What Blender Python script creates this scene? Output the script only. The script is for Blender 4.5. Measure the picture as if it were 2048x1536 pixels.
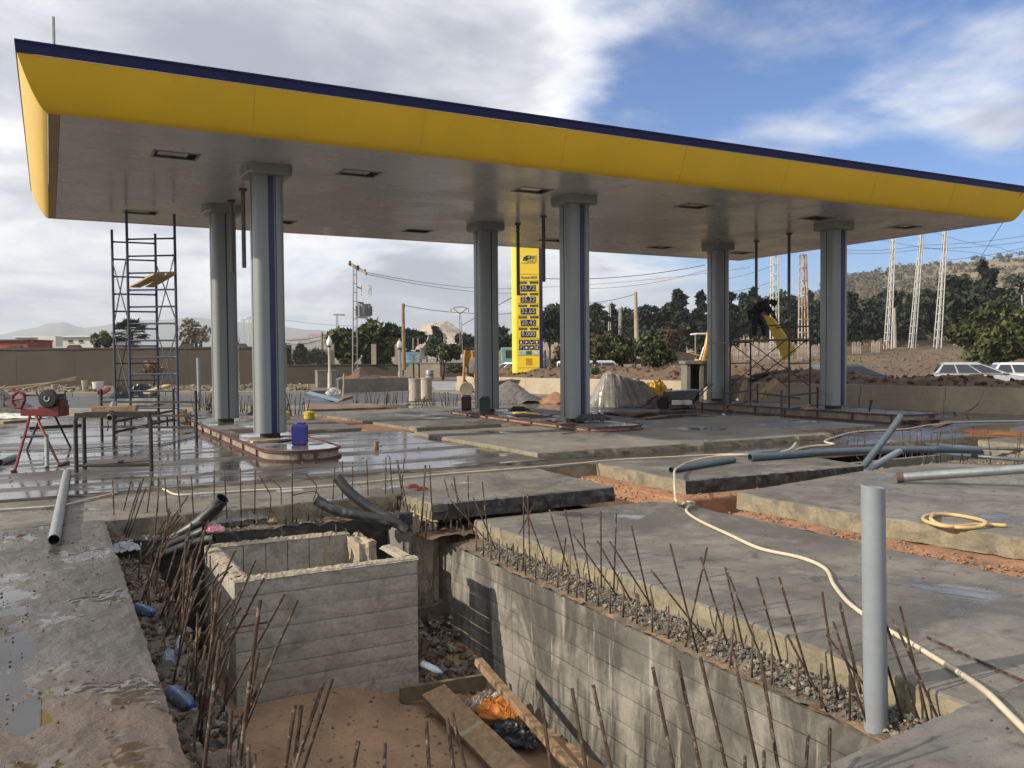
import bpy, bmesh, math, random
import numpy as np
from mathutils import Vector, Matrix, Quaternion, Euler, noise as mn
random.seed(7); RNG = np.random.default_rng(7)
for o in list(bpy.data.objects): bpy.data.objects.remove(o)
SC = bpy.context.scene; COL = SC.collection
R_ = math.radians
# ------------------------------------------------------------------ camera
F_PX, CAM_H = 1720.0, 1.65
CAM_R = (Matrix.Rotation(-R_(28.24), 3, 'Z') @ Matrix.Rotation(R_(90 - 1.77), 3, 'X') @ Matrix.Rotation(-R_(0.44), 3, 'Z'))
CAM_P = Vector((0, 0, CAM_H))
cam = bpy.data.cameras.new('camera'); camo = bpy.data.objects.new('camera', cam); COL.objects.link(camo)
cam.sensor_width = 36; cam.lens = 36 * F_PX / 2048; cam.clip_start = .05; cam.clip_end = 30000
camo.matrix_world = Matrix.Translation(CAM_P) @ CAM_R.to_4x4()
SC.camera = camo
SC.render.resolution_x, SC.render.resolution_y = 1024, 768
# ------------------------------------------------------------------ light and sky
SUN_EL = R_(27); SUN_H = Vector((-0.9915, 0.13, 0)).normalized()
SUN_V = Vector((SUN_H.x * math.cos(SUN_EL), SUN_H.y * math.cos(SUN_EL), math.sin(SUN_EL)))
sl = bpy.data.lights.new('sun', 'SUN'); sl.energy = 5.0; sl.angle = R_(0.6); sl.color = (1.0, .88, .70)
so = bpy.data.objects.new('sun', sl); COL.objects.link(so)
so.rotation_euler = (-SUN_V).to_track_quat('-Z', 'Y').to_euler(); so.location = (-30, 10, 30)
VS = SC.view_settings; VS.view_transform = 'Standard'; VS.look = 'None'; VS.gamma = 1; VS.exposure = 0.32
VS.use_curve_mapping = False
W = bpy.data.worlds.new('World'); SC.world = W; W.use_nodes = True
nt = W.node_tree; nt.nodes.clear()
class NG:
    def __init__(s, tree): s.t = tree
    def n(s, typ, **kw):
        nd = s.t.nodes.new(typ)
        for k, v in kw.items(): setattr(nd, k, v)
        return nd
    def set(s, sock, v):
        if v is None: return
        if hasattr(v, 'is_linked') or isinstance(v, bpy.types.NodeSocket): s.t.links.new(v, sock)
        else: sock.default_value = v
    def math(s, op, a, b=None, c=None, clamp=False):
        nd = s.n('ShaderNodeMath', operation=op, use_clamp=clamp)
        for i, v in enumerate((a, b, c)): s.set(nd.inputs[i], v) if v is not None else None
        return nd.outputs[0]
    def vmath(s, op, a, b=None, out=0):
        nd = s.n('ShaderNodeVectorMath', operation=op)
        s.set(nd.inputs[0], a)
        if b is not None: s.set(nd.inputs[1], b)
        return nd.outputs[out]
    def sstep(s, x, a, b):
        nd = s.n('ShaderNodeMapRange', interpolation_type='SMOOTHSTEP')
        s.set(nd.inputs[0], x); s.set(nd.inputs[1], a); s.set(nd.inputs[2], b); return nd.outputs[0]
    def noise(s, vec, scale, detail=4, rough=.55, dist=0., out='Fac'):
        nd = s.n('ShaderNodeTexNoise')
        if vec is not None: s.set(nd.inputs['Vector'], vec)
        nd.inputs['Scale'].default_value = scale; nd.inputs['Detail'].default_value = detail
        nd.inputs['Roughness'].default_value = rough; nd.inputs['Distortion'].default_value = dist
        return nd.outputs[out]
    def mix(s, f, a, b, blend='MIX'):
        nd = s.n('ShaderNodeMix', data_type='RGBA', blend_type=blend)
        s.set(nd.inputs[0], f)
        for sk, v in ((nd.inputs[6], a), (nd.inputs[7], b)):
            if isinstance(v, tuple) and len(v) == 3: v = (*v, 1)
            s.set(sk, v)
        return nd.outputs[2]
    def mapping(s, vec, scale=(1, 1, 1), loc=(0, 0, 0), rot=(0, 0, 0)):
        nd = s.n('ShaderNodeMapping'); s.set(nd.inputs[0], vec)
        nd.inputs['Scale'].default_value = scale; nd.inputs['Location'].default_value = loc; nd.inputs['Rotation'].default_value = rot
        return nd.outputs[0]
    def comb(s, x, y, z):
        nd = s.n('ShaderNodeCombineXYZ')
        for i, v in enumerate((x, y, z)): s.set(nd.inputs[i], v)
        return nd.outputs[0]
    def sep(s, v):
        nd = s.n('ShaderNodeSeparateXYZ'); s.set(nd.inputs[0], v); return nd.outputs
def px_dir(x, y):
    return (CAM_R @ Vector(((x - 1024) / F_PX, -(y - 768) / F_PX, -1))).normalized()
SKY_A, SKY_B, SKY_C = 11.4, 2.9, 8.3
g = NG(nt)
sky = g.n('ShaderNodeTexSky', sky_type='NISHITA', sun_disc=False)
sky.sun_elevation = SUN_EL; sky.sun_rotation = math.atan2(SUN_H.x, SUN_H.y); sky.altitude = 900
sky.air_density = 1.0; sky.dust_density = 0.6; sky.ozone_density = 3.0
dirv = g.n('ShaderNodeTexCoord').outputs['Generated']
dx, dy, dz = g.sep(dirv)
zz = g.math('ADD', g.math('MAXIMUM', dz, 0.0), 0.20)
uv = g.comb(g.math('DIVIDE', dx, zz), g.math('DIVIDE', dy, zz), 0.0)
n1 = g.noise(g.mapping(uv, loc=(SKY_A, 1.7, 0)), 1.0, 12, .57, .3)       # cloud cover
n2 = g.noise(g.mapping(uv, loc=(8.1, SKY_B, 2)), .5, 5, .5, .2)           # broad masses
n3 = g.noise(g.mapping(uv, loc=(1.4, 9.2, SKY_C)), 1.7, 10, .54, .35)      # light and dark in the clouds
gap = g.sstep(g.vmath('DOT_PRODUCT', dirv, tuple(px_dir(1720, 110)), 1), .90, .992)   # thin cover, upper right
gap2 = g.sstep(g.vmath('DOT_PRODUCT', dirv, tuple(px_dir(1750, 480)), 1), .990, .9985)
cov = g.math('ADD', g.math('MULTIPLY', n1, .85), g.math('MULTIPLY', n2, .45))
cov = g.math('SUBTRACT', cov, g.math('MULTIPLY', gap, .215))
cov = g.math('SUBTRACT', cov, g.math('MULTIPLY', gap2, .08))
dens = g.sstep(cov, .40, .58)
sund = g.vmath('DOT_PRODUCT', dirv, tuple(SUN_V), 1)
near_sun = g.sstep(sund, -.35, .55)
bright = g.math('ADD', g.math('MULTIPLY', n3, 1.0), g.math('MULTIPLY', n2, -.35))
bright = g.math('ADD', bright, g.math('MULTIPLY', near_sun, .22))
edge = g.math('SUBTRACT', 1.0, g.sstep(cov, .50, .66))
bright = g.math('ADD', bright, g.math('MULTIPLY', edge, .20))
bw = g.sstep(bright, .26, .62)
ccol = g.mix(bw, (.42, .445, .53), (1.14, 1.14, 1.14))
hz = g.math('POWER', g.math('SUBTRACT', 1.0, g.math('MAXIMUM', dz, 0.0), clamp=True), 16.0)
ccol = g.mix(g.math('MULTIPLY', hz, .5), ccol, (.66, .70, .80))
bg1 = g.n('ShaderNodeBackground'); g.set(bg1.inputs[0], g.mix(1.0, sky.outputs[0], (.60, .84, 1.15), 'MULTIPLY')); bg1.inputs[1].default_value = .10
bg2 = g.n('ShaderNodeBackground'); g.set(bg2.inputs[0], ccol); bg2.inputs[1].default_value = .84
mx = g.n('ShaderNodeMixShader'); g.set(mx.inputs[0], g.math('MULTIPLY', dens, .97)); g.set(mx.inputs[1], bg1.outputs[0]); g.set(mx.inputs[2], bg2.outputs[0])
wo = g.n('ShaderNodeOutputWorld'); g.set(wo.inputs[0], mx.outputs[0])
# ------------------------------------------------------------------ placement helpers: where a sight line meets a level, or a depth
def ray(x, y): return CAM_R @ Vector(((x - 1024) / F_PX, -(y - 768) / F_PX, -1))
def G(x, y, z=0.0):
    d = ray(x, y); t = (z - CAM_H) / d.z; return CAM_P + d * t
def D(x, y, dep): return CAM_P + ray(x, y) * dep
def depth(p): return -(CAM_R.transposed() @ (Vector(p) - CAM_P)).z
def nz(x, y, z=0., s=1.): return mn.noise(Vector((x * s, y * s, z * s)))
def fz(x, y, z=0., s=1., o=4): return mn.fractal(Vector((x * s, y * s, z * s)), 1.0, 2.0, o)
# ------------------------------------------------------------------ mesh builder and scene tree
WORLD_THINGS = set()
def link(o): COL.objects.link(o); return o
def tag(o, label, cat=None, group=None, kind=None):
    if label: o['label'] = label
    if cat: o['category'] = cat
    if group: o['group'] = group
    if kind: o['kind'] = kind
    return o
def thing(name, label, cat, loc=(0, 0, 0), rz=None, group=None):
    """Empty at the base of a thing. rz given: parts are in local coordinates; else in world coordinates."""
    o = bpy.data.objects.new(name, None); o.empty_display_size = .2; link(o)
    o.location = loc
    if rz is not None: o.rotation_euler = (0, 0, rz)
    else: WORLD_THINGS.add(o.name)
    return tag(o, label, cat, group)
def attach(o, parent):
    if parent is not None:
        o.parent = parent
        if parent.name in WORLD_THINGS: o.matrix_parent_inverse = Matrix.Translation(-Vector(parent.location))
    return o
class MB:
    def __init__(s): s.v = []; s.f = []; s.m = []
    def add(s, vs, fs, mi=0):
        b = len(s.v); s.v += [tuple(p) for p in vs]; s.f += [tuple(i + b for i in f) for f in fs]; s.m += [mi] * len(fs); return s
    BF = ((0, 3, 2, 1), (4, 5, 6, 7), (0, 1, 5, 4), (1, 2, 6, 5), (2, 3, 7, 6), (3, 0, 4, 7))
    def box(s, c, d, rz=0., mi=0, M=None):
        x, y, z = d[0] / 2, d[1] / 2, d[2] / 2
        pts = [Vector(p) for p in ((-x, -y, -z), (x, -y, -z), (x, y, -z), (-x, y, -z), (-x, -y, z), (x, -y, z), (x, y, z), (-x, y, z))]
        m = M if M is not None else (Matrix.Translation(Vector(c)) @ Matrix.Rotation(rz, 4, 'Z'))
        return s.add([m @ p for p in pts], s.BF, mi)
    def bar(s, p, q, w, h=None, mi=0, roll=0.):
        p, q = Vector(p), Vector(q); h = h or w; d = q - p; L = d.length
        rot = d.to_track_quat('X', 'Z').to_matrix().to_4x4() @ Matrix.Rotation(roll, 4, 'X')
        return s.box(None, (L, w, h), mi=mi, M=Matrix.Translation((p + q) / 2) @ rot)
    def tube(s, pts, r, n=8, cap=True, mi=0):
        pts = [Vector(p) for p in pts]; rs = r if isinstance(r, (list, tuple)) else [r] * len(pts)
        t0 = (pts[1] - pts[0]).normalized(); u = t0.orthogonal().normalized()
        b = len(s.v)
        for i, p in enumerate(pts):
            t = ((pts[min(i + 1, len(pts) - 1)] - pts[max(i - 1, 0)])).normalized()
            u = (u - t * u.dot(t)).normalized(); w = t.cross(u)
            for k in range(n):
                a = 2 * math.pi * k / n; s.v.append(tuple(p + (u * math.cos(a) + w * math.sin(a)) * rs[i]))
        for i in range(len(pts) - 1):
            for k in range(n):
                k2 = (k + 1) % n; s.f.append((b + i * n + k, b + i * n + k2, b + (i + 1) * n + k2, b + (i + 1) * n + k)); s.m.append(mi)
        if cap:
            s.f.append(tuple(b + k for k in reversed(range(n)))); s.f.append(tuple(b + (len(pts) - 1) * n + k for k in range(n))); s.m += [mi, mi]
        return s
    def pipe(s, p, q, ro, ri, n=20, mi=0):
        p, q = Vector(p), Vector(q); t = (q - p).normalized(); u = t.orthogonal().normalized(); w = t.cross(u); b = len(s.v)
        for c, r in ((p, ro), (q, ro), (q, ri), (p, ri)):
            for k in range(n):
                a = 2 * math.pi * k / n; s.v.append(tuple(c + (u * math.cos(a) + w * math.sin(a)) * r))
        for i in range(4):
            j = (i + 1) % 4
            for k in range(n):
                k2 = (k + 1) % n; s.f.append((b + i * n + k, b + i * n + k2, b + j * n + k2, b + j * n + k)); s.m.append(mi)
        return s
    def lathe(s, prof, n=16, c=(0, 0, 0), M=None, mi=0):
        m = M if M is not None else Matrix.Translation(Vector(c)); b = len(s.v)
        for r, z in prof:
            for k in range(n):
                a = 2 * math.pi * k / n; s.v.append(tuple(m @ Vector((r * math.cos(a), r * math.sin(a), z))))
        for i in range(len(prof) - 1):
            for k in range(n):
                k2 = (k + 1) % n; s.f.append((b + i * n + k, b + i * n + k2, b + (i + 1) * n + k2, b + (i + 1) * n + k)); s.m.append(mi)
        s.f.append(tuple(b + k for k in reversed(range(n)))); s.f.append(tuple(b + (len(prof) - 1) * n + k for k in range(n))); s.m += [mi, mi]
        return s
    def prism(s, poly, z0, z1, M=None, mi=0):
        n = len(poly); m = M or Matrix()
        return s.add([m @ Vector((x, y, z0)) for x, y in poly] + [m @ Vector((x, y, z1)) for x, y in poly],
                     [tuple(reversed(range(n))), tuple(range(n, 2 * n))] + [(i, (i + 1) % n, n + (i + 1) % n, n + i) for i in range(n)], mi)
    def loft(s, rings, cap=True, mi=0):
        n = len(rings[0]); b = len(s.v)
        for r in rings: s.v += [tuple(p) for p in r]
        for i in range(len(rings) - 1):
            for k in range(n):
                k2 = (k + 1) % n; s.f.append((b + i * n + k, b + i * n + k2, b + (i + 1) * n + k2, b + (i + 1) * n + k)); s.m.append(mi)
        if cap:
            s.f.append(tuple(b + k for k in reversed(range(n)))); s.f.append(tuple(b + (len(rings) - 1) * n + k for k in range(n))); s.m += [mi, mi]
        return s
    def mesh(s, name, mats, smooth=False):
        me = bpy.data.meshes.new(name); me.from_pydata(s.v, [], s.f)
        if not isinstance(mats, (list, tuple)): mats = [mats]
        for m in mats: me.materials.append(m)
        if len(mats) > 1: me.polygons.foreach_set('material_index', s.m)
        bm = bmesh.new(); bm.from_mesh(me); bmesh.ops.recalc_face_normals(bm, faces=bm.faces); bm.to_mesh(me); bm.free()
        if smooth: me.shade_smooth() if smooth is True else me.polygons.foreach_set('use_smooth', [True] * len(me.polygons))
        me.update(); return me
    def build(s, name, mats, parent=None, smooth=False, bevel=0., seg=2, angle=None):
        o = bpy.data.objects.new(name, s.mesh(name, mats, smooth)); link(o)
        if smooth and angle:
            try: o.data.set_sharp_from_angle(angle=R_(angle))
            except Exception: pass
        if bevel:
            b = o.modifiers.new('bevel', 'BEVEL'); b.width = bevel; b.segments = seg; b.limit_method = 'ANGLE'; b.angle_limit = R_(35)
        return attach(o, parent)
def put(name, mesh, parent=None, M=None):
    o = bpy.data.objects.new(name, mesh); link(o)
    if M is not None: o.matrix_basis = M
    return attach(o, parent)
def dup(root, loc, rz=0., label=None, scale=None):
    r = root.copy(); link(r); r.location = loc; r.rotation_euler = (0, 0, rz)
    if scale: r.scale = scale
    if label: r['label'] = label
    def rec(a, b):
        for ch in [c for c in a.children]:
            c = ch.copy(); link(c); c.parent = b; c.matrix_parent_inverse = ch.matrix_parent_inverse.copy(); rec(ch, c)
    rec(root, r); return r
def grid(name, x0, x1, nx, y0, y1, ny, zf, mat, parent=None, smooth=True, M=None):
    xs = [x0 + (x1 - x0) * i / nx for i in range(nx + 1)]; ys = [y0 + (y1 - y0) * j / ny for j in range(ny + 1)]
    v = [(x, y, zf(x, y)) for y in ys for x in xs]
    if M is not None: v = [tuple(M @ Vector(p)) for p in v]
    f = [(j * (nx + 1) + i, j * (nx + 1) + i + 1, (j + 1) * (nx + 1) + i + 1, (j + 1) * (nx + 1) + i) for j in range(ny) for i in range(nx)]
    me = bpy.data.meshes.new(name); me.from_pydata(v, [], f); me.materials.append(mat)
    if smooth: me.polygons.foreach_set('use_smooth', [True] * len(f))
    me.update(); o = bpy.data.objects.new(name, me); link(o); return attach(o, parent)
# ------------------------------------------------------------------ materials
MATS = {}
K = .80   # scales base colours down against the raised exposure, for stronger sun contrast
def pm(name, col, rough=.6, metal=0., col2=None, var=.2, vs=3., fine=.15, fs=40., bump=0., bs=30., spec=.5, coat=0., stain=None, trans=0., alpha=1., coord='world', rvar=0.):
    """principled surface: base colour with two scales of real colour variation, optional bump and stains"""
    if name in MATS: return MATS[name]
    m = bpy.data.materials.new(name); m.use_nodes = True; t = m.node_tree; t.nodes.clear(); g = NG(t)
    p = g.n('ShaderNodeBsdfPrincipled'); o = g.n('ShaderNodeOutputMaterial'); g.set(o.inputs[0], p.outputs[0])
    vec = g.n('ShaderNodeNewGeometry').outputs['Position'] if coord == 'world' else g.n('ShaderNodeTexCoord').outputs['Object']
    col = tuple(c * K for c in col); col2 = tuple(c * K for c in col2) if col2 else None
    a = tuple(col); b = tuple(col2) if col2 else tuple(c * (1 - var) for c in col)
    c = g.mix(g.sstep(g.noise(vec, vs, 5, .6, .3), .32, .68), a, b)
    fn = g.noise(vec, fs, 3, .6)
    if fine: c = g.mix(g.math('MULTIPLY', g.sstep(fn, .45, .75), fine * 2), c, tuple(x * .45 for x in a))
    if stain: c = g.mix(g.math('MULTIPLY', g.sstep(g.noise(g.mapping(vec, loc=(5, 3, 9)), stain[1], 6, .65, .6), .52, .66), stain[2] if len(stain) > 2 else .8), c, stain[0])
    g.set(p.inputs['Base Color'], c)
    if rvar: g.set(p.inputs['Roughness'], g.math('ADD', rough - rvar / 2, g.math('MULTIPLY', g.noise(g.mapping(vec, loc=(2, 7, 1)), vs * 2, 4), rvar)))
    else: p.inputs['Roughness'].default_value = rough
    p.inputs['Metallic'].default_value = metal; p.inputs['Specular IOR Level'].default_value = spec
    p.inputs['Coat Weight'].default_value = coat; p.inputs['Coat Roughness'].default_value = .08
    p.inputs['Transmission Weight'].default_value = trans; p.inputs['Alpha'].default_value = alpha
    if bump:
        bn = g.n('ShaderNodeBump'); bn.inputs['Strength'].default_value = min(1, bump); bn.inputs['Distance'].default_value = .02 * max(1, bump)
        g.set(bn.inputs['Height'], g.noise(vec, bs, 6, .65)); g.set(p.inputs['Normal'], bn.outputs[0])
    MATS[name] = m; return m
def wet_concrete(name, a, b, wet=.5, wscale=.5, stretch=(1, 1, 1), bump=.5, bs=45., dry_rough=.75, mud=None, flat=.04, rot=0., streak=.25, dirt=.35, mud_y=None):
    m = bpy.data.materials.new(name); m.use_nodes = True; t = m.node_tree; t.nodes.clear(); g = NG(t)
    a = tuple(c * .86 for c in a); b = tuple(c * .86 for c in b)
    p = g.n('ShaderNodeBsdfPrincipled'); o = g.n('ShaderNodeOutputMaterial'); g.set(o.inputs[0], p.outputs[0])
    vec = g.n('ShaderNodeNewGeometry').outputs['Position']
    c = g.mix(g.sstep(g.noise(vec, 1.1, 7, .62, .4), .33, .67), a, b)
    st = g.noise(g.mapping(vec, scale=(.8, 9, 9), rot=(0, 0, rot)), 1.6, 6, .65)
    c = g.mix(g.math('MULTIPLY', g.sstep(st, .45, .7), streak), c, tuple(x * .55 for x in a))
    blot = g.noise(g.mapping(vec, loc=(11, 4, 2)), 4.5, 8, .7, .5)
    c = g.mix(g.math('MULTIPLY', g.sstep(blot, .5, .68), dirt), c, tuple(x * .5 for x in b))
    dk = g.noise(g.mapping(vec, loc=(6, 1, 3)), .75, 9, .68, .8)
    c = g.mix(g.math('MULTIPLY', g.sstep(dk, .47, .60), dirt), c, tuple(x * .62 for x in b))
    lt = g.noise(g.mapping(vec, loc=(1, 14, 2)), 2.2, 8, .7, .3)
    c = g.mix(g.math('MULTIPLY', g.sstep(lt, .55, .72), .35), c, tuple(min(1, x * 1.5) for x in a))
    sp = g.noise(vec, 70, 3, .7)
    c = g.mix(g.math('MULTIPLY', g.sstep(sp, .56, .7), .5), c, tuple(x * .35 for x in a))
    if mud:
        mk = g.noise(g.mapping(vec, loc=(4, 2, 0)), mud[1], 6, .6, .5)
        if mud_y: mk = g.math('ADD', mk, g.math('MULTIPLY', g.math('SUBTRACT', g.sstep(g.sep(vec)[1], mud_y[0], mud_y[1]), .5), .4))   # trodden-in mud lies nearer the pit front
        c = g.mix(g.math('MULTIPLY', g.sstep(mk, mud[2], mud[2] + .18), .9), c, mud[0])
    wn = g.noise(g.mapping(vec, scale=stretch, loc=(7, 3, 0), rot=(0, 0, rot)), wscale, 8, .62, .5)
    wm = g.sstep(wn, .62 - wet * .35, .78 - wet * .35)
    c = g.mix(g.math('MULTIPLY', wm, .45), c, tuple(x * .42 for x in b))
    g.set(p.inputs['Base Color'], c)
    puddle = g.sstep(wn, .70 - wet * .35, .74 - wet * .35)
    r = g.math('SUBTRACT', dry_rough, g.math('MULTIPLY', wm, dry_rough - .24))
    r = g.math('SUBTRACT', r, g.math('MULTIPLY', puddle, .24 - flat), clamp=True)
    g.set(p.inputs['Roughness'], r)
    bn = g.n('ShaderNodeBump'); bn.inputs['Distance'].default_value = .012
    g.set(bn.inputs['Strength'], g.math('MULTIPLY', g.math('SUBTRACT', 1.02, puddle), bump))
    h = g.math('ADD', g.noise(vec, bs, 6, .7), g.math('MULTIPLY', g.noise(vec, bs / 6, 4, .6), 1.2))
    g.set(bn.inputs['Height'], h); g.set(p.inputs['Normal'], bn.outputs[0])
    MATS[name] = m; return m
WETSLAB = wet_concrete('wet slab concrete', (.115, .104, .092), (.068, .062, .056), wet=.66, wscale=.62, stretch=(.45, 2.0, 1), bump=.26, flat=.09, dry_rough=.5, streak=.5)
DRYSLAB = wet_concrete('damp slab concrete', (.225, .213, .186), (.13, .121, .104), wet=.28, wscale=.9, bump=.55, dirt=.72, streak=.5)
NEARSLAB = wet_concrete('rough near slab', (.135, .124, .11), (.07, .064, .057), wet=.50, wscale=1.2, bump=.8, bs=40, mud=((.11, .076, .052), .5, .50), dry_rough=.42, flat=.05, mud_y=(7.6, 4.6))
SLABEDGE = pm('cast slab edge', (.31, .265, .18), .85, col2=(.21, .185, .13), vs=5, fine=.25, fs=30, bump=.7, bs=25, stain=((.11, .105, .08), 3.5, .85))
CONC = pm('grey concrete', (.23, .215, .185), .85, var=.3, vs=2.2, fine=.2, fs=25, bump=.5, bs=22, stain=((.16, .15, .13), 1.6, .7))
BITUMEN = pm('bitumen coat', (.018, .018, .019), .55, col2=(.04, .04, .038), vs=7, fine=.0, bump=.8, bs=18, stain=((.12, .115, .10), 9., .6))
SOIL = pm('orange soil', (.44, .225, .12), .95, col2=(.30, .155, .085), vs=3.5, fine=.3, fs=22, bump=1., bs=18, stain=((.17, .12, .08), 4., .6))
SAND = pm('pit sand', (.40, .255, .15), .95, col2=(.27, .175, .105), vs=2., fine=.2, fs=30, bump=.9, bs=16, stain=((.20, .125, .08), 2.4, .5))
RUBBLE = pm('rubble dirt', (.22, .175, .125), .95, col2=(.12, .10, .075), vs=9, fine=.3, fs=45, bump=1., bs=30)
DARKSOIL = pm('dark soil', (.085, .052, .034), .95, col2=(.05, .032, .022), vs=3, fine=.3, fs=12, bump=1., bs=9)
BROWNSOIL = pm('brown soil', (.17, .105, .065), .95, col2=(.11, .07, .045), vs=2, fine=.3, fs=12, bump=1., bs=9)
DRYGRASS = pm('dry grass ground', (.21, .165, .10), .95, col2=(.14, .115, .065), vs=.25, fine=.3, fs=3, bump=.8, bs=4)
ASPHALT = pm('asphalt', (.055, .057, .065), .55, var=.25, vs=.8, fine=.25, fs=60, bump=.3, bs=90, rvar=.3)
RENDERWALL = pm('rendered wall', (.088, .072, .054), .9, col2=(.07, .058, .044), vs=.35, fine=.1, fs=8, bump=.2, bs=20, stain=((.06, .05, .04), .5, .5))
PALEWALL = pm('pale low wall', (.46, .40, .30), .9, col2=(.36, .31, .23), vs=.6, fine=.15, fs=8, bump=.3, bs=10, stain=((.30, .22, .14), .9, .6))
WHITE = pm('white paint', (.75, .74, .71), .6, var=.1, fine=.05)
RUST = pm('rusty rebar', (.092, .056, .038), .75, metal=.35, col2=(.06, .035, .024), vs=14, fine=.3, fs=90, bump=.6, bs=260, stain=((.34, .29, .22), 22., .55))
RUSTPALE = pm('cement-splashed rebar', (.19, .145, .10), .85, metal=.15, col2=(.11, .07, .045), vs=25, fine=.3, fs=90, bump=.6, bs=260)
GREYPAINT = pm('grey column panel', (.27, .295, .305), .36, metal=.15, var=.06, vs=.8, fine=0., spec=.5)
BLUE = pm('navy blue panel', (.012, .014, .10), .35, var=.15, fine=0.)
NAVY = pm('navy fascia', (.012, .015, .08), .5, var=.15, fine=0., spec=.15)
YELLOW = pm('yellow fascia', (.84, .53, .022), .40, var=.07, vs=.5, fine=.03, fs=2.2, spec=.4, stain=((.52, .33, .03), .8, .25))
TOTEM_Y = pm('totem yellow', (.95, .70, .05), .35, var=.05, vs=1, fine=0.)
ISLRED = pm('dark red island frame', (.13, .03, .022), .6, col2=(.075, .025, .02), vs=5, fine=.2, bump=.2, bs=50)
REDP = pm('red machine paint', (.20, .02, .022), .45, var=.35, vs=9, fine=.2)
BLACK = pm('black metal', (.018, .018, .02), .45, var=.3, fine=0.)
DARKSTEEL = pm('dark steel', (.055, .048, .043), .6, metal=.4, var=.4, vs=9, fine=.2)
SCAFBLUE = pm('blue scaffold paint', (.028, .05, .13), .5, col2=(.05, .055, .075), vs=7, fine=.2)
SCAFDARK = pm('dark scaffold', (.045, .045, .055), .6, metal=.2, col2=(.07, .05, .04), vs=7, fine=.2)
GALV = pm('galvanised steel', (.42, .45, .45), .42, metal=.75, col2=(.30, .33, .33), vs=9, fine=.15, fs=60)
GREYPVC = pm('grey pvc', (.27, .305, .345), .42, var=.1, vs=4, fine=.08, fs=90, stain=((.20, .19, .17), 5., .35), rvar=.2)
BLUEPIPE = pm('blue-grey pipe', (.10, .14, .17), .4, var=.2, vs=5, fine=.1)
BLACKPIPE = pm('dusty black pipe', (.02, .022, .025), .42, col2=(.016, .018, .02), vs=6, fine=.0, stain=((.16, .17, .16), 7., .45))
HOSE = pm('cream hose', (.62, .55, .41), .5, var=.15, vs=8, fine=.1)
HOSEY = pm('yellow hose', (.66, .46, .20), .45, var=.12, vs=8, fine=.05)
WOOD = pm('rough timber', (.36, .235, .125), .8, col2=(.23, .15, .085), vs=12, fine=.2, fs=60, bump=.4, bs=40, stain=((.42, .36, .28), 4, .4))
PALEWOOD = pm('pale timber', (.55, .42, .24), .75, col2=(.42, .31, .17), vs=9, fine=.15)
BARK = pm('bark', (.10, .08, .06), .9, var=.4, vs=6, fine=.2, bump=.6)
GLASS = pm('car glass', (.03, .04, .05), .06, var=.1, fine=0., spec=.8)
TYRE = pm('tyre', (.02, .02, .02), .8, var=.2, fine=0.)
# ================================================================== SETTING: ground, slabs
def sheet(name, cells, mat, label, cat, kind='structure', zf=None):
    mb = MB()
    for (x0, x1, y0, y1, z) in cells: mb.add([(x0, y0, z), (x1, y0, z), (x1, y1, z), (x0, y1, z)], [(0, 1, 2, 3)])
    return tag(mb.build(name, mat), label, cat, kind=kind)
BIG = 4400
PA = (.40, 4.30, 2.55, 9.9)      # near tank pit
PB = (10.9, 15.6, 8.45, 10.12)   # far tank pit on the right
sheet('ground', [(-BIG, -14, -BIG, BIG, -.03), (25, BIG, -BIG, BIG, -.03), (-14, 25, -BIG, -6, -.03), (-14, 25, 30, BIG, -.03)], DRYGRASS,
      'dry grassy ground reaching from the building site to the hills', 'ground')
core = []
for (x0, x1) in ((-14, PA[0]), (PA[0], PA[1]), (PA[1], PB[0]), (PB[0], PB[1]), (PB[1], 25)):
    for (y0, y1) in ((-6, PA[2]), (PA[2], PB[2]), (PB[2], PA[3]), (PA[3], PB[3]), (PB[3], 30)):
        if x0 == PA[0] and y0 in (PA[2], PB[2]): continue
        if x0 == PB[0] and y0 in (PB[2], PA[3]): continue
        core.append((x0, x1, y0, y1, -.5))
sheet('soil_bed', core, SOIL, 'orange soil left bare in the channels between the slabs', 'soil')
def resample(poly, step):
    out = []
    for i, p in enumerate(poly):
        a, b = Vector(p).to_2d(), Vector(poly[(i + 1) % len(poly)]).to_2d(); n = max(1, int((b - a).length / step))
        nrm = Vector(((b - a).y, -(b - a).x)).normalized()
        for k in range(n): out.append((a + (b - a) * k / n, nrm))
    return out
def slab(name, poly, z, th, label, top=None, side=None, front=None, jit=.018, step=.06, seed=0, taper=0.):
    pts = resample(poly, step); n = len(pts); mb = MB(); rings = []
    for (off, zo, a) in ((-.012, 0, .5), (.004, -.014, 1.), (.006, -.5 * th, 1.2), (.004 + taper, -th, 1.3)):
        ring = []
        for p, nr in pts:
            q = p + nr * (off - (.16 * max(0, nz(p.x, p.y, seed + 2, 2.3) - .38) + .10 * max(0, nz(p.x, p.y, seed + 4, 9.) - .35)) * (1 if zo > -.05 else .35) + jit * a * (nz(p.x, p.y, zo * 3 + seed, 5.) + .8 * nz(p.x, p.y, zo * 5 + seed, 16.)))
            zz = z + zo + (.006 * nz(p.x, p.y, seed + 5, 7.) if zo else .004 * nz(p.x, p.y, seed + 5, 4.))
            ring.append((q.x, q.y, zz))
        rings.append(ring)
    b = 0
    for r in rings: mb.v += r
    mb.f.append(tuple(range(n))); mb.m.append(0)
    for i in range(3):
        for k in range(n):
            k2 = (k + 1) % n; mb.f.append((i * n + k, i * n + k2, (i + 1) * n + k2, (i + 1) * n + k))
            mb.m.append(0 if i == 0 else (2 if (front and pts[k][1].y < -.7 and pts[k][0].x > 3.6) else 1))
    o = mb.build(name, [top or DRYSLAB, side or SLABEDGE, front or SLABEDGE])
    return tag(o, label, 'concrete slab', kind='structure')
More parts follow.
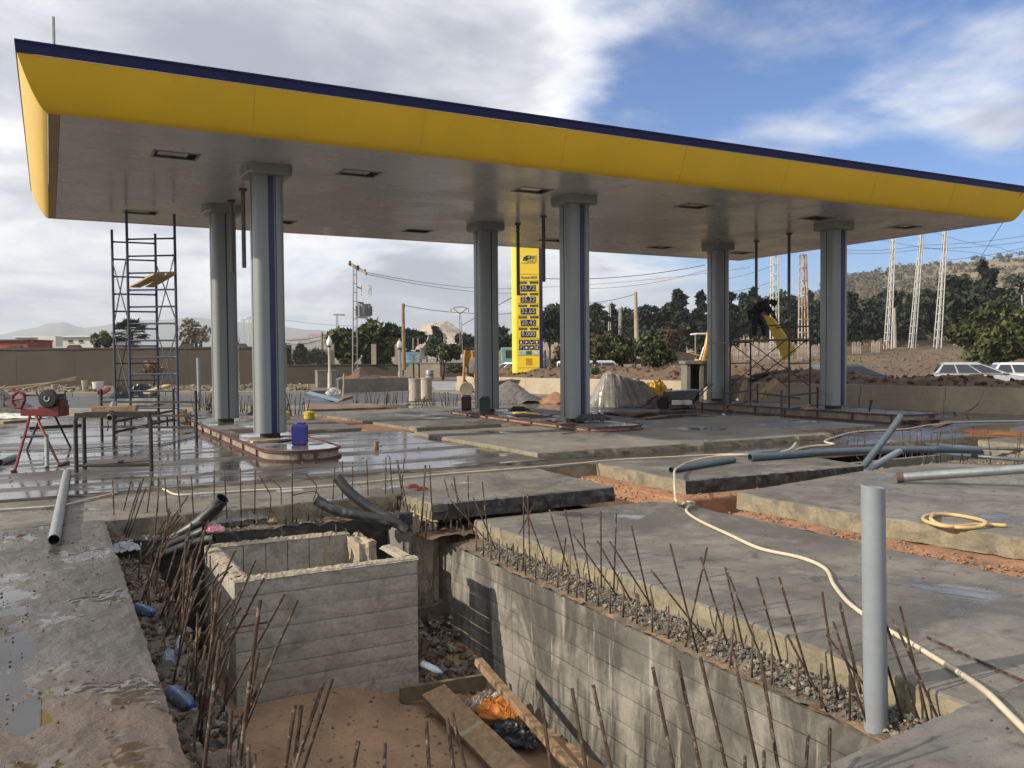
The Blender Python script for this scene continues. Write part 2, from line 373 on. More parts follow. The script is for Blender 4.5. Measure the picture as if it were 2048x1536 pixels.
def rect(x0, x1, y0, y1): return [(x0, y0), (x1, y0), (x1, y1), (x0, y1)]
# left foreground + strip behind the pit (one pour), M slab continues it
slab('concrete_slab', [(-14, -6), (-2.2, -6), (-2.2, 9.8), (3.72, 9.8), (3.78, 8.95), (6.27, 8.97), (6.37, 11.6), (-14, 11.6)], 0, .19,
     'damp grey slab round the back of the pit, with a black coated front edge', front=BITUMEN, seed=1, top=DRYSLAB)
def near_z(x, y):
    e = max(0., min(1., (.47 - x) / .05))
    return (.011 * fz(x, y, 0, 1.3, 3) + .008 * fz(x, y * .6, 3, 7, 4) + .0035 * fz(x, y, 7, 24, 3) - .018 * math.exp(-((x + .24) / .16) ** 2 - ((y - 5.75) / .55) ** 2) - .016 * math.exp(-((x + .12) / .13) ** 2 - ((y - 4.5) / .3) ** 2) + .008 * math.exp(-((x - .2) / .2) ** 2 - ((y - 5.4) / 1.) ** 2) - .014 * math.exp(-((x + .45) / .3) ** 2 - ((y - 6.9) / .4) ** 2)) * e - .004 - (1 - e) * .006
def near_edge(y): return .465 + .016 * nz(y, 1, 0, 5.) + .012 * nz(y, 4, 0, 19.)
o = grid('concrete_slab', -2.2, .47, 190, 2.4, 9.8, 520, lambda x, y: near_z(x, y), NEARSLAB)
for v in o.data.vertices:
    if v.co.x > .40: v.co.x += (near_edge(v.co.y) - .47) * min(1, (v.co.x - .40) / .05)
tag(o, 'rough muddy slab with puddles filling the lower left foreground', 'concrete slab', kind='structure')
mb = MB(); ys = [2.4 + 7.4 * i / 130 for i in range(131)]
for i, y in enumerate(ys):
    e = near_edge(y)
    mb.v += [(e, y, -.010), (e + .006 + .01 * nz(y, 3, 1, 9.), y, -.09), (e - .01 + .012 * nz(y, 5, 1, 7.), y, -.2)]
    if i:
        b = 3 * i; mb.f += [(b - 3, b, b + 1, b - 2), (b - 2, b + 1, b + 2, b - 1)]; mb.m += [0, 0]
mb.add([(-2.2, 2.4, -.012), (.45, 2.4, -.012), (.45, -6, -.012), (-2.2, -6, -.012)], [(0, 1, 2, 3)])
tag(mb.build('slab_edge', SLABEDGE), 'broken cast edge of the muddy left slab above the pit', 'slab edge', kind='structure')
WATER = pm('puddle water', (.03, .026, .022), .03, var=.05, fine=0., spec=.6)
def water_sheet(x0, x1, y0, y1, z, name, label):
    return tag(MB().add([(x0, y0, z), (x1, y0, z), (x1, y1, z), (x0, y1, z)], [(0, 1, 2, 3)]).build(name, WATER), label, 'water', kind='structure')
water_sheet(-2.19, .30, 2.41, 9.7, -.0125, 'puddle_water', 'shallow puddle water lying in the dips of the muddy left slab')
# wet plane under the canopy and to the left
slab('concrete_slab', [(-14, 11.6), (6.9, 11.62), (6.9, 18.4), (4.2, 18.4), (4.2, 28), (-14, 28)], .035, .06, 'wet shining slab left of the pump islands', top=WETSLAB, seed=2, step=.12)
slab('concrete_slab', [(6.45, 11.2), (25, 10.6), (25, 29.5), (4.3, 29.5), (4.3, 18.5), (6.95, 18.5), (6.95, 12.1), (6.45, 12.1)], -.02, .2, 'dark wet slab under the right half of the canopy', top=WETSLAB, seed=3, step=.2)
slab('concrete_slab', [(6.93, 12.05), (13.6, 11.95), (13.4, 12.9), (16, 12.9), (16, 16.9), (6.72, 16.9)], .10, .13, 'raised slab carrying the middle pump island', seed=4, step=.09, top=wet_concrete('raised slab top', (.27, .25, .215), (.19, .175, .15), wet=.32, wscale=.6, bump=.4))
slab('concrete_slab', [(7.15, 17.8), (9.3, 17.9), (10.3, 17.2), (13, 17.2), (13, 25), (6.45, 25)], .10, .13, 'raised slab behind the paint tin with orange soil along its left edge', seed=5, step=.1)
slab('concrete_slab', rect(3.9, 6.2, 18.75, 24.3), .09, .1, 'low slab with a clean front edge behind the blue jerrycan', seed=6, step=.1)
tag(MB().prism([(6.2, 18.4), (7.05, 17.9), (6.6, 24.8), (5.9, 24.8)], -.1, .045).build('soil', SOIL), 'orange soil strip between two low slabs behind the first island', 'soil', kind='structure')
slab('concrete_slab', [(4.24, 2.3), (7.05, 2.3), (7.02, 7.3), (6.95, 7.9), (7.08, 8.4), (6.7, 8.80), (4.24, 8.82)], -.2, .2, 'big sunlit slab with a hose across it right of the pit', seed=7)
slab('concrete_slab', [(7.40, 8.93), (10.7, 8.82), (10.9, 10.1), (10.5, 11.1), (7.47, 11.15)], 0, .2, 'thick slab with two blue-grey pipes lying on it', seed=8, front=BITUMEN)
slab('concrete_slab', [(7.72, 1.5), (14.5, 1.5), (14.5, 7.3), (12.4, 7.4), (11.98, 8.40), (10.1, 8.38), (7.28, 7.84), (7.36, 6.1), (7.66, 4.6)], 0, .2, 'thick slab with a coiled yellow hose on it at the right', seed=9)
slab('concrete_slab', [(-.5, -4), (9, -4), (9, 1.6), (6.5, 2.2), (4.6, 2.68), (4.05, 2.62), (3.16, 2.53), (2.66, 2.49), (-.5, 2.4)], -.05, .3, 'nearest slab with a ragged edge in the lower right corner', seed=10, jit=.022, taper=.03)
slab('concrete_slab', [(14.6, 1.5), (24, 1.5), (24, 10.5), (15.7, 10.3), (15.6, 8.6), (14.6, 7.4)], 0, .2, 'slab beyond the far pit at the right edge', seed=11, step=.2)
tag(MB().prism([(7.12, 8.62), (11, 8.5), (11, 11.4), (7.18, 11.4)], -.6, -.195).build('soil_bench', SOIL, bevel=.03), 'orange soil bench under the slab with the blue-grey pipes', 'soil', kind='structure')
o = grid('soil_bench', 6.98, 7.9, 24, 1.5, 7.95, 90, lambda x, y: -.205 + .02 * fz(x, y, 1, 3.5) - (.0 if y < 7.6 else (y - 7.6) * .3), SOIL); tag(o, 'orange soil strip below the edge of the slab with the coiled hose', 'soil', kind='structure')
o = grid('soil_bench', 6.30, 7.5, 26, 8.8, 11.9, 50, lambda x, y: -.36 + .17 * max(0, min(1, (x - 6.75) * 2.)) + .02 * fz(x, y, 2, 3), SOIL); tag(o, 'orange soil in the channel behind the black edged slab', 'soil', kind='structure')
# ================================================================== the near tank pit
def stained_wall():
    m = bpy.data.materials.new('stained board concrete'); m.use_nodes = True; t = m.node_tree; g = NG(t); p = t.nodes['Principled BSDF']
    vec = g.n('ShaderNodeNewGeometry').outputs['Position']
    c = g.mix(g.sstep(g.noise(vec, 1.6, 8, .65, .5), .36, .64), (.235, .222, .195), (.115, .11, .098))
    c = g.mix(g.math('MULTIPLY', g.sstep(g.noise(g.mapping(vec, scale=(1, 1, .35), loc=(3, 8, 1)), 1.3, 8, .68, .8), .43, .58), .88), c, (.05, .048, .044))
    st = g.noise(g.mapping(vec, scale=(9, 9, .7)), 1.1, 6, .6, .2)
    c = g.mix(g.math('MULTIPLY', g.sstep(st, .52, .66), .55), c, (.05, .048, .042))
    c = g.mix(g.math('MULTIPLY', g.sstep(g.noise(g.mapping(vec, scale=(7, 7, .9), loc=(2, 5, 4)), 1.2, 6, .6, .2), .58, .70), .6), c, (.36, .34, .29))
    c = g.mix(g.math('MULTIPLY', g.sstep(g.noise(vec, 34, 4, .7), .55, .72), .45), c, (.06, .055, .05))
    g.set(p.inputs['Base Color'], c); p.inputs['Roughness'].default_value = .85
    b = g.n('ShaderNodeBump'); b.inputs['Strength'].default_value = .6; b.inputs['Distance'].default_value = .015
    g.set(b.inputs['Height'], g.noise(vec, 16, 8, .7)); g.set(p.inputs['Normal'], b.outputs[0]); return m
WALLMAT = stained_wall()
BOXMAT = pm('box board concrete', (.50, .465, .40), .85, col2=(.36, .335, .285), vs=2.8, fine=.28, fs=30, bump=.7, bs=22, stain=((.17, .155, .125), 3.2, .6))
def course(name, mat, parent, o, u, L, h, zt, proud, nrm, seed, th=.05):
    """one board-marked lift of concrete: o start point, u along, nrm outward"""
    o, u, nrm = Vector(o), Vector(u), Vector(nrm); n = max(6, int(L / .09)); mb = MB(); rows = 5
    for j in range(rows):
        t = j / (rows - 1); zz = zt - h * t
        for i in range(n + 1):
            s = L * i / n; e = proud + .004 * fz(s + seed * 3, zz * 2, seed, 3) + .0025 * fz(s, zz, seed, 14)
            if j in (0, rows - 1): e -= .0025 + .004 * max(0, nz(s * 1.3, seed * 3 + j, 2, 1.7))
            zj = zz + ((.004 * nz(s, seed * 2 + j // 2, 0, 3) + .006 * nz(s, seed + j // 2, 5, .8)) if j in (0, rows - 1) else 0)
            mb.v.append(tuple(o + u * s + nrm * e + Vector((0, 0, zj - o.z))))
    for j in range(rows - 1):
        for i in range(n):
            a = j * (n + 1) + i; mb.f.append((a, a + 1, a + n + 2, a + n + 1)); mb.m.append(0)
    mbb = mb; b = len(mbb.v); top = [tuple(o + u * L * i / n - nrm * th + Vector((0, 0, zt - o.z))) for i in range(n + 1)]
    mbb.v += top
    for i in range(n): mbb.f.append((b + i, b + i + 1, i + 1, i)); mbb.m.append(0)
    return mb.build(name, mat, parent)
rebar_me = MB().tube([(0, 0, 0), (0, 0, .34), (0, 0, .67), (0, 0, 1)], 0.0074, 7).mesh('rebar', RUST, 'all')
rebar_pale = MB().tube([(0, 0, 0), (0, 0, .5), (0, 0, 1)], 0.0074, 7).mesh('rebar', RUSTPALE, 'all')
def rebar(parent, base, tip, pale=False, thick=1.):
    base, tip = Vector(base), Vector(tip); d = tip - base
    M = Matrix.Translation(base) @ d.to_track_quat('Z', 'Y').to_matrix().to_4x4() @ Matrix.Diagonal((thick, thick, d.length, 1))
    return put('rebar', rebar_pale if pale else rebar_me, parent, M)
def rebars(parent, lst, z, fx, fy, sc, sink=.05, lean=.1, pale_short=True, thick=1., xr=None):
    for (tx, ty, bx, by) in lst:
        b = G(fx + bx * sc, fy + by * sc, z)
        if xr and not xr[0] <= b.x <= xr[1]:
            rr = ray(fx + bx * sc, fy + by * sc); b = CAM_P + rr * (max(xr[0], min(xr[1], b.x)) / rr.x)
        dp = depth(b); t = D(fx + tx * sc, fy + ty * sc, dp + random.uniform(-lean, lean) * .5)
        d = (t - b).normalized()
        if xr and b.z > z: b = b - d * min(.5, (b.z - z) / max(.3, d.z))
        rebar(parent, b - d * sink, t, pale_short and (t - b).length < .32, thick)
def bent(parent, pts, z, fx, fy, sc, r=.0068):
    b = G(fx + pts[-1][0] * sc, fy + pts[-1][1] * sc, z); dp = depth(b); P = [D(fx + x * sc, fy + y * sc, dp) for x, y in pts]
    q = []
    for i in range(len(P) - 1):
        for k in range(4): q.append(P[i].lerp(P[i + 1], k / 4))
    q.append(P[-1]); q = [q[0]] + [(q[i - 1] + q[i] * 2 + q[i + 1]) / 4 for i in range(1, len(q) - 1)] + [q[-1] - Vector((0, 0, .05))]
    return MB().tube(q, r, 7).build('rebar', RUST, parent, 'all')
# --- right wall of the pit
RW = thing('pit_wall', 'long board-marked retaining wall topped with gravel and rusty rebar', 'retaining wall', (3.93, 5.8, -1.8))
MB().box((4.115, 5.77, -1.2), (.31, 6.38, 1.36)).build('wall_core', CONC, RW)
zt = -.46; k = 0
while zt > -1.8:
    h = (.17, .21, .19, .22, .18, .2, .21)[k % 7]
    course('concrete_course', WALLMAT, RW, (3.945, 2.60, 0), (0, 1, 0), 6.36, h - .008, zt, .012 + .003 * nz(k, 3, 1, 3.1), (-1, 0, 0), k + 1)
    zt -= h; k += 1
o = grid('wall_top', 3.925, 4.27, 12, 2.6, 8.96, 210, lambda x, y: -.445 + .03 * fz(x, y, 4, 6) + .05 * max(0, min(1, (x - 3.97) * 5)) * (1 + .5 * nz(y, 3, 0, 2)), RUBBLE, RW)
o = grid('soil_crust', 3.93, 4.03, 5, 2.6, 8.9, 140, lambda x, y: -.440 + .016 * fz(x, y, 9, 7) - .08 * max(0, nz(y, 2, 0, 1.8)), SAND, RW)
def stones(name, n, xf, yf, zf, size, mats, label, cat, seed=1, parent=None, flat=.7, wmat=None):
    rg = np.random.default_rng(seed)
    base = np.array([(1, 0, 0), (-1, 0, 0), (0, 1, 0), (0, -1, 0), (0, 0, 1), (0, 0, -1)], float)
    fb = [(0, 2, 4), (2, 1, 4), (1, 3, 4), (3, 0, 4), (2, 0, 5), (1, 2, 5), (3, 1, 5), (0, 3, 5)]
    V = []; Fc = []; MI = []
    for i in range(n):
        x, y = xf(rg), yf(rg); s = size[0] + (size[1] - size[0]) * rg.random() ** 2.2
        q = np.array(Euler(rg.random(3) * 6.28).to_matrix())
        pv = (base * (1 + .55 * (rg.random((6, 1)) - .5)) * s * np.array([1, .8, flat])) @ q.T
        pv[:, 2] *= .8; pv += (x, y, zf(x, y) + s * .35)
        b = len(V); V += pv.tolist(); Fc += [(a + b, c + b, d + b) for a, c, d in fb]; MI += [int(rg.integers(0, len(mats)))] * 8
    me = bpy.data.meshes.new(name); me.from_pydata(V, [], Fc)
    for m in mats: me.materials.append(m)
    me.polygons.foreach_set('material_index', MI); me.update()
    o = bpy.data.objects.new(name, me); link(o); attach(o, parent); o['kind'] = 'stuff'
    if label: tag(o, label, cat)
    return o
STONES = [pm('stone dark', (.12, .12, .115), .85, var=.3, vs=20, fine=0.), pm('stone mid', (.2, .195, .18), .85, var=.3, vs=20, fine=0.), pm('stone pale', (.33, .29, .235), .85, var=.3, vs=20, fine=0.), pm('stone grey', (.16, .155, .145), .85, fine=0.)]
PALEST = pm('stone tan', (.30, .24, .17), .85, var=.3, vs=20, fine=0.)
stones('gravel', 3200, lambda r: 3.99 + .25 * r.random() ** .8, lambda r: 2.65 + 5.7 * r.random(), lambda x, y: -.435 + .06 * max(0, min(1, (x - 3.97) * 5)), (.005, .03), STONES + [STONES[1], STONES[0], STONES[3], STONES[2], RUBBLE, PALEST], None, None, 2, RW)
stones('gravel', 1500, lambda r: 3.96 + .29 * r.random(), lambda r: 2.65 + 6.2 * r.random(), lambda x, y: -.43 + .05 * max(0, min(1, (x - 3.97) * 5)), (.004, .014), [RUBBLE, STONES[2], SAND], None, None, 22, RW)
ZR = -.43; XR = (3.985, 4.2)
rebars(RW, [(612, 30, 612, 590), (640, 30, 660, 560), (610, 90, 800, 610), (695, 95, 505, 460), (800, 145, 935, 580), (912, 140, 1035, 700), (920, 350, 885, 650),
            (1025, 165, 1105, 720), (1175, 155, 1180, 740), (1290, 170, 1270, 760), (975, 325, 1325, 815), (1150, 370, 1420, 850), (1240, 375, 1535, 830), (1400, 260, 1520, 790),
            (42, 205, 42, 370), (80, 220, 80, 370), (125, 225, 122, 370), (170, 260, 172, 390), (265, 290, 267, 450), (315, 310, 318, 490), (370, 350, 372, 515), (432, 360, 434, 540),
            (490, 390, 490, 570), (537, 400, 535, 520), (567, 415, 565, 600), (622, 430, 626, 625), (697, 460, 699, 660), (782, 490, 784, 680), (862, 535, 860, 740), (940, 545, 938, 770),
            (1000, 575, 1000, 790), (1068, 610, 1069, 820), (1155, 635, 1157, 865), (1245, 670, 1244, 920), (1342, 720, 1340, 920), (1440, 755, 1440, 990), (1553, 795, 1552, 1055), (1672, 850, 1670, 1120)],
       ZR, 880, 980, .2734, xr=XR)
rebars(RW, [(1330, 155, 1425, 560), (1385, 190, 1580, 610), (1405, 130, 1480, 640), (1520, 125, 1530, 640), (1555, 285, 1755, 750), (1635, 175, 1690, 690), (1375, 320, 1660, 640)], ZR, 560, 920, .2473, xr=XR)
rebars(RW, [(135, 25, 320, 760), (385, 50, 235, 730), (340, 115, 535, 750), (5, 200, 405, 710), (507, 185, 645, 800), (512, 190, 775, 860), (720, 250, 900, 880), (870, 250, 1100, 1030),
            (925, 640, 1215, 1200), (495, 570, 435, 780), (560, 600, 540, 850), (690, 650, 685, 940), (820, 720, 820, 1000), (995, 800, 990, 1070), (1155, 835, 1155, 1165), (1160, 350, 1270, 1110),
            (1190, 640, 1430, 960), (1235, 550, 1490, 1330), (1280, 425, 1430, 1060)], ZR, 1300, 1080, .2969, xr=XR)
rebars(RW, [(210, 655, 330, 1170), (460, 770, 640, 1300), (500, 745, 725, 1250), (533, 675, 680, 1275), (465, 990, 560, 1320), (113, 980, 113, 1240), (265, 1040, 265, 1380),
            (555, 1170, 560, 1310), (385, 1255, 385, 1370), (455, 1235, 460, 1340)], ZR, 1600, 960, .375, xr=XR)
# --- back wall of the pit
BW = thing('pit_wall', 'black coated pit wall behind the concrete box with rubble and bent rebar on its ledge', 'retaining wall', (2.2, 9.6, -1.7))
MB().box((2.2, 9.71, -.98), (3.75, .3, 1.55)).build('wall_core', BITUMEN, BW)
grid('wall_ledge', .42, 3.9, 120, 9.545, 9.83, 14, lambda x, y: -.205 + .03 * fz(x, y, 1, 7) + .03 * max(0, (y - 9.65)) * 4 * (1 + nz(x, 1, 0, 3)), RUBBLE, BW)
stones('rubble', 420, lambda r: .5 + 3.3 * r.random(), lambda r: 9.57 + .2 * r.random(), lambda x, y: -.205, (.006, .028), [STONES[1], STONES[2], RUBBLE, RUBBLE], None, None, 3, BW)
ZB = -.19
rebars(BW, [(10, 650, 30, 1010), (205, 600, 207, 1010), (292, 590, 320, 1085), (428, 580, 437, 1070), (557, 600, 550, 1060), (870, 540, 875, 1040), (1235, 575, 1210, 990), (1300, 520, 1300, 980), (1388, 530, 1385, 970),
            (1507, 510, 1525, 950), (1672, 490, 1667, 930), (1702, 480, 1740, 960), (1765, 510, 1835, 970), (1770, 520, 1870, 1000), (1828, 500, 1790, 930), (2005, 555, 1980, 1030),
            (353, 985, 353, 1090), (570, 980, 570, 1075), (818, 900, 818, 1050), (908, 900, 908, 1040), (1008, 890, 1010, 1030), (1130, 900, 1130, 1020), (1340, 850, 1340, 975),
            (1433, 880, 1433, 960), (1690, 830, 1690, 950), (1740, 850, 1740, 960), (1785, 850, 1785, 980), (1870, 890, 1870, 1010), (1920, 890, 1920, 1030), (1980, 870, 1980, 1020)], ZB, 380, 800, .2344)
rebars(BW, [(922, 325, 940, 760), (1080, 310, 975, 720), (1150, 345, 1010, 790), (1178, 300, 1030, 800), (1195, 390, 1050, 800), (1248, 270, 1185, 740), (1300, 312, 1285, 740), (1348, 310, 1382, 740), (1450, 298, 1495, 740),
            (1567, 295, 1592, 750)], ZB, 0, 880, .2441)
for pts in ([(585, 635), (685, 800), (690, 860), (665, 1060)], [(625, 640), (770, 730), (782, 820), (772, 1030)], [(975, 625), (1080, 720), (1075, 790), (1005, 1000)], [(880, 815), (1000, 780), (1080, 780), (1120, 850), (1115, 1020)]):
    bent(BW, pts, ZB, 380, 800, .2344)
# --- broken corner pier between back wall and right wall
CP = thing('broken_pier', 'broken concrete pier with crumbled face at the right rear corner of the pit', 'concrete pier', (3.7, 9.3, -1.7))
def chunk(name, c, d, mat, parent=None, seed=0, amp=.25, rz=0., n=3, world=True):
    bm = bmesh.new(); bmesh.ops.create_cube(bm, size=1); bmesh.ops.subdivide_edges(bm, edges=bm.edges, cuts=n, use_grid_fill=True)
    for v in bm.verts:
        p = v.co.copy(); v.co += p.normalized() * amp * fz(p.x * 2 + seed, p.y * 2, p.z * 2, 1.3, 3)
        v.co = Vector((v.co.x * d[0], v.co.y * d[1], v.co.z * d[2]))
    if rz: bmesh.ops.rotate(bm, verts=bm.verts, cent=(0, 0, 0), matrix=Matrix.Rotation(rz, 3, 'Z'))
    bmesh.ops.translate(bm, verts=bm.verts, vec=Vector(c))
    me = bpy.data.meshes.new(name); bm.to_mesh(me); bm.free(); me.materials.append(mat)
    o = bpy.data.objects.new(name, me); link(o); return attach(o, parent)
PALEBREAK = pm('freshly broken concrete', (.46, .40, .30), .9, col2=(.33, .285, .21), vs=8, fine=.3, fs=30, bump=1., bs=20)
chunk('pier_core', (3.78, 9.33, -1.05), (.34, .46, 1.5), PALEBREAK, CP, 3, .3, n=11)
chunk('pier_face', (3.53, 9.30, -1.0), (.16, .5, 1.35), CONC, CP, 5, .10, n=6)
chunk('pier_foot', (3.72, 9.02, -1.45), (.42, .3, .6), RUBBLE, CP, 8, .3, n=5)
stones('rubble', 260, lambda r: 3.45 + .5 * r.random(), lambda r: 8.6 + .75 * r.random(), lambda x, y: -.28 - .0 * x if y > 9.15 else -1.15 - (9.15 - y) * .5, (.012, .06), [STONES[2], PALEBREAK, RUBBLE, RUBBLE], None, None, 5, CP)
rebars(CP, [(1180, 40, 1135, 560), (1210, 40, 1235, 540), (1180, 410, 1180, 600), (1050, 355, 1050, 520), (1090, 365, 1090, 530)], -.25, 560, 920, .2473)
o = grid('soil', 3.6, 4.5, 16, 8.7, 9.95, 20, lambda x, y: -.33 + .05 * fz(x, y, 1, 6), BROWNSOIL, CP)
MB().box((4.16, 9.42, -1.1), (.5, .95, 1.5)).build('earth_block', RUBBLE, CP)
MB().box((3.95, 9.72, -1.1), (.7, .3, 1.5)).build('earth_block', RUBBLE, CP)
# --- left wall of the pit
LW = thing('pit_wall', 'left pit wall crowded with leaning rusty rebar and litter', 'retaining wall', (.7, 6, -1.7))
MB().box((.62, 6.1, -1.08), (.44, 6.9, 1.4)).build('wall_core', BITUMEN, LW)
grid('wall_ledge', .42, .86, 18, 2.6, 9.6, 190, lambda x, y: -.36 + .05 * fz(x, y, 1, 5) + .02 * fz(x, y, 3, 17) - .05 * max(0, (x - .7)) * 3, RUBBLE, LW)
stones('rubble', 1900, lambda r: .48 + .38 * r.random(), lambda r: 3.2 + 6.4 * r.random(), lambda x, y: -.365, (.004, .045), [RUBBLE, RUBBLE, BROWNSOIL, DARKSOIL, STONES[1], STONES[2]], None, None, 6, LW)
ZL = -.36
rebars(LW, [(395, 120, 200, 400), (440, 140, 225, 390), (455, 150, 230, 420), (470, 175, 250, 430), (395, 165, 270, 470), (345, 190, 240, 420), (515, 260, 370, 600), (420, 325, 335, 620), (580, 440, 470, 700),
            (655, 405, 440, 660), (655, 465, 510, 720), (730, 420, 500, 600), (710, 450, 480, 700), (780, 555, 570, 840), (720, 600, 500, 900), (780, 650, 600, 880), (815, 680, 610, 960), (930, 730, 500, 800),
            (295, 425, 285, 540), (305, 450, 298, 560), (320, 470, 312, 580), (335, 500, 330, 610), (355, 540, 345, 620), (390, 605, 386, 740), (418, 640, 410, 770), (448, 675, 440, 780),
            (540, 680, 520, 1180), (660, 760, 540, 1240), (672, 840, 590, 1230), (715, 870, 560, 1300), (640, 1040, 600, 1250), (505, 800, 480, 1010), (525, 830, 505, 1030), (600, 1000, 560, 1200), (450, 540, 380, 800), (560, 500, 470, 760), (600, 620, 480, 880), (480, 640, 420, 840), (640, 700, 520, 1010), (555, 760, 500, 1060), (585, 860, 530, 1120), (690, 930, 590, 1290), (655, 970, 560, 1260), (500, 900, 470, 1120), (530, 960, 500, 1160), (470, 720, 430, 900), (620, 880, 540, 1180)], ZL, 200, 980, .362, sink=.1)
rgl = random.Random(12)
for k in range(46):
    y = rgl.uniform(4.3, 9.2); x = rgl.uniform(.56, .84); b_ = Vector((x, y, -.44)); L = rgl.choice((.16, .2, .35, .55, .7, .8)); ln = rgl.uniform(.0, .75) if L > .3 else rgl.uniform(-.1, .1)
    d_ = (Vector((1, -.2, 0)) * math.sin(ln) + Vector((0, rgl.uniform(-.15, .15), math.cos(ln)))).normalized(); rebar(LW, b_, b_ + d_ * (L + .08), L < .3)
# --- front wall, just below the picture, only its rebar reaches into view
FW = thing('pit_wall', 'front pit wall of which mostly the rusty rebar in the foreground is seen', 'retaining wall', (2.2, 2.8, -1.7))
MB().box((2.3, 2.66, -1.1), (3.5, .34, 1.3)).build('wall_core', CONC, FW)
for (tx, ty, bx, by) in [(1305, 1334, 1352, 1560), (1356, 1322, 1405, 1560), (1401, 1315, 1458, 1560), (1466, 1303, 1520, 1560), (1520, 1308, 1560, 1560), (1081, 1389, 1108, 1580), (1144, 1377, 1180, 1580), (1186, 1370, 1232, 1580),
                         (853, 1444, 862, 1600), (895, 1437, 915, 1600), (904, 1425, 945, 1600), (517, 1304, 460, 1600), (648, 1362, 568, 1600), (664, 1358, 585, 1600), (590, 1411, 560, 1600), (603, 1410, 580, 1600),
                         (717, 1482, 695, 1600), (770, 1488, 768, 1600), (497, 1492, 497, 1600), (509, 1508, 512, 1600), (1490, 1513, 1490, 1580), (1528, 1502, 1528, 1580), (1616, 1472, 1610, 1570), (1660, 1457, 1658, 1520),
                         (462, 1420, 455, 1600), (480, 1440, 476, 1600), (520, 1200, 470, 1600), (440, 1280, 400, 1600)]:
    dp = 3.05 + (bx - 1000) * .0004
    b = D(bx, by, dp); t = D(tx, ty, dp + random.uniform(0, .25)); b2 = b + (b - t).normalized() * max(.05, (b.z + .47) / max(.2, (t - b).normalized().z))
    rebar(FW, b2, t, False, .98)
# --- pit floor
def floor_z(x, y):
    zz = -1.72 + .27 * max(0, min(1, (3.3 - x) / .9)) * max(0, min(1, (y - 5.5) / 1.8))
    zz += .22 * max(0, min(1, (y - 7.75) / .5)) * max(0, min(1, (x - 3.0) / .2)) + .25 * max(0, (1.3 - x)) * max(0, min(1, (y - 5) / 2))
    return zz + .035 * fz(x, y, 1, 1.8) + .012 * fz(x, y, 5, 7)
o = grid('pit_floor', .8, 3.95, 110, 2.7, 9.6, 220, floor_z, SAND); tag(o, 'trampled orange sand on the floor of the pit', 'sand', kind='structure')
stones('clods', 900, lambda r: .9 + 2.9 * r.random(), lambda r: 4.5 + 3.2 * r.random(), lambda x, y: floor_z(x, y) - .004, (.004, .03), [SAND, SAND, RUBBLE, STONES[1]], 'small clods and stones scattered on the pit sand', 'clods', 8)
stones('rubble', 420, lambda r: 3.12 + .75 * r.random(), lambda r: 7.75 + 1.3 * r.random(), lambda x, y: floor_z(x, y) + .05 * max(0, y - 8), (.008, .09), [RUBBLE, RUBBLE, RUBBLE, BROWNSOIL, STONES[2], CONC], 'broken rubble heaped between the concrete box and the long pit wall', 'rubble', 9)
# --- concrete box standing in the pit
BX = thing('concrete_box', 'open concrete box with board-marked sides and a broken rear corner standing in the pit', 'concrete box', (2.26, 8.67, -1.5))
X0, X1, Y0, Y1, ZT = 1.40, 3.13, 7.82, 9.52, -.31
def lifts(o, u, L, nrm, seed, z_top, hs=(.155, .165, .15, .175, .16, .15, .17, .16)):
    z = z_top; k = 0
    while z > -1.62:
        h = hs[k % len(hs)]
        course('concrete_course', BOXMAT, BX, o, u, L, h - .006, z, .002 + .003 * (nz(k, seed, 2, 3.3) + .3), nrm, seed + k, th=.06); z -= h; k += 1
lifts((X0, Y0, 0), (1, 0, 0), X1 - X0, (0, -1, 0), 11, ZT)
lifts((X0, Y1, 0), (0, -1, 0), Y1 - Y0, (-1, 0, 0), 31, ZT)
lifts((X1, Y0, 0), (0, 1, 0), .62, (1, 0, 0), 51, ZT)
lifts((X1, Y0 + .62, 0), (0, 1, 0), Y1 - Y0 - .62, (1, 0, 0), 71, ZT - .31)
MB().box(((X0 + X1) / 2, Y0 + .075, -.99), (X1 - X0 - .02, .13, 1.33)).build('front_wall', BOXMAT, BX)
MB().box((X0 + .075, (Y0 + Y1) / 2, -.99), (.13, Y1 - Y0 - .02, 1.33)).build('side_wall', BOXMAT, BX)
# rear wall: vertical board marks inside, broken off towards the right
for i in range(6):
    x0 = X0 + .14 + i * .235; MB().box((x0 + .117, Y1 - .07 - .006 * (i % 2), -.985), (.229, .13, 1.33)).build('board_mark', BOXMAT, BX, bevel=.006)
chunk('broken_stub', (X1 - .12, Y1 - .3, -.60), (.2, .55, .5), PALEBREAK, BX, 21, .10, n=7)
chunk('broken_stub', (X1 - .33, Y1 - .06, -.62), (.3, .16, .46), PALEBREAK, BX, 25, .10, n=7)
for p, q in (((2.82, 9.45, -.5), (2.80, 9.44, -.22)), ((2.90, 9.42, -.55), (2.91, 9.42, -.27)), ((3.0, 9.35, -.55), (3.02, 9.3, -.28)), ((3.05, 9.2, -.6), (3.05, 9.18, -.36)), ((3.06, 9.05, -.6), (3.06, 9.03, -.4)), ((3.07, 8.9, -.6), (3.08, 8.88, -.44))): rebar(BX, p, q, True)
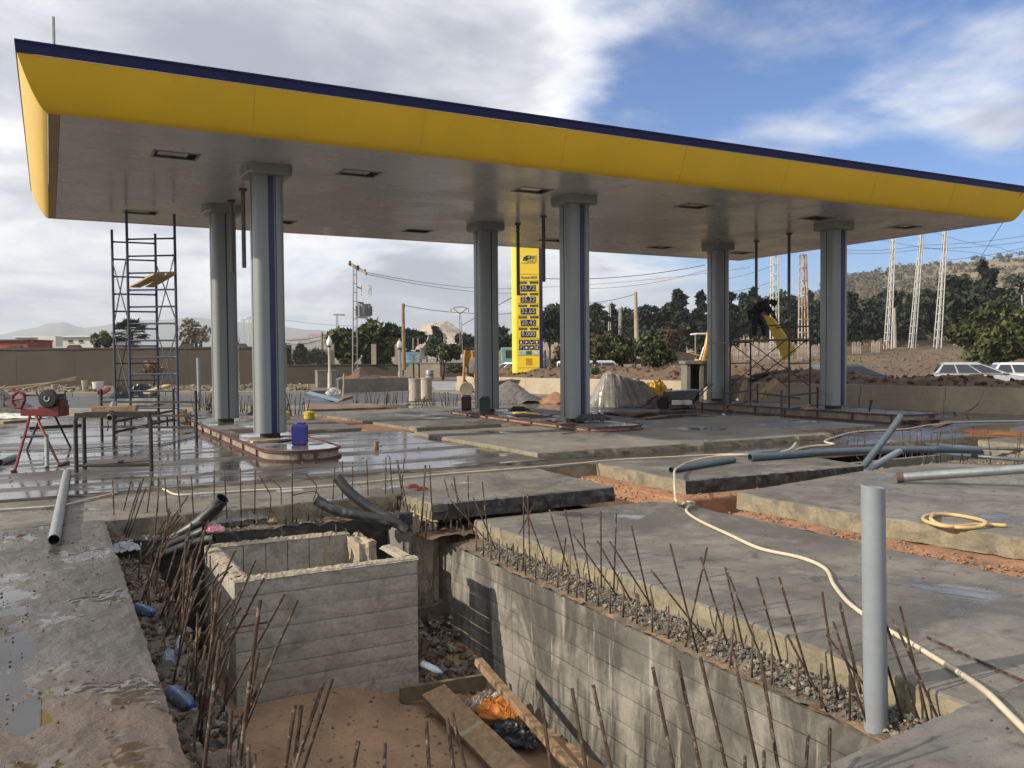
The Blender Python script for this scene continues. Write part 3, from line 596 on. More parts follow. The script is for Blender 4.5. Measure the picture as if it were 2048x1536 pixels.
def rough_top(pts, w, z, parent, seed, mat):
    mb = MB(); n = 0
    for a, b in zip(pts[:-1], pts[1:]):
        a, b = Vector(a), Vector(b); L = (b - a).length; k = int(L / .025); u = (b - a).normalized(); nr = Vector((-u.y, u.x, 0)); base = len(mb.v)
        for i in range(k + 1):
            s = i / k; c = a.lerp(b, s)
            for j in range(5):
                t = (j / 4 - .5) * w; zz = z + (.016 * abs(fz(c.x + t, c.y + t, seed, 14)) + .012 * fz(c.x, c.y + t * 3, seed, 34)) * (1 if 0 < j < 4 else .3) - (.02 if j in (0, 4) else 0)
                q = c + nr * (t * (1 + .18 * fz(c.x, c.y, j, 16))); mb.v.append((q.x, q.y, zz))
        for i in range(k):
            for j in range(4): p = base + i * 5 + j; mb.f.append((p, p + 1, p + 6, p + 5)); mb.m.append(0)
    return mb.build('rough_top', mat, parent)
rough_top([(X0 - .012, Y0 + .065, 0), (X1 + .012, Y0 + .065, 0)], .16, ZT + .006, BX, 1, PALEBREAK)
rough_top([(X0 + .065, Y0 + .13, 0), (X0 + .065, Y1 - .13, 0)], .16, ZT + .004, BX, 2, PALEBREAK)
rough_top([(X0, Y1 - .07, 0), (X1 - .35, Y1 - .07, 0)], .16, ZT + .005, BX, 3, PALEBREAK)
rough_top([(X1 - .065, Y0 + .14, 0), (X1 - .065, Y0 + .7, 0)], .16, ZT - .002, BX, 4, PALEBREAK)
grid('box_floor', X0 + .1, X1 - .1, 10, Y0 + .1, Y1 - .1, 10, lambda x, y: -1.2 + .05 * fz(x, y, 3, 3), RUBBLE, BX)
# --- far pit on the right
FP = thing('tank_pit', 'far pit with dark sides, rubble and thin rebar beyond the slab at the right', 'pit', (13, 9.3, -1))
cx, cy = (PB[0] + PB[1]) / 2, (PB[2] + PB[3]) / 2
for c, d in (((cx, PB[3] + .06, -.75), (PB[1] - PB[0], .12, 1.1)), ((cx, PB[2] - .06, -.75), (PB[1] - PB[0], .12, 1.1)), ((PB[0] - .06, cy, -.75), (.12, 1.9, 1.1)), ((PB[1] + .06, cy, -.75), (.12, 1.9, 1.1))):
    MB().box(c, d).build('pit_side', CONC, FP)
grid('pit_bed', PB[0], PB[1], 60, PB[2], PB[3], 24, lambda x, y: -.95 + .62 * max(0, min(1, (y - 9.0) / .25)) + .05 * fz(x, y, 2, 4), RUBBLE, FP)
stones('rubble', 350, lambda r: 11 + 4.4 * r.random(), lambda r: 9.25 + .8 * r.random(), lambda x, y: -.34, (.012, .05), [RUBBLE, STONES[2], STONES[1], SOIL], None, None, 12, FP)
rebars(FP, [(460, 180, 455, 420), (590, 190, 500, 420), (575, 250, 540, 420), (635, 180, 605, 420), (660, 160, 640, 420), (712, 170, 705, 420), (700, 215, 760, 430), (375, 260, 425, 400), (1030, 140, 1040, 430), (1092, 170, 1092, 420), (1150, 145, 1155, 440), (1187, 140, 1187, 430),
            (1285, 150, 1245, 450), (1360, 150, 1300, 430), (1320, 160, 1320, 430), (1445, 150, 1450, 420), (1480, 155, 1450, 420), (1620, 180, 1575, 430), (1610, 210, 1740, 430), (1745, 160, 1770, 440), (2010, 220, 1970, 450), (2025, 190, 2000, 440),
            (1535, 340, 1505, 490), (1530, 345, 1545, 490), (1345, 335, 1355, 500), (1255, 310, 1210, 500), (1055, 360, 1055, 430), (1110, 355, 1110, 430), (1205, 350, 1205, 450), (1290, 355, 1290, 450), (1410, 370, 1410, 450),
            (860, 285, 815, 490), (875, 270, 830, 440), (930, 260, 935, 430), (960, 270, 970, 430), (605, 355, 790, 530)], -.3, 1560, 820, .238, thick=.9)

# crumbs of mortar, mud and stone left lying on the slabs and in the channels
def scatter(n, boxes, z, size, mats, label, seed):
    ar = [(b[1] - b[0]) * (b[3] - b[2]) for b in boxes]; cum = np.cumsum(ar) / sum(ar); st = {}
    def xf(r): st['b'] = boxes[int(np.searchsorted(cum, r.random()))]; return st['b'][0] + (st['b'][1] - st['b'][0]) * r.random()
    return stones('crumbs', n, xf, lambda r: st['b'][2] + (st['b'][3] - st['b'][2]) * r.random(), lambda x, y: z, size, mats, label, 'crumbs', seed)
scatter(900, [(4.4, 6.9, 2.6, 8.7)], -.203, (.002, .012), [RUBBLE, CONC, STONES[1], DARKSOIL], 'mortar crumbs scattered over the big sunlit slab', 61)
scatter(900, [(7.8, 11.5, 2.4, 7.4), (7.6, 10.4, 9.1, 10.8)], -.003, (.002, .016), [RUBBLE, CONC, STONES[1], DARKSOIL], 'crumbs and pebbles scattered over the two thick slabs at right', 62)
scatter(700, [(-1.5, 3.6, 10., 11.5), (3.9, 6.2, 9.1, 11.4)], -.003, (.002, .014), [RUBBLE, CONC, DARKSOIL], 'crumbs scattered over the damp slab behind the pit', 63)
scatter(900, [(-1.3, .40, 3.6, 9.6)], -.004, (.002, .015), [RUBBLE, CONC, DARKSOIL, BROWNSOIL], 'mud crumbs and pebbles on the rough left slab', 64)
scatter(900, [(7.0, 7.35, 2.5, 7.7)], -.205, (.004, .03), [SOIL, SOIL, RUBBLE, CONC], 'clods in the orange channel beside the sunlit slab', 65)
scatter(500, [(6.45, 7.4, 9., 11.5), (7.15, 10.8, 8.55, 8.9)], -.2, (.004, .03), [SOIL, SOIL, RUBBLE], 'clods in the orange channel round the slab with the pipes', 66)
scatter(300, [(2.8, 4.6, 2.0, 2.45), (4.6, 7, 1.2, 2.1)], -.052, (.002, .012), [RUBBLE, CONC, DARKSOIL], 'crumbs on the nearest slab in the lower right corner', 67)
scatter(700, [(-1, 6.5, 12, 18), (7.2, 13, 12.3, 16.5)], .06, (.004, .025), [RUBBLE, CONC, DARKSOIL], 'debris crumbs over the wet slabs round the islands', 68)
# ================================================================== CANOPY
CX0, CX1, CY0, CY1, CZ = .05, 22.77, 14.07, 24.35, 5.2
CN = thing('station_canopy', 'large petrol station canopy with yellow and navy fascia on six grey columns', 'canopy', (11.4, 19.2, 0))
def soffit_mat():
    m = bpy.data.materials.new('painted soffit'); m.use_nodes = True; t = m.node_tree; g = NG(t); p = t.nodes['Principled BSDF']
    vec = g.n('ShaderNodeNewGeometry').outputs['Position']
    c = g.mix(g.sstep(g.noise(vec, .35, 5, .6, .3), .35, .65), (.50, .505, .51), (.43, .435, .44))
    g.set(p.inputs['Base Color'], c)
    g.set(p.inputs['Roughness'], g.math('ADD', .16, g.math('MULTIPLY', g.sstep(g.noise(vec, .5, 6, .6, .3), .3, .7), .2)))
    p.inputs['Specular IOR Level'].default_value = .5
    b = g.n('ShaderNodeBump'); b.inputs['Strength'].default_value = .35; b.inputs['Distance'].default_value = .02
    h = g.math('ADD', g.noise(g.mapping(vec, scale=(.6, 3.2, 1)), 1.1, 5, .6, .6), g.math('MULTIPLY', g.noise(vec, 7, 3), .04)); g.set(b.inputs['Height'], h)
    g.set(p.inputs['Normal'], b.outputs[0]); return m
SOFF = soffit_mat()
# soffit boards: long painted strips, with openings for the lamps
LX = [2.0, 5.3, 9.12, 13.52, 17.62, 21.05]; LY = [16.0, 22.5]; LW2, LH2 = .36, .25
def soffit_strip(y0, y1):
    xs = [(CX0 + .16, CX1 - .02)]
    mb = MB(); cuts = []
    for ly in LY:
        if y0 < ly + LH2 and y1 > ly - LH2: cuts = [(lx - LW2, lx + LW2, ly - LH2, ly + LH2) for lx in LX]
    segs = [CX0 + .16] + [c for q in cuts for c in q[:2]] + [CX1 - .02]
    for i in range(0, len(segs) - 1):
        hole = cuts and i % 2 == 1
        if not hole: mb.box(((segs[i] + segs[i + 1]) / 2, (y0 + y1) / 2, CZ + .02), (segs[i + 1] - segs[i], y1 - y0 - .005, .04))
        else:
            hy0, hy1 = cuts[0][2], cuts[0][3]
            for a, b in ((y0, min(y1, hy0)), (max(y0, hy1), y1)):
                if b - a > .002: mb.box(((segs[i] + segs[i + 1]) / 2, (a + b) / 2, CZ + .02), (segs[i + 1] - segs[i], b - a - .005, .04))
    return mb.build('soffit_board', SOFF, CN)
ns = 26
for i in range(ns): soffit_strip(CY0 + .02 + (CY1 - CY0 - .04) * i / ns, CY0 + .02 + (CY1 - CY0 - .04) * (i + 1) / ns)
MB().box(((CX0 + CX1) / 2, (CY0 + CY1) / 2, 5.75), (CX1 - CX0 - .1, CY1 - CY0 - .1, .5)).build('roof_deck', pm('roof deck', (.12, .12, .12), .7, fine=0.), CN)
MB().box((CX0 + .08, (CY0 + CY1) / 2, CZ + .018), (.15, CY1 - CY0, .045)).build('edge_trim', pm('edge trim', (.40, .26, .06), .5, fine=0.), CN)
# curved fascia: quarter curve from the soffit edge out and up
prof = [(.0, 0.)] + [(.36 * math.sin(a), .66 - .66 * math.cos(a)) for a in [R_(q) for q in (12, 24, 36, 48, 60, 72, 84)]] + [(.36, .69)]
prof = [(.0, 0.)] + [(.36 * (t ** .62), .70 * t) for t in (.05, .1, .17, .26, .37, .5, .65, .82, 1.)]
def frame_ring(d, z): return [(CX0 - d, CY0 - d, z), (CX1 + d, CY0 - d, z), (CX1 + d, CY1 + d, z), (CX0 - d, CY1 + d, z)]
def fascia(side):
    mb = MB(); a, b = ((0, 1), (1, 2), (2, 3), (3, 0))[side]; n = len(prof)
    L = 22.7 if side % 2 == 0 else 10.3; k = int(L / 3.05)
    for d, z in prof:
        r = frame_ring(d, CZ - .012 + z); p, q = Vector(r[a]), Vector(r[b])
        for i in range(k + 1): mb.v.append(tuple(p.lerp(q, i / k)))
    for j in range(n - 1):
        for i in range(k): c = j * (k + 1) + i; mb.f.append((c, c + 1, c + k + 2, c + k + 1)); mb.m.append(0)
    return mb.build('fascia', YELLOW, CN, 'all')
for s in range(4): fascia(s)
# panel seams on the long front fascia (shallow cover strips)
for i in range(1, 8):
    x = CX0 + (CX1 - CX0) * i / 8; pts = [(x, CY0 - d - .002, CZ - .012 + z) for d, z in prof[1:]]
    MB().tube(pts, .0045, 5).build('panel_seam', pm('seam yellow', (.70, .44, .02), .45, fine=0.), CN)
mb = MB(); zz0, zz1 = CZ + .69, CZ + .865
for z, d in ((zz0, .362), (zz0, .372), (zz1 - .03, .372), (zz1 - .03, .385), (zz1, .385), (zz1, .15)): mb.v += frame_ring(d, z)
for j in range(5):
    for k in range(4): mb.f.append((j * 4 + k, j * 4 + (k + 1) % 4, (j + 1) * 4 + (k + 1) % 4, (j + 1) * 4 + k)); mb.m.append(0)
mb.build('cap_strip', NAVY, CN)
p = G(84, 86, 6.06); MB().tube([(p.x + .15, p.y + .5, 6.0), (p.x + .15, p.y + .5, 6.62)], .022, 8).build('roof_rod', GALV, CN)
LAMPF = pm('lamp frame', (.30, .29, .28), .5, fine=0.)
for j, ly in enumerate(LY):
    for i, lx in enumerate(LX):
        mb = MB(); mb.box((lx, ly, CZ + .16), (LW2 * 2, LH2 * 2, .02))
        for sx in (-1, 1): mb.box((lx + sx * (LW2 + .005), ly, CZ + .09), (.012, LH2 * 2, .16))
        for sy in (-1, 1): mb.box((lx, ly + sy * (LH2 + .005), CZ + .09), (LW2 * 2, .012, .16))
        w = mb.build('lamp_recess', pm('dark recess', (.09, .088, .085), .8, fine=0.), CN)
        fr = MB()
        for sx in (-1, 1): fr.box((lx + sx * LW2, ly, CZ - .004), (.04, LH2 * 2 + .06, .014))
        for sy in (-1, 1): fr.box((lx, ly + sy * LH2, CZ - .004), (LW2 * 2, .04, .014))
        fr.build('lamp_frame', LAMPF, w)
        if (i, j) not in ((4, 0), (1, 1), (2, 1)): MB().box((lx - .04, ly, CZ + .05), (.5, .38, .06)).build('lamp_glass', pm('lamp glass', (.45, .46, .46), .15, fine=0.), w, bevel=.01)
def column(x, y, ztop=CZ, z0=.29, hx=.27, hy=.285):
    ch = .13; pts = []
    for sx, sy in ((-1, -1), (1, -1), (1, 1), (-1, 1)):
        for k in range(5):
            a = math.atan2(sy, sx) - R_(45) + R_(90) * k / 4; pts.append((sx * (hx - ch) + ch * math.cos(a), sy * (hy - ch) + ch * math.sin(a)))
    mb = MB(); mb.prism([(x + a, y + b) for a, b in pts], z0, ztop - .18)
    c = mb.build('column', GREYPAINT, CN, True, angle=30)
    for s in ((-1,) if y < 18 else ()):
        MB().box((x + .02, y + s * (hy + .003), (z0 + ztop - .2) / 2 + .0), (.10, .02, ztop - z0 - .2)).build('blue_stripe', BLUE, c)
        MB().box((x + .10, y + s * (hy + .0005), (z0 + ztop - .2) / 2), (.012, .012, ztop - z0 - .22)).build('seam', BLACK, c)
    if y > 18: MB().box((x + .02, y - hy, (z0 + ztop - .2) / 2), (.03, .012, ztop - z0 - .22)).build('seam', BLACK, c)
    for s in (-1, 1): MB().box((x + s * (hx + .001), y, (z0 + ztop - .2) / 2), (.012, .016, ztop - z0 - .22)).build('seam', BLACK, c)
    k = .09; P = [(-.41 + k, -.41), (.41 - k, -.41), (.41, -.41 + k), (.41, .41 - k), (.41 - k, .41), (-.41 + k, .41), (-.41, .41 - k), (-.41, -.41 + k)]
    MB().loft([[(x + a * s, y + b * s, z) for a, b in P] for s, z in ((.80, ztop - .205), (.97, ztop - .185), (1., ztop - .15), (1., ztop - .003))]).build('capital', GREYPAINT, c)
    MB().prism([(x + a * .62, y + b * .62) for a, b in pts], .17, z0 + .02).build('column_base', BLACK, c)
    return c
COLS = [(3.6, 16.28), (3.6, 20.85), (10.35, 16.29), (10.3, 20.6), (18.74, 16.45), (18.9, 21.2)]
for x, y in COLS: column(x, y)
DRAIN = pm('dark drain pipe', (.12, .115, .11), .45, metal=.4, fine=0.)
for (px, py, pyb, x, y) in ((486, 378, 535, 3.62, 18.52), (463, 400, 545, 3.64, 19.91), (1036, 447, 590, 11.02, 20.12), (1087, 432, 563, 11.02, 18.78), (1513, 482, 596, 19.38, 20.0), (1578, 467, 634, 19.07, 18.36)):
    d = depth((x, y, 5.2)); zb = D(px, pyb, d).z
    d_ = MB().tube([(x, y, zb), (x, y, 5.2)], .045, 10).build('drain_pipe', DRAIN if x > 5 else pm('grey drain pipe', (.17, .17, .165), .5, fine=0.), CN, True, angle=40)
    MB().tube([(x, y, 5.16), (x, y, 5.2)], .085, 12).build('flange', DRAIN, d_)
# ================================================================== PUMP ISLANDS
ISTOP = wet_concrete('island top', (.24, .235, .225), (.17, .165, .155), wet=.62, wscale=1.3, bump=.2, flat=.05)
ISFILL = pm('island infill concrete', (.36, .32, .25), .85, col2=(.22, .19, .15), vs=4, fine=.25, bump=.4, stain=((.12, .07, .05), 5, .6))
def island(x0, x1, y0, y1, zb, zt, label, pit=None, nfront=True):
    t = thing('pump_island', label, 'pump island', ((x0 + x1) / 2, (y0 + y1) / 2, zb), group='pump islands under the canopy')
    r = .55; pts = []
    for cx_, cy_, a0 in ((x1 - r, y0 + r, -90), (x1 - r, y1 - r, 0), (x0 + r, y1 - r, 90), (x0 + r, y0 + r, 180)):
        for k in range(9): a = R_(a0 + 90 * k / 8); pts.append((cx_ + r * math.cos(a), cy_ + r * math.sin(a)))
    cxm, cym = (x0 + x1) / 2, (y0 + y1) / 2
    sc = lambda s: [(cxm + (a - cxm) * (1 - s / ((x1 - x0) / 2)), cym + (b - cym) * (1 - s / ((y1 - y0) / 2))) for a, b in pts]
    MB().prism(sc(.03), zb - .02, zt - .012).build('infill', [ISFILL], t)
    MB().prism(sc(.035), zt - .012, zt - .004).build('island_top', ISTOP, t)
    def band(z0, z1, w0, w1, nm):
        A, B = sc(w0), sc(w1); n = len(A); mb = MB()
        for q, z in ((A, z0), (A, z1), (B, z1), (B, z0)): mb.v += [(a, b, z) for a, b in q]
        for i in range(4):
            j = (i + 1) % 4
            for k in range(n): mb.f.append((i * n + k, i * n + (k + 1) % n, j * n + (k + 1) % n, j * n + k)); mb.m.append(0)
        return mb.build(nm, ISLRED, t)
    band(zt - .03, zt + .004, 0, .05, 'top_rail'); band(zb, zb + .028, -.012, .05, 'bottom_rail')
    ring = sc(.006); n = len(ring); acc = 0; last = -9
    for i in range(n):
        a, b = Vector(ring[i]), Vector(ring[(i + 1) % n]); L = (b - a).length; s = 0
        while s < L:
            if acc + s - last > 1.1 or last < 0:
                p = a + (b - a) * s / L; ang = math.atan2((b - a).y, (b - a).x)
                MB().box((p.x, p.y, (zb + zt) / 2), (.05, .022, zt - zb - .05), ang).build('stiffener', ISLRED, t); last = acc + s
            s += .06
        acc += L
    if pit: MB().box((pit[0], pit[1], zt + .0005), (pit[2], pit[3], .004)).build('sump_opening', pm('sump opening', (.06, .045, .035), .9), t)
    return t
island(2.95, 4.25, 13.5, 22.5, .035, .20, 'nearest pump island with a blue jerrycan, left of the other two', (3.55, 18.0, .62, 1.1))
island(9.65, 11.2, 14.55, 21.95, .10, .21, 'middle pump island with red steel frame and two jerrycans at its far end', (10.4, 18.3, .62, 1.1))
island(17.85, 19.55, 13.6, 22.1, -.02, .20, 'right-hand pump island under the scaffold with the bending worker')
# ================================================================== JERRYCANS, TIN
def jerrycan(loc, w, dpt, h, mat, rz, label):
    t = thing('jerrycan', label, 'jerrycan', loc, rz, 'plastic jerrycans on the pump islands')
    b = .03; P = lambda s: [(w / 2 * sx * s, dpt / 2 * sy * s) for sx, sy in ((-1, -1), (1, -1), (1, 1), (-1, 1))]
    MB().loft([[(a, c, z) for a, c in P(s)] for s, z in ((.9, 0), (1, .02), (1, h * .14), (.965, h * .15), (.965, h * .17), (1, h * .18), (1, h * .84), (.86, h * .91), (.6, h * .93))]).build('body', mat, t, bevel=.018)
    MB().tube([(-w * .28, 0, h * .9), (-w * .2, 0, h * .985), (w * .05, 0, h * .985), (w * .1, 0, h * .9)], .014, 8).build('handle', mat, t)
    MB().lathe([(.03, h * .9), (.03, h * .96), (.036, h * .96), (.036, h * 1.0), (.03, h * 1.01)], 14, (w * .27, 0, 0)).build('cap', mat, t)
    return t
p = G(600, 889, .2); jerrycan(p, .235, .21, .37, pm('blue plastic', (.012, .016, .19), .4, var=.15, fine=0.), -.5, 'blue plastic jerrycan on the nearest pump island')
p = G(933, 819, .21); jerrycan(p, .27, .22, .40, pm('dark red plastic', (.075, .022, .02), .5, var=.2, fine=0.), -.5, 'dark red jerrycan at the far end of the middle island')
p = G(970, 829, .21); jerrycan(p, .27, .22, .46, pm('dark green plastic', (.008, .033, .03), .5, var=.2, fine=0.), -.5, 'dark green jerrycan against the rear column of the middle island')
t = thing('paint_tin', 'small rusty paint tin standing alone on the wet slab', 'tin', G(752, 897, .035), 0)
MB().lathe([(.05, 0), (.052, .006), (.05, .012), (.05, .118), (.053, .122), (.053, .128)], 20).build('can', pm('tin label', (.38, .20, .11), .5, col2=(.10, .05, .035), vs=18, coord='obj', stain=((.5, .42, .36), 22, .7)), t)
MB().lathe([(.046, .117), (.046, .124)], 20).build('lid', pm('tin lid', (.06, .045, .035), .6, metal=.5), t)
# planks and cloth at the foot of the columns
def plank(name, p, q, w, h, mat, label, cat='plank', lift=0., roll=0.):
    p, q = Vector(p), Vector(q); mb = MB(); n = 6; u = (q - p).normalized(); side = u.cross(Vector((0, 0, 1))).normalized(); side = Matrix.Rotation(roll, 3, u) @ side; up = side.cross(u); rings = []
    for i in range(n + 1):
        c = p.lerp(q, i / n) + up * lift + Vector((0, 0, .006 * nz(i, p.x * 9, 0, .9)))
        ww = w * (1 + .03 * nz(i, p.y, 2, 1.3)); rings.append([c + side * ww / 2 - up * h / 2, c - side * ww / 2 - up * h / 2, c - side * ww / 2 + up * h / 2, c + side * ww / 2 + up * h / 2])
    return tag(mb.loft(rings).build(name, mat, bevel=.003), label, cat)
plank('plank', G(503, 884, .22), G(558, 880, .22), .12, .04, PALEWOOD, 'short pale board in front of the first column')
plank('plank', G(545, 884, .215), G(588, 878, .215), .22, .02, DARKSTEEL, 'dark flat offcut beside the blue jerrycan', 'offcut')
def cloth(name, c, w, h, mat, label, cat, amp=.05, seed=0, rz=0., lift=0., n=26, tilt=None, fold=4., edge=.18):
    """crumpled sheet, with two sides and ragged outline"""
    M = Matrix.Translation(Vector(c)) @ Matrix.Rotation(rz, 4, 'Z')
    if tilt: M = M @ Matrix.Rotation(tilt, 4, 'Y')
    mb = MB()
    for layer in (0, 1):
        for j in range(n + 1):
            for i in range(n + 1):
                u, v = i / n - .5, j / n - .5; r = 1 + edge * nz(math.atan2(v, u) * 1.2, seed, 1, 1.6)
                a = abs(fz(u * fold, v * fold, seed, 1., 4)); b_ = abs(fz(u * fold * 1.7 + 4, v * fold * 1.7, seed + 3, 1., 3))
                z = lift + amp * (1.0 - 1.3 * a) * max(0., 1 - (2 * abs(u)) ** 3) * max(0., 1 - (2 * abs(v)) ** 3) + amp * .35 * b_
                mb.v.append(tuple(M @ Vector((u * w * r + amp * .6 * nz(u * 6, v * 6, seed + 9), v * h * r, z - layer * .0035))))
    N = (n + 1) ** 2
    for layer in (0, 1):
        for j in range(n):
            for i in range(n):
                a = layer * N + j * (n + 1) + i; q = (a, a + 1, a + n + 2, a + n + 1); mb.f.append(q if layer == 0 else q[::-1]); mb.m.append(0)
    return tag(mb.build(name, mat), label, cat)
BLACKPLAST = pm('black plastic sheet', (.02, .024, .03), .38, var=.2, fine=0.)
cloth('hose_bundle', G(1185, 841, .24), .9, .5, BLACKPLAST, 'black crumpled cable bundle at the foot of the middle front column', 'cable bundle', .14, 3)
cloth('hose_bundle', G(1037, 822, .24), .5, .35, BLACKPLAST, 'small black cable heap on the middle island', 'cable bundle', .12, 5)
# ================================================================== LEFT SCAFFOLD TOWER
def tube_between(parent, name, p, q, r, mat, n=7): return MB().tube([p, q], r, n).build(name, mat, parent, True, angle=40)
ST = thing('scaffold_tower', 'tall blue ladder-frame scaffold tower standing at the left under the canopy', 'scaffold', (1.7, 19.5, 0))
fr_front = [G(262, 858, .035), G(357, 858, .035)]; fr_back = [G(232, 848, .035), G(318, 845, .035)]
def ladder_frame(a, b, top_a, top_b, z0, dz, nr, mat):
    f = MB().tube([a, (a.x, a.y, top_a)], .031, 8).tube([b, (b.x, b.y, top_b)], .031, 8).build('ladder_frame', mat, ST, True, angle=40)
    for i in range(nr):
        z = z0 + dz * i; p, q = Vector((a.x, a.y, z)), Vector((b.x, b.y, z)); m1, m2 = p.lerp(q, .07), p.lerp(q, .93)
        MB().tube([p, m1, m2, q], [.034, .021, .021, .034], 8).build('rung', mat, f)
    return f
d1, d2 = depth(fr_front[0]), depth(fr_back[0]); hor = lambda x: 722.7 - .0077 * x
zt1 = D(258, 428, d1).z; zt2 = D(224, 461, d2).z; f1 = D(258, 458, d1).z; f2 = D(224, 485, d2).z
ladder_frame(fr_front[0], fr_front[1], zt1, zt1 - .05, f1 - 10 * (f1 - .95) / 10 - .42, (f1 - .95) / 9.6, 11, SCAFBLUE)
ladder_frame(fr_back[0], fr_back[1], zt2, zt2 - .05, f2 - 9 * (f2 - .7) / 9, (f2 - .7) / 9, 10, SCAFBLUE)
def at_h(p, z): return Vector((p.x, p.y, z))
for a, b in ((fr_front[0], fr_back[0]), (fr_front[1], fr_back[1])):
    for z0, z1 in ((4.15, 2.55), (2.35, .75)):
        tube_between(ST, 'cross_brace', at_h(a, z0), at_h(b, z1), .014, GALV if a is fr_front[1] else SCAFDARK); tube_between(ST, 'cross_brace', at_h(a, z1), at_h(b, z0), .014, SCAFDARK)
zp = f1 - (f1 - .95) / 9.6 * 3 + .03
for k, (u0, u1) in enumerate(((.10, .36), (.62, .84))):
    pass
tw = []
a = at_h(fr_back[0], zp - .06).lerp(at_h(fr_back[1], zp - .06), .55); b = at_h(fr_front[0], zp).lerp(at_h(fr_front[1], zp), .60)
u = (b - a).normalized()
plank('plank', a - u * .25, b + u * .35, .26, .045, PALEWOOD, 'pale board laid across the rungs high in the blue scaffold tower', lift=.03)
a2 = at_h(fr_back[0], zp - .06).lerp(at_h(fr_back[1], zp - .06), .86); b2 = at_h(fr_front[0], zp).lerp(at_h(fr_front[1], zp), .84); u = (b2 - a2).normalized()
plank('plank', a2 - u * .1, b2 + u * .38, .2, .045, PALEWOOD, 'narrower board at the right in the blue scaffold tower', lift=.03)
# steel base frames lying round the tower's foot
BF_ = thing('steel_frame', 'low dark steel frame of posts and rails round the foot of the blue scaffold', 'steel frame', (1.6, 17.8, .035))
Pa, Pb, Pc = G(204, 882, .035), G(393, 884, .035), G(228, 893, .035)
for p_, top in ((Pa, 1.08), (Pb, 1.05), (Pc, .75), (G(348, 862, .035), 1.0), (G(317, 850, .035), .7)): tube_between(BF_, 'post', p_, at_h(p_, top), .03, DARKSTEEL)
Pd = G(348, 862, .035)
for z in (.32, .55, .82): MB().bar(at_h(Pa, z), at_h(Pb, z), .035, .045).build('rail', DARKSTEEL, BF_)
for z in (.30, .5): MB().bar(at_h(Pc, z), at_h(Pd, z), .035, .045).build('rail', DARKSTEEL, BF_)
for u in (.25, .5, .7): p_ = Pa.lerp(Pb, u); MB().bar(at_h(p_, .3), at_h(p_, .56), .03).build('spacer', DARKSTEEL, BF_)
# ================================================================== PIPE THREADING MACHINE
TM = thing('pipe_threading_machine', 'red pipe threading machine with black chuck on splayed legs at far left', 'machine', G(85, 922, .035))
dm = depth(G(85, 922, .035)); q = lambda x, y, dd=0.: D(x, y, dm + dd)
for (p_, e, m_, r) in (((60, 832), (30, 940), REDP, .022), ((72, 832), (118, 930), REDP, .022), ((82, 832), (54, 900), DARKSTEEL, .018), ((110, 832), (141, 895), DARKSTEEL, .018)):
    dd = 0 if m_ is REDP else .75; e3 = G(*e, .04); tube_between(TM, 'leg', q(*p_, dd * .5), e3, r, m_)
tube_between(TM, 'foot_bar', G(31, 940, .05), G(24, 943, .05), .02, REDP); tube_between(TM, 'foot_bar', G(118, 931, .05), G(138, 924, .06), .022, REDP)
tube_between(TM, 'stretcher', q(40, 925, .3), q(118, 925, .1), .012, DARKSTEEL)
MB().bar(q(46, 874, .25), q(92, 872, .25), .16, .035).build('tray', BLACK, TM)
rx = ray(1024, 768); right = (CAM_R @ Vector((1, 0, 0))); right.z = 0; right.normalize(); fwd = Vector((-right.y, right.x, 0))
Mm = Matrix(((right.x, fwd.x, 0, 0), (right.y, fwd.y, 0, 0), (0, 0, 1, 0), (0, 0, 0, 1))); 
def mbox(x0, y0, x1, y1, th, name, mat, par, dd=0., bev=.012):
    a, b = q(x0, y1, dd), q(x1, y0, dd); c = (a + b) / 2; w = (b - a).dot(right); h = b.z - a.z
    return MB().box(None, (w, th, h), M=Matrix.Translation(c + fwd * th / 2) @ Mm).build(name, mat, par, bevel=bev)
mbox(40, 817, 80, 832, .34, 'drip_pan', REDP, TM); mbox(75, 812, 117, 834, .34, 'gear_case', REDP, TM); mbox(82, 788, 116, 814, .24, 'motor_housing', BLACK, TM, .03)
mbox(112, 800, 124, 817, .2, 'switch_box', REDP, TM, .05)
c = q(97, 797, -.02); Mch = Matrix.Translation(c) @ Mm @ Matrix.Rotation(R_(90), 4, 'X')
ch = MB().lathe([(.145, -.03), (.15, -.02), (.15, .03), (.135, .045), (.05, .05)], 28, M=Mch).build('chuck', BLACK, TM)
MB().tube([Mch @ Vector((.042 * math.cos(a), .042 * math.sin(a), .056)) for a in [R_(k) for k in range(120, 400, 25)]], .006, 6).build('white_mark', WHITE, ch)
ring = [(25, 792), (36, 783), (47, 788), (49, 800), (42, 815), (32, 815), (25, 806)]
va = MB().tube([q(*p_) for p_ in ring + ring[:1]], .028, 8).build('vise_frame', REDP, TM)
MB().tube([q(27, 800), q(48, 796)], .02, 8).build('vise_bar', REDP, va)
tube_between(TM, 'lever', q(36, 785), q(25, 778), .022, REDP); tube_between(TM, 'spindle', q(8, 795), q(26, 797), .012, BLACK); tube_between(TM, 'handle', q(8, 790), q(8, 815), .008, BLACK)
tube_between(TM, 'bed_rail', q(48, 791, .05), q(84, 791, .05), .014, DARKSTEEL); tube_between(TM, 'tool_post', q(130, 785), q(131, 805), .014, BLACK); tube_between(TM, 'tool_arm', q(116, 797), q(133, 795), .012, BLACK)
MB().tube([q(124, 808), q(129, 815), q(127, 826), q(123, 820), q(121, 812)], .008, 6).build('cable', BLACK, TM); tube_between(TM, 'lever', q(72, 783), q(78, 795), .012, BLACK)
pt = thing('pipe_stub', 'grey pipe stub standing on end before the threading machine', 'pipe', G(94, 935, .035)); tube_between(pt, 'tube', G(94, 936, .035), q(93, 872, -.2), .033, GALV, 14)
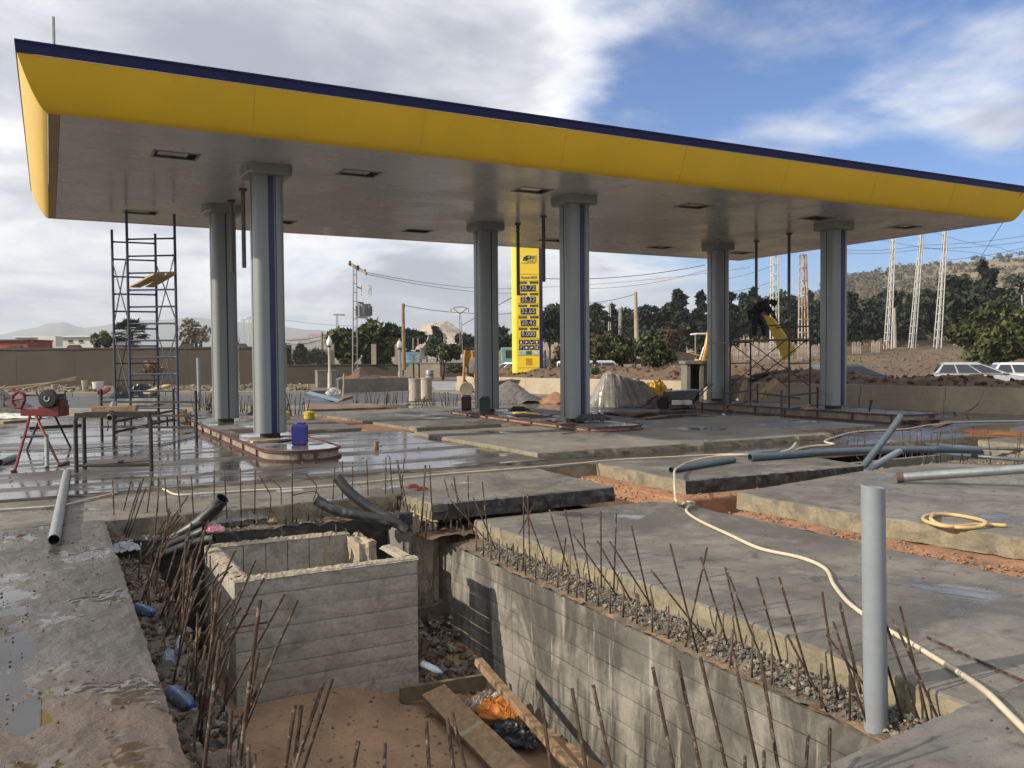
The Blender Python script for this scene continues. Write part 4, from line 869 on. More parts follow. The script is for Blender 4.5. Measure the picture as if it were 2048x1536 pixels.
# ================================================================== TRESTLE
TR = thing('pipe_trestle', 'welded steel trestle of dark pipe carrying a board and a clamped pipe', 'trestle', G(228, 943, .035))
a, b = G(153, 945, .035), G(303, 942, .035); hgt = .86; back = Vector((.12, .38, 0))
for p_, o_ in ((a, None), (b, None), (a + back, 1)): MB().tube([p_, at_h(p_, hgt - .06), at_h(p_, hgt - .0) + (b - a).normalized() * (.04 if p_ != b else -.04)], .03, 10).build('leg', DARKSTEEL, TR, True, angle=50)
MB().bar(at_h(a, hgt), at_h(b, hgt), .07, .07).build('top_bar', DARKSTEEL, TR); MB().bar(at_h(a + back, hgt), at_h(b + back, hgt), .07, .05).build('top_bar', DARKSTEEL, TR)
tube_between(TR, 'stretcher', at_h(a, .13), at_h(b, .13), .024, DARKSTEEL); tube_between(TR, 'stretcher', at_h(a + back, .10), at_h(b, .2), .024, DARKSTEEL)
dt = depth(a); qq = lambda x, y, dd=0.: D(x, y, dt + dd)
plank('timber', at_h(a, hgt + .08).lerp(at_h(b, hgt + .08), .18) + back * .5, at_h(a, hgt + .08).lerp(at_h(b, hgt + .08), .78) + back * .5, .12, .075, WOOD, 'brown timber baulk on top of the steel trestle', 'timber')
pt = thing('clamped_pipe', 'grey pipe with open end clamped across the steel trestle', 'pipe', at_h(a.lerp(b, .5), hgt + .12)); MB().pipe(qq(219, 836, -.1), qq(227, 808, 1.0), .042, .032).build('tube', GALV, pt, True, angle=40)
MB().tube([qq(216, 828), qq(220, 822), qq(226, 822), qq(229, 828)], .012, 8).build('clamp', BLACK, pt); MB().tube([qq(215, 842), qq(217, 855), qq(214, 862)], .008, 6).build('clamp_handle', BLACK, pt)
# ================================================================== LOOSE PIPES AND HOSES
def loose_pipe(p, q_, r, mat, label, n=20, thick=.006, collar=None):
    t = thing('pipe', label, 'pipe', (Vector(p) + Vector(q_)) / 2); MB().pipe(p, q_, r, r - thick, n).build('tube', mat, t, True, angle=40)
    if collar: u = (Vector(q_) - Vector(p)).normalized(); MB().pipe(Vector(p) - u * .02, Vector(p) + u * .06, r + .008, r - .002, n).build('collar', collar, t)
    return t
loose_pipe(G(108, 1080, .05), G(134, 945, .07), .052, GALV, 'long grey pipe lying on the muddy slab towards the trestle')
tt = loose_pipe(G(0, 925, .08), G(30, 914, .08), .055, GALV, 'grey pipe end lying at the left picture edge'); 
a = G(1797, 955, .07); loose_pipe(a, D(2075, 936, 10.4), .058, GALV, 'long galvanised pipe resting on the slab at the right edge', collar=pm('rusty collar', (.10, .06, .04), .7))
a, b = G(1342, 940, .045), G(1468, 919, .045); loose_pipe(a, b, .045, BLUEPIPE, 'shorter blue-grey pipe lying on the slab with its open end forward')
a = G(1502, 915, .06); pts = [a, G(1640, 905, .06), G(1780, 899, .06), G(1880, 899, .05), G(1960, 900, .0)]
t = thing('pipe', 'long curved blue-grey pipe lying along the edge of the far pit', 'pipe', a); MB().tube(pts, .062, 14, cap=False).build('tube', BLUEPIPE, t, True); MB().pipe(pts[0] - (pts[1] - pts[0]).normalized() * .02, pts[0] + (pts[1] - pts[0]).normalized() * .05, .064, .052).build('rim', BLUEPIPE, t)
a = G(1722, 938, -.15); da = depth(a); t = thing('pipe', 'dark blue pipe sticking steeply up out of the far pit', 'pipe', a); MB().tube([a, D(1760, 890, da + .2), D(1802, 833, da + .5)], .055, 12).build('tube', BLUEPIPE, t, True, angle=50)
a = G(1725, 945, -.2); t = thing('pipe', 'short pale pipe end leaning in the far pit', 'pipe', a); MB().tube([a, D(1765, 922, depth(a) + .5), D(1802, 901, depth(a) + .9)], .055, 12).build('tube', GREYPVC, t, True, angle=50)
# standing grey pvc pipe, bevel-cut top
b0 = Vector((4.02, 3.22, -.5)); t = thing('standing_pipe', 'pale grey plastic pipe standing upright in the right foreground', 'pipe', b0)
n = 40; mb = MB(); lean = Vector((-.012, .02, 1.42))
for (r, lvl) in ((.064, 0), (.064, 1), (.059, 1), (.059, 0)):
    for k in range(n):
        a_ = 2 * math.pi * k / n; x, y = r * math.cos(a_), r * math.sin(a_)
        mb.v.append((b0.x + x + lean.x * lvl, b0.y + y + lean.y * lvl, b0.z + lvl * (lean.z - .011 * (x * right.x + y * right.y) / .064)))
for i in range(4):
    for k in range(n): mb.f.append((i * n + k, i * n + (k + 1) % n, ((i + 1) % 4) * n + (k + 1) % n, ((i + 1) % 4) * n + k)); mb.m.append(0)
mb.build('tube', GREYPVC, t, True, angle=50)
def catmull(P, k=8):
    out = []
    P = [Vector(p) for p in P]; Q = [P[0] * 2 - P[1]] + P + [P[-1] * 2 - P[-2]]
    for i in range(1, len(Q) - 2):
        for j in range(k):
            t = j / k; a, b, c, d = Q[i - 1], Q[i], Q[i + 1], Q[i + 2]
            out.append(.5 * ((2 * b) + (c - a) * t + (2 * a - 5 * b + 4 * c - d) * t * t + (3 * b - a - 3 * c + d) * t ** 3))
    return out + [P[-1]]
def hose(name, pts, r, mat, label, cat='hose'): return tag(MB().tube(catmull(pts, 10), r, 10).build(name, mat, None, 'all'), label, cat)
hose('hose', [G(-60, 1024, .02), G(30, 1018, .02), G(120, 1011, .02), G(180, 998, .02), G(240, 984, .02), G(300, 977, .02), G(328, 979, .02), G(352, 989, .02), G(400, 988, .02), G(500, 981, .02), G(600, 976, .02), G(720, 966, .02), G(880, 949, .02), G(1010, 939, .02), G(1130, 929, .02), G(1230, 920, .02), G(1340, 914, .02), G(1440, 909, .02), G(1500, 909, .05)],
     .013, HOSE, 'long cream hose running across the slab behind the pit')
hose('hose', [G(1500, 909, .08), G(1430, 913, .06), G(1378, 924, .03), G(1362, 932, .08), G(1350, 940, .09), D(1349, 960, 10.9), D(1350, 985, 10.6), D(1353, 1004, 10.2), G(1362, 1010, -.22), G(1374, 1004, -.12), G(1388, 1006, -.14), G(1376, 1014, -.18), G(1374, 1024, -.182), G(1400, 1042, -.182), G(1460, 1070, -.182), G(1520, 1097, -.182), G(1600, 1115, -.182), G(1650, 1137, -.182), G(1668, 1170, -.182),
             G(1700, 1208, -.182), G(1760, 1250, -.182), G(1820, 1285, -.182), G(1880, 1322, -.182), G(1930, 1353, -.15), G(1975, 1386, -.03), G(2020, 1430, -.03), G(2060, 1470, -.028), G(2130, 1540, -.028)],
     .0165, HOSE, 'cream hose snaking over the sunlit slab into the lower right corner')
hose('hose', [G(2013, 1051, .02), G(1960, 1049, .02), G(1900, 1053, .025), G(1862, 1046, .03), G(1846, 1038, .03), G(1858, 1030, .03), G(1900, 1029, .02), G(1950, 1037, .02), G(1972, 1046, .045), G(1955, 1054, .02), G(1920, 1055, .02), G(1880, 1049, .02), G(1862, 1038, .05), G(1868, 1027, .03)],
     .018, HOSEY, 'yellow hose coiled in a loop on the slab at right')
hose('hose', [G(1580, 902, 0.), G(1620, 893, .0), G(1668, 889, 0.), G(1650, 882, .02), G(1690, 868, 0), G(1730, 862, 0), G(1810, 858, 0), G(1860, 850, 0), G(1930, 844, 0), G(2060, 842, 0)], .02, HOSE, 'pale hose winding over the slabs beyond the far pit')
hose('hose', [G(1563, 905, .05), G(1582, 898, .05), G(1592, 886, .05)], .025, HOSE, 'short bent pale hose end on the slab with the pipes')
hose('cable', [G(0, 902, .05), G(150, 898, .05), G(250, 892, .05), G(330, 887, .05), G(400, 872, .05)], .008, BLACK, 'thin black cable trailing over the wet slab', 'cable')
# corrugated pipes in the pit
def fat(pts, r, label, mat=BLACKPIPE, name='duct_pipe'):
    t = thing(name, label, 'pipe', pts[0]); P = catmull(pts, 8); MB().tube(P, r, 16, cap=False).build('tube', mat, t, True)
    MB().tube(P, r * .84, 16, cap=False).build('bore', pm('pipe bore', (.012, .012, .013), .6), t, True)
    u = (P[1] - P[0]).normalized(); MB().pipe(P[0] - u * .002, P[0] + u * .02, r * 1.01, r * .84, 16).build('rim', mat, t, True, angle=40); return t
dk = 9.1
fat([D(445, 997, dk - .1), D(425, 1022, dk - .05), D(385, 1055, dk), D(330, 1085, dk), D(300, 1105, dk)], .068, 'thick dusty black duct pipe rising from the pit corner at left')
fat([D(408, 1062, 8.9), D(380, 1074, 8.9), D(330, 1095, 8.85), D(290, 1118, 8.8)], .05, 'thin black duct pipe lying below the thick one at the pit corner')
fat([D(428, 1078, 8.7), D(390, 1086, 8.7), D(340, 1105, 8.65), D(290, 1125, 8.6)], .05, 'lowest black duct pipe beside the concrete box')
fat([D(674, 955, 9.9), D(700, 985, 9.85), D(740, 1015, 9.8), D(790, 1042, 9.7), D(815, 1055, 9.65)], .058, 'black duct pipe slanting up over the rear pit edge')
fat([D(632, 1000, 9.5), D(670, 1020, 9.5), D(730, 1033, 9.5), D(790, 1045, 9.5), D(812, 1062, 9.5)], .058, 'black duct pipe lying lower across the rear of the pit')
chunk('pipe_end_block', D(808, 1038, 9.6), (.16, .12, .14), BITUMEN, None, 4, .1); tag(bpy.data.objects['pipe_end_block'], 'black block at the end of the rear duct pipes', 'block')
# ================================================================== LITTER AND BOARDS IN THE PIT
def CP_(px, dep, z):
    """point straight ahead along a viewing azimuth, at a horizontal distance and height"""
    v = fwd * dep + right * ((px - 1024) / F_PX * dep); return Vector((v.x, v.y, z))
def zpx(py, px, dep): return D(px, py, dep).z
a, b = Vector((2.48, 6.55, -1.52)), Vector((1.98, 3.7, -1.62))
p0, p1 = G(868, 1388, -1.50), G(1040, 1560, -1.62); plank('plank', p0, p1, .24, .045, WOOD, 'wide weathered formwork board lying on the pit sand', lift=.03, roll=.25)
p0, p1 = G(955, 1325, -1.12), G(1160, 1560, -1.66); plank('plank', p0, p1, .075, .06, WOOD, 'long narrow batten leaning against the stained pit wall', lift=.02)
p0, p1 = G(1090, 1478, -1.66), G(1155, 1560, -1.68); plank('plank', p0, p1, .08, .03, PALEWOOD, 'pale short batten half buried near the pit wall')
p0, p1 = G(800, 1390, -1.5), G(972, 1362, -1.5); plank('formwork_board', p0, p1, .05, .14, pm('mossy board', (.20, .165, .10), .85, var=.4, vs=9), 'board on edge holding back rubble beside the concrete box', 'board')
ORANGE = pm('orange cloth', (.62, .22, .035), .8, var=.2, fine=0.)
PLASTIC = pm('clear plastic', (.62, .56, .53), .25, var=.2, fine=0., alpha=.55)
cloth('cloth', G(1003, 1428, -1.60), .40, .24, ORANGE, 'crumpled orange cloth on the pit floor', 'cloth', .16, 11, -.5)
cloth('plastic_sheet', G(1025, 1478, -1.66), .50, .30, BLACKPLAST, 'crumpled black plastic sheet between the two boards', 'plastic sheet', .13, 14, -.75, fold=5)
cloth('plastic_bag', G(968, 1412, -1.58), .22, .2, PLASTIC, 'clear plastic bag beside the orange cloth', 'bag', .13, 16, .3)
cloth('plastic_bag', G(995, 1398, -1.52), .14, .1, WHITE, 'small white paper bag above the orange cloth', 'bag', .06, 17, .3)
cloth('carton', G(945, 1402, -1.58), .2, .16, WOOD, 'flattened brown carton half under the clear bag', 'carton', .03, 18, .3)
def bottle(c, d, L, label, cap, body, r=None):
    d = Vector(d).normalized(); M = Matrix.Translation(Vector(c)) @ d.to_track_quat('Z', 'Y').to_matrix().to_4x4(); r = r or L * .135
    t = thing('plastic_bottle', label, 'bottle', c)
    MB().lathe([(r * .8, 0), (r, L * .03), (r, L * .2), (r * .93, L * .22), (r, L * .25), (r * .93, L * .32), (r, L * .36), (r * .95, L * .5), (r, L * .55), (r, L * .66), (r * .75, L * .8), (r * .36, L * .9), (r * .36, L * .95)], 16, M=M).build('body', body, t, True, angle=40)
    MB().lathe([(r * .42, L * .92), (r * .42, L), (r * .3, L * 1.005)], 14, M=M).build('cap', cap, t)
    return t
CLB = pm('clear blue pet', (.33, .42, .52), .12, fine=0., alpha=.6); BLUECAP = pm('blue cap', (.02, .08, .45), .4, fine=0.); BLUEPET = pm('blue pet', (.15, .24, .38), .12, fine=0., alpha=.7)
p = G(843, 1326, -1.28); bottle(p, right * .8 + Vector((-.1, -.5, -.25)), .25, 'clear water bottle with blue cap on the rubble beside the box', BLUECAP, CLB)
p = G(345, 1385, -.33); bottle(p, Vector((.25, -1., .0)), .30, 'squashed blue water bottle lowest along the left ledge', BLUECAP, BLUEPET, .05)
p = G(274, 1215, -.30); bottle(p, Vector((.45, -1., .0)), .25, 'blue bottle wedged under the edge of the muddy slab', BLUECAP, BLUEPET, .042)
p = G(338, 1330, -.33); bottle(p, Vector((.1, 1., .05)), .28, 'dull clear bottle beside the squashed blue one', BLUECAP, CLB, .042)
p = G(343, 1330, -.33); bottle(p + Vector((.08, .25, 0)), Vector((.15, 1., .15)), .22, 'slim clear bottle with white cap on the left ledge', WHITE, CLB, .03)
cloth('plastic_bag', G(249, 1100, -.28), .28, .22, pm('pale bag', (.55, .58, .62), .4, fine=0.), 'pale shopping bag at the left end of the pit corner', 'bag', .09, 21, .2)
cloth('plastic_bag', G(428, 1062, -.16), .18, .12, pm('pink bag', (.75, .13, .24), .4, col2=(.85, .6, .62), vs=12, fine=0.), 'pink plastic bag on the rear ledge', 'bag', .07, 22, .2)
cloth('plastic_bag', G(478, 1040, -.14), .62, .22, pm('grey film', (.38, .37, .36), .3, fine=0., alpha=.62), 'grey clear plastic film strewn along the rear ledge', 'plastic film', .14, 23, .03)
cloth('plastic_bag', G(303, 1046, -.12), .20, .14, pm('yellow sack', (.55, .44, .05), .5, fine=0.), 'yellow sack lying against the rear slab edge', 'sack', .12, 24, .2)
cloth('sponge', G(545, 1044, -.17), .09, .07, pm('sponge', (.5, .38, .2), .9), 'ochre lump on the rear ledge', 'lump', .05, 25)
tag(MB().box(None, (.30, .20, .006), M=Matrix.Translation(G(581, 981, .006)) @ Matrix.Rotation(.15, 4, 'Z')).build('paper_sheet', pm('violet-grey paper', (.42, .42, .50), .6, fine=0.), bevel=.001), 'pale violet paper sheet lying on the slab behind the pit', 'paper')
cloth('glove', G(825, 973, .015), .17, .07, pm('red glove', (.33, .05, .04), .8, fine=0.), 'red work glove lying on the slab, the farther of two', 'glove', .03, 26, .2); cloth('glove', G(843, 978, .015), .17, .06, pm('red glove', (.33, .05, .04), .8), 'red work glove lying on the slab, the nearer of two', 'glove', .03, 27, .1)
p0, p1 = G(808, 1012, -.12), G(872, 1044, -.2); plank('batten', p0, p1, .06, .012, PALEWOOD, 'white and yellow strip leaning at the rear right corner of the pit', 'strip')
p0, p1 = G(880, 1041, -.26), G(945, 1030, -.26); plank('plank', p0, p1, .1, .035, WOOD, 'brown board under the black slab edge')
# ================================================================== REBAR ON SLABS
for (a, b, lab) in (((1855, 1275), (2075, 1375), 'single rusty bar lying on the sunlit slab at right'),):
    tag(MB().tube([G(*a, -.185), G(*b, -.185)], .009, 8).build('loose_rebar', RUST), lab, 'rebar')
t = thing('rebar_bundle', 'bundle of orange rusty bars lying beyond the far pit', 'rebar bundle', G(1990, 872, 0))
for k in range(14):
    a, b = G(1925 + (k * 37 % 30), 862 + k * .9, .0), G(2110, 866 + k * 1.1, .0); a.z += .012 + .014 * (k % 3); b.z += .012 + .012 * (k % 4)
    MB().tube([a, b], .008, 6).build('rebar', pm('orange rust', (.32, .13, .05), .8, var=.4, vs=20), t)
for (pts, lab) in ((((1850, 888), (1960, 896), (2070, 899)), 'dark blue conduit in the far pit, upper'), (((1870, 905), (1960, 913), (2070, 922)), 'dark blue conduit in the far pit, lower')):
    tag(MB().tube([G(x, y, -.1) for x, y in pts], .03, 10).build('conduit', BLUEPIPE, None, 'all'), lab, 'conduit')
# ================================================================== RIGHT SCAFFOLD
SR = thing('scaffold', 'dark scaffold with a work platform on the right-hand pump island', 'scaffold', G(1540, 808, .2))
L0, L1, R0, R1 = G(1460, 809, .2), G(1501, 803, .2), G(1578, 816, .2), G(1620, 810, .2)
dsc = depth(L0); zpl = zpx(684, 1460, dsc); ztp = zpx(655, 1460, dsc)
for p_ in (L0, L1, R0, R1): tube_between(SR, 'post', p_, at_h(p_, ztp + .03), .028, SCAFDARK)
for a, b in ((L0, L1), (R0, R1)):
    for z in (.55, .95, 1.42, zpl): tube_between(SR, 'rung', at_h(a, z), at_h(b, z), .02, SCAFDARK)
for a, b in ((L0, R0), (L1, R1)):
    tube_between(SR, 'rail', at_h(a, ztp), at_h(b, ztp), .02, SCAFDARK)
    tube_between(SR, 'cross_brace', at_h(a, .75), at_h(b, zpl + .1), .015, SCAFDARK); tube_between(SR, 'cross_brace', at_h(a, zpl - .02), at_h(b, .75), .015, SCAFDARK)
for k in range(3):
    a, b = L0.lerp(L1, .2 + .3 * k), R0.lerp(R1, .2 + .3 * k); u = (b - a).normalized()
    MB().bar(at_h(a - u * .2, zpl + .035), at_h(b + u * .25, zpl + .035), .26, .04).build('platform_board', WOOD, SR)
tube_between(SR, 'tie_bar', at_h(L0 - right * .65 - fwd * 0, zpl - .03), at_h(L0, zpl - .03), .02, GALV)
for (a, b) in ((G(1447, 818, .2), G(1515, 806, .2)), (G(1563, 827, .2), G(1635, 816, .2))):
    for p_ in (a, b): tube_between(SR, 'foot_post', at_h(p_, .0 if p_.y < 17 else .2), at_h(p_, .78), .028, SCAFDARK)
    for z in (.28, .62): tube_between(SR, 'foot_rail', at_h(a, z), at_h(b, z), .02, SCAFDARK)
tube_between(SR, 'foot_rail', at_h(G(1515, 806, .2), .5), at_h(G(1600, 812, .2), .42), .02, SCAFDARK)
for p_ in (G(1447, 818, .2), G(1563, 827, .2)):
    tag(MB().lathe([(.02, -.02), (.06, -.015), (.06, .015), (.02, .02)], 14, M=Matrix.Translation(at_h(p_, .02)) @ Matrix.Rotation(R_(90), 4, 'X')).build('caster', WHITE, SR), None)
# ================================================================== PEOPLE
def skinned(name, joints, edges, mat, parent, sub=2, smooth=True, root=0):
    me = bpy.data.meshes.new(name); me.from_pydata([tuple(p) for p, r in joints], edges, []); o = bpy.data.objects.new(name, me); link(o)
    sk = o.modifiers.new('skin', 'SKIN'); sk.use_smooth_shade = True
    for i, (p, r) in enumerate(joints):
        v = me.skin_vertices[0].data[i]; v.radius = (r, r) if not isinstance(r, tuple) else r; v.use_root = (i == root)
    ss = o.modifiers.new('sub', 'SUBSURF'); ss.levels = sub; ss.render_levels = sub
    bpy.context.view_layer.update(); dg = bpy.context.evaluated_depsgraph_get(); m2 = bpy.data.meshes.new_from_object(o.evaluated_get(dg)); o.modifiers.clear(); o.data = m2
    m2.materials.clear(); m2.materials.append(mat); m2.polygons.foreach_set('use_smooth', [True] * len(m2.polygons)); m2.name = name
    return attach(o, parent)
SKIN = pm('skin', (.40, .23, .15), .55, var=.1, fine=0.)
def person(label, J, jacket, trousers, shoes, hair, face, cap=None, seated=False):
    """J: world joints hip, chest, neck, head, and for s in l/r: sh, el, ha, th(hip), kn, an ; face = direction the face looks"""
    t = thing('person', label, 'person', (J['hip'].x, J['hip'].y, min(J['anl'].z, J['anr'].z) - .08))
    V = []; E = []
    def add(p, r, par=None):
        V.append((p, r)); 
        if par is not None: E.append((par, len(V) - 1))
        return len(V) - 1
    hip = add(J['hip'], .115); mid = add(J['hip'].lerp(J['chest'], .5), .105, hip); ch = add(J['chest'], .125, mid); nk = add(J['neck'], .055, ch)
    head = J['head']; up = (head - J['neck']).normalized(); face = face.normalized()
    n2 = add(J['neck'].lerp(head, .45), .055, nk); hd = add(head + face * .01, .088, n2); add(head + up * .075, .075, hd); add(head + face * .085 - up * .075, .03, hd)
    for s in 'lr':
        sh = add(J['sh' + s], .062, ch); el = add(J['el' + s], .045, sh); wr = add(J['ha' + s].lerp(J['el' + s], .12), .03, el); ha = add(J['ha' + s], .032, wr)
        d = (J['ha' + s] - J['el' + s]).normalized(); sd = d.cross(face).normalized() if d.cross(face).length > .1 else d.orthogonal().normalized()
        for k, (o_, L) in enumerate(((-.028, .065), (-.010, .075), (.010, .07), (.027, .055))):
            f1_ = add(J['ha' + s] + d * .04 + sd * o_, .0095, ha); f2_ = add(J['ha' + s] + d * (.04 + L * .6) + sd * o_, .009, f1_); add(J['ha' + s] + d * (.04 + L * .8) + sd * o_ + face * .02, .008, f2_)
        th_ = add(J['ha' + s] + d * .0 + sd * .045, .011, ha); add(J['ha' + s] + d * .035 + sd * .06, .009, th_)
        th = add(J['th' + s], .092, hip); kn = add(J['kn' + s], .062, th); an = add(J['an' + s], .042, kn); 
        fd = Vector((face.x, face.y, 0)).normalized() if Vector((face.x, face.y, 0)).length > .1 else right
        add(J['an' + s] + fd * .15 - Vector((0, 0, .05)), .035, an)
    body = skinned('body', V, E, SKIN, t)
    hv = [(head + up * .05 - face * .02, .098), (head + up * .10, .07), (head - face * .07 - up * .02, .06)]
    skinned('cap' if cap else 'hair', hv, [(0, 1), (0, 2)], cap or hair, t, 2)
    fm = MB().lathe([(.012, -.01), (.016, .0), (.006, .012)], 8, M=Matrix.Translation(head + face * .098 - up * .012)); fm.build('nose', SKIN, t, 'all')
    sde = up.cross(face).normalized()
    for s in (-1, 1):
        MB().lathe([(.002, -.008), (.009, -.004), (.009, .004), (.002, .008)], 8, M=Matrix.Translation(head + face * .088 + sde * s * .032 + up * .012)).build('eye', BLACK, t)
        MB().lathe([(.005, -.03), (.012, -.015), (.012, .015), (.005, .03)], 8, M=Matrix.Translation(head + sde * s * .092)).build('ear', SKIN, t, 'all')
    MB().bar(head + face * .092 - up * .045 - sde * .022, head + face * .092 - up * .045 + sde * .022, .008, .008).build('mouth', pm('lips', (.25, .09, .07), .6), t)
    V = []; E = []
    c0 = add(J['hip'].lerp(J['chest'], .02), .175); c1 = add(J['hip'].lerp(J['chest'], .5), .18, c0); c2 = add(J['chest'], .19, c1); add(J['neck'], .085, c2)
    for s in 'lr': sh = add(J['sh' + s], .105, c2); el = add(J['el' + s], .08, sh); add(J['ha' + s].lerp(J['el' + s], .18), .05, el)
    skinned('jacket', V, E, jacket, t)
    V = []; E = []
    h = add(J['hip'], .16)
    for s in 'lr': th = add(J['th' + s], .125, h); kn = add(J['kn' + s], .095, th); add(J['an' + s] + (J['kn' + s] - J['an' + s]) * .12, .062, kn)
    skinned('trousers', V, E, trousers, t)
    for s in 'lr':
        fd = Vector((face.x, face.y, 0)).normalized(); a = J['an' + s]
        skinned('shoe', [(a - Vector((0, 0, .03)), .052), (a + fd * .10 - Vector((0, 0, .055)), .045), (a + fd * .19 - Vector((0, 0, .06)), .038)], [(0, 1), (1, 2)], shoes, t, 1)
    return t
DARKCLOTH = pm('dark work clothes', (.012, .013, .017), .85, var=.3, fine=0.); NAVYCL = pm('dark navy trousers', (.014, .016, .026), .85, var=.3, fine=0.); GREENCL = pm('green coat', (.06, .10, .035), .85, var=.3, fine=0.); HAIR = pm('dark hair', (.015, .012, .01), .7, fine=0.)
dw = dsc + .9
j = lambda x, y, dd=0.: D(x, y, dw + dd)
zf = zpl + .055
JW = dict(hip=j(1509, 626), chest=j(1526, 606), neck=j(1535, 602), head=j(1544, 605), shl=j(1528, 607, -.18), shr=j(1528, 606, .18), ell=j(1533, 620, -.22), elr=j(1541, 622, .2), hal=j(1541, 627, -.16), har=j(1553, 640, .12),
          thl=j(1508, 629, -.1), thr=j(1511, 629, .1), knl=j(1509, 654, -.12), knr=j(1527, 652, .12), anl=at_h(j(1508, 678, -.12), zf + .08), anr=at_h(j(1528, 678, .12), zf + .08))
person('worker in dark clothes bending over a yellow panel on the scaffold platform', JW, DARKCLOTH, NAVYCL, BLACK, HAIR, (right * .75 + Vector((0, 0, -.65))), cap=DARKCLOTH)
MB().tube([j(1501, 626, -.1), j(1505, 630, -.16), j(1516, 629, -.16)], .03, 8).build('shirt_hem', pm('grey shirt', (.28, .28, .29), .8, fine=0.), bpy.data.objects['person'], 'all')
# yellow panel he is holding
t = thing('fascia_panel', 'long yellow fascia panel slanting down from the hands of the bending worker', 'panel', j(1560, 670, -.45))
c0, c1, c2, c3 = j(1527, 629, -.35), j(1551, 640, -.2), j(1594, 703, -.3), j(1568, 722, -.45)
nr = (c1 - c0).cross(c3 - c0).normalized(); mid0, mid1 = c0.lerp(c1, .55), c3.lerp(c2, .55)
mb = MB().add([c0, mid0 - nr * .05, c1 - nr * .01, c3, mid1 - nr * .05, c2 - nr * .01] + [p_ + nr * .012 for p_ in (c0, mid0 - nr * .05, c1 - nr * .01, c3, mid1 - nr * .05, c2 - nr * .01)],
             [(0, 1, 4, 3), (1, 2, 5, 4), (6, 9, 10, 7), (7, 10, 11, 8), (0, 3, 9, 6), (2, 8, 11, 5), (0, 6, 7, 1), (1, 7, 8, 2), (3, 4, 10, 9), (4, 5, 11, 10)])
mb.build('sheet', YELLOW, t); MB().bar(mid0 - nr * .052, mid1 - nr * .052, .012, .012).build('fold_rib', pm('pale yellow rib', (.8, .6, .15), .4, fine=0.), t)
def stand(px, dep, zg, facing, bend=0.25, h=1.7):
    b = CP_(px, dep, zg); f = facing.normalized(); s = Vector((0, 0, 1)).cross(f); k = h / 1.7; J = {}
    U = lambda z, fo=0., si=0.: b + Vector((0, 0, z * k)) + f * fo * k + s * si * k
    J['hip'] = U(.92); J['chest'] = U(1.28 - bend * .25, bend * .6); J['neck'] = U(1.43 - bend * .4, bend * .9); J['head'] = U(1.57 - bend * .5, bend * 1.15)
    for q_, si in (('l', 1), ('r', -1)):
        J['sh' + q_] = U(1.36 - bend * .3, bend * .7, .17 * si); J['el' + q_] = U(1.10 - bend * .35, bend * .8 + .08, .23 * si); J['ha' + q_] = U(1.08 - bend * .5, bend * .9 + .30, .10 * si)
        J['th' + q_] = U(.86, 0, .09 * si); J['kn' + q_] = U(.48, .04, .10 * si); J['an' + q_] = U(.08, -.02, .11 * si)
    return J, f
J, f = stand(1187, 38, -.22, -fwd + right * .4, .1); person('worker in a green coat and black cap standing before the white van', J, GREENCL, NAVYCL, BLACK, HAIR, f - Vector((0, 0, .3)), cap=BLACK)
J, f = stand(1501, 31, -.15, fwd * .3 + right, .9, 1.72); t = person('stooping worker in a black jacket with a white stripe behind the scaffold', J, DARKCLOTH, NAVYCL, BLACK, HAIR, f - Vector((0, 0, .5)), cap=DARKCLOTH)
MB().bar(J['chest'] + Vector((0, 0, .02)) - f * .02 - fwd * .155 - right * .1, J['chest'] - fwd * .155 + right * .12, .02, .07).build('stripe', WHITE, t)
# ================================================================== THINGS BESIDE THE RIGHT ISLAND
def drape(name, c, w, dp_, h, mat, label, cat, seed=0, rz=0.):
    """plastic film thrown over a stepped stack of bags: flat bag tops, taut ridges between corners, loose skirt"""
    nx, ny = 110, 80; mb = MB(); M = Matrix.Translation(Vector(c)) @ Matrix.Rotation(rz, 4, 'Z')
    prof_ = [(-1., .0), (-.9, .08), (-.8, .36), (-.66, .72), (-.52, .97), (-.40, 1.), (-.1, .90), (.22, .80), (.46, .70), (.60, .52), (.68, .2), (.8, .13), (.92, .16), (1., .0)]
    def pf(u):
        for (a0, b0), (a1, b1) in zip(prof_[:-1], prof_[1:]):
            if u <= a1: return b0 + (b1 - b0) * (u - a0) / (a1 - a0)
        return 0.
    for j_ in range(ny + 1):
        for i in range(nx + 1):
            u, v = i / nx * 2 - 1, j_ / ny * 2 - 1
            side = max(0., 1 - max(0., (abs(v) - .42) / .55) ** 1.6)
            z = h * pf(u + .06 * nz(v * 2, seed, 1)) * side
            ang = math.atan2(v, u + .42); rad = math.hypot(u + .42, v)
            pleat = abs(nz(ang * 4.2, seed, .5, 1.)) * .26 * min(1, rad * 1.3) + abs(fz(u * 3.1 + v, v * 2.6, seed, 1., 4)) * .09 + abs(nz(ang * 11, rad * 1.5, seed + 2)) * .11
            z -= pleat * h * (.35 + .65 * (1 - side * .4)) * (1 if z > .12 else .25)
            bag = .035 * abs(math.sin(z * 16)) if side < .98 and z > .1 else 0
            q_ = M @ Vector((u * w / 2, v * (dp_ / 2 + bag), max(.006, z + .012 * nz(u * 14, v * 14, seed)))); mb.v.append(tuple(q_))
    for j_ in range(ny):
        for i in range(nx): a = j_ * (nx + 1) + i; mb.f.append((a, a + 1, a + nx + 2, a + nx + 1)); mb.m.append(0)
    return tag(mb.build(name, mat, None, 'all'), label, cat)
TARP = pm('grey-white plastic cover', (.33, .32, .30), .3, col2=(.22, .215, .20), vs=2.5, fine=0., spec=.5)
p = G(1252, 812, -.02); drape('covered_pallet', p, 2.75, 1.7, 1.18, TARP, 'pallet load wrapped in crumpled grey plastic between the middle and right islands', 'covered pallet', 3, -R_(28))
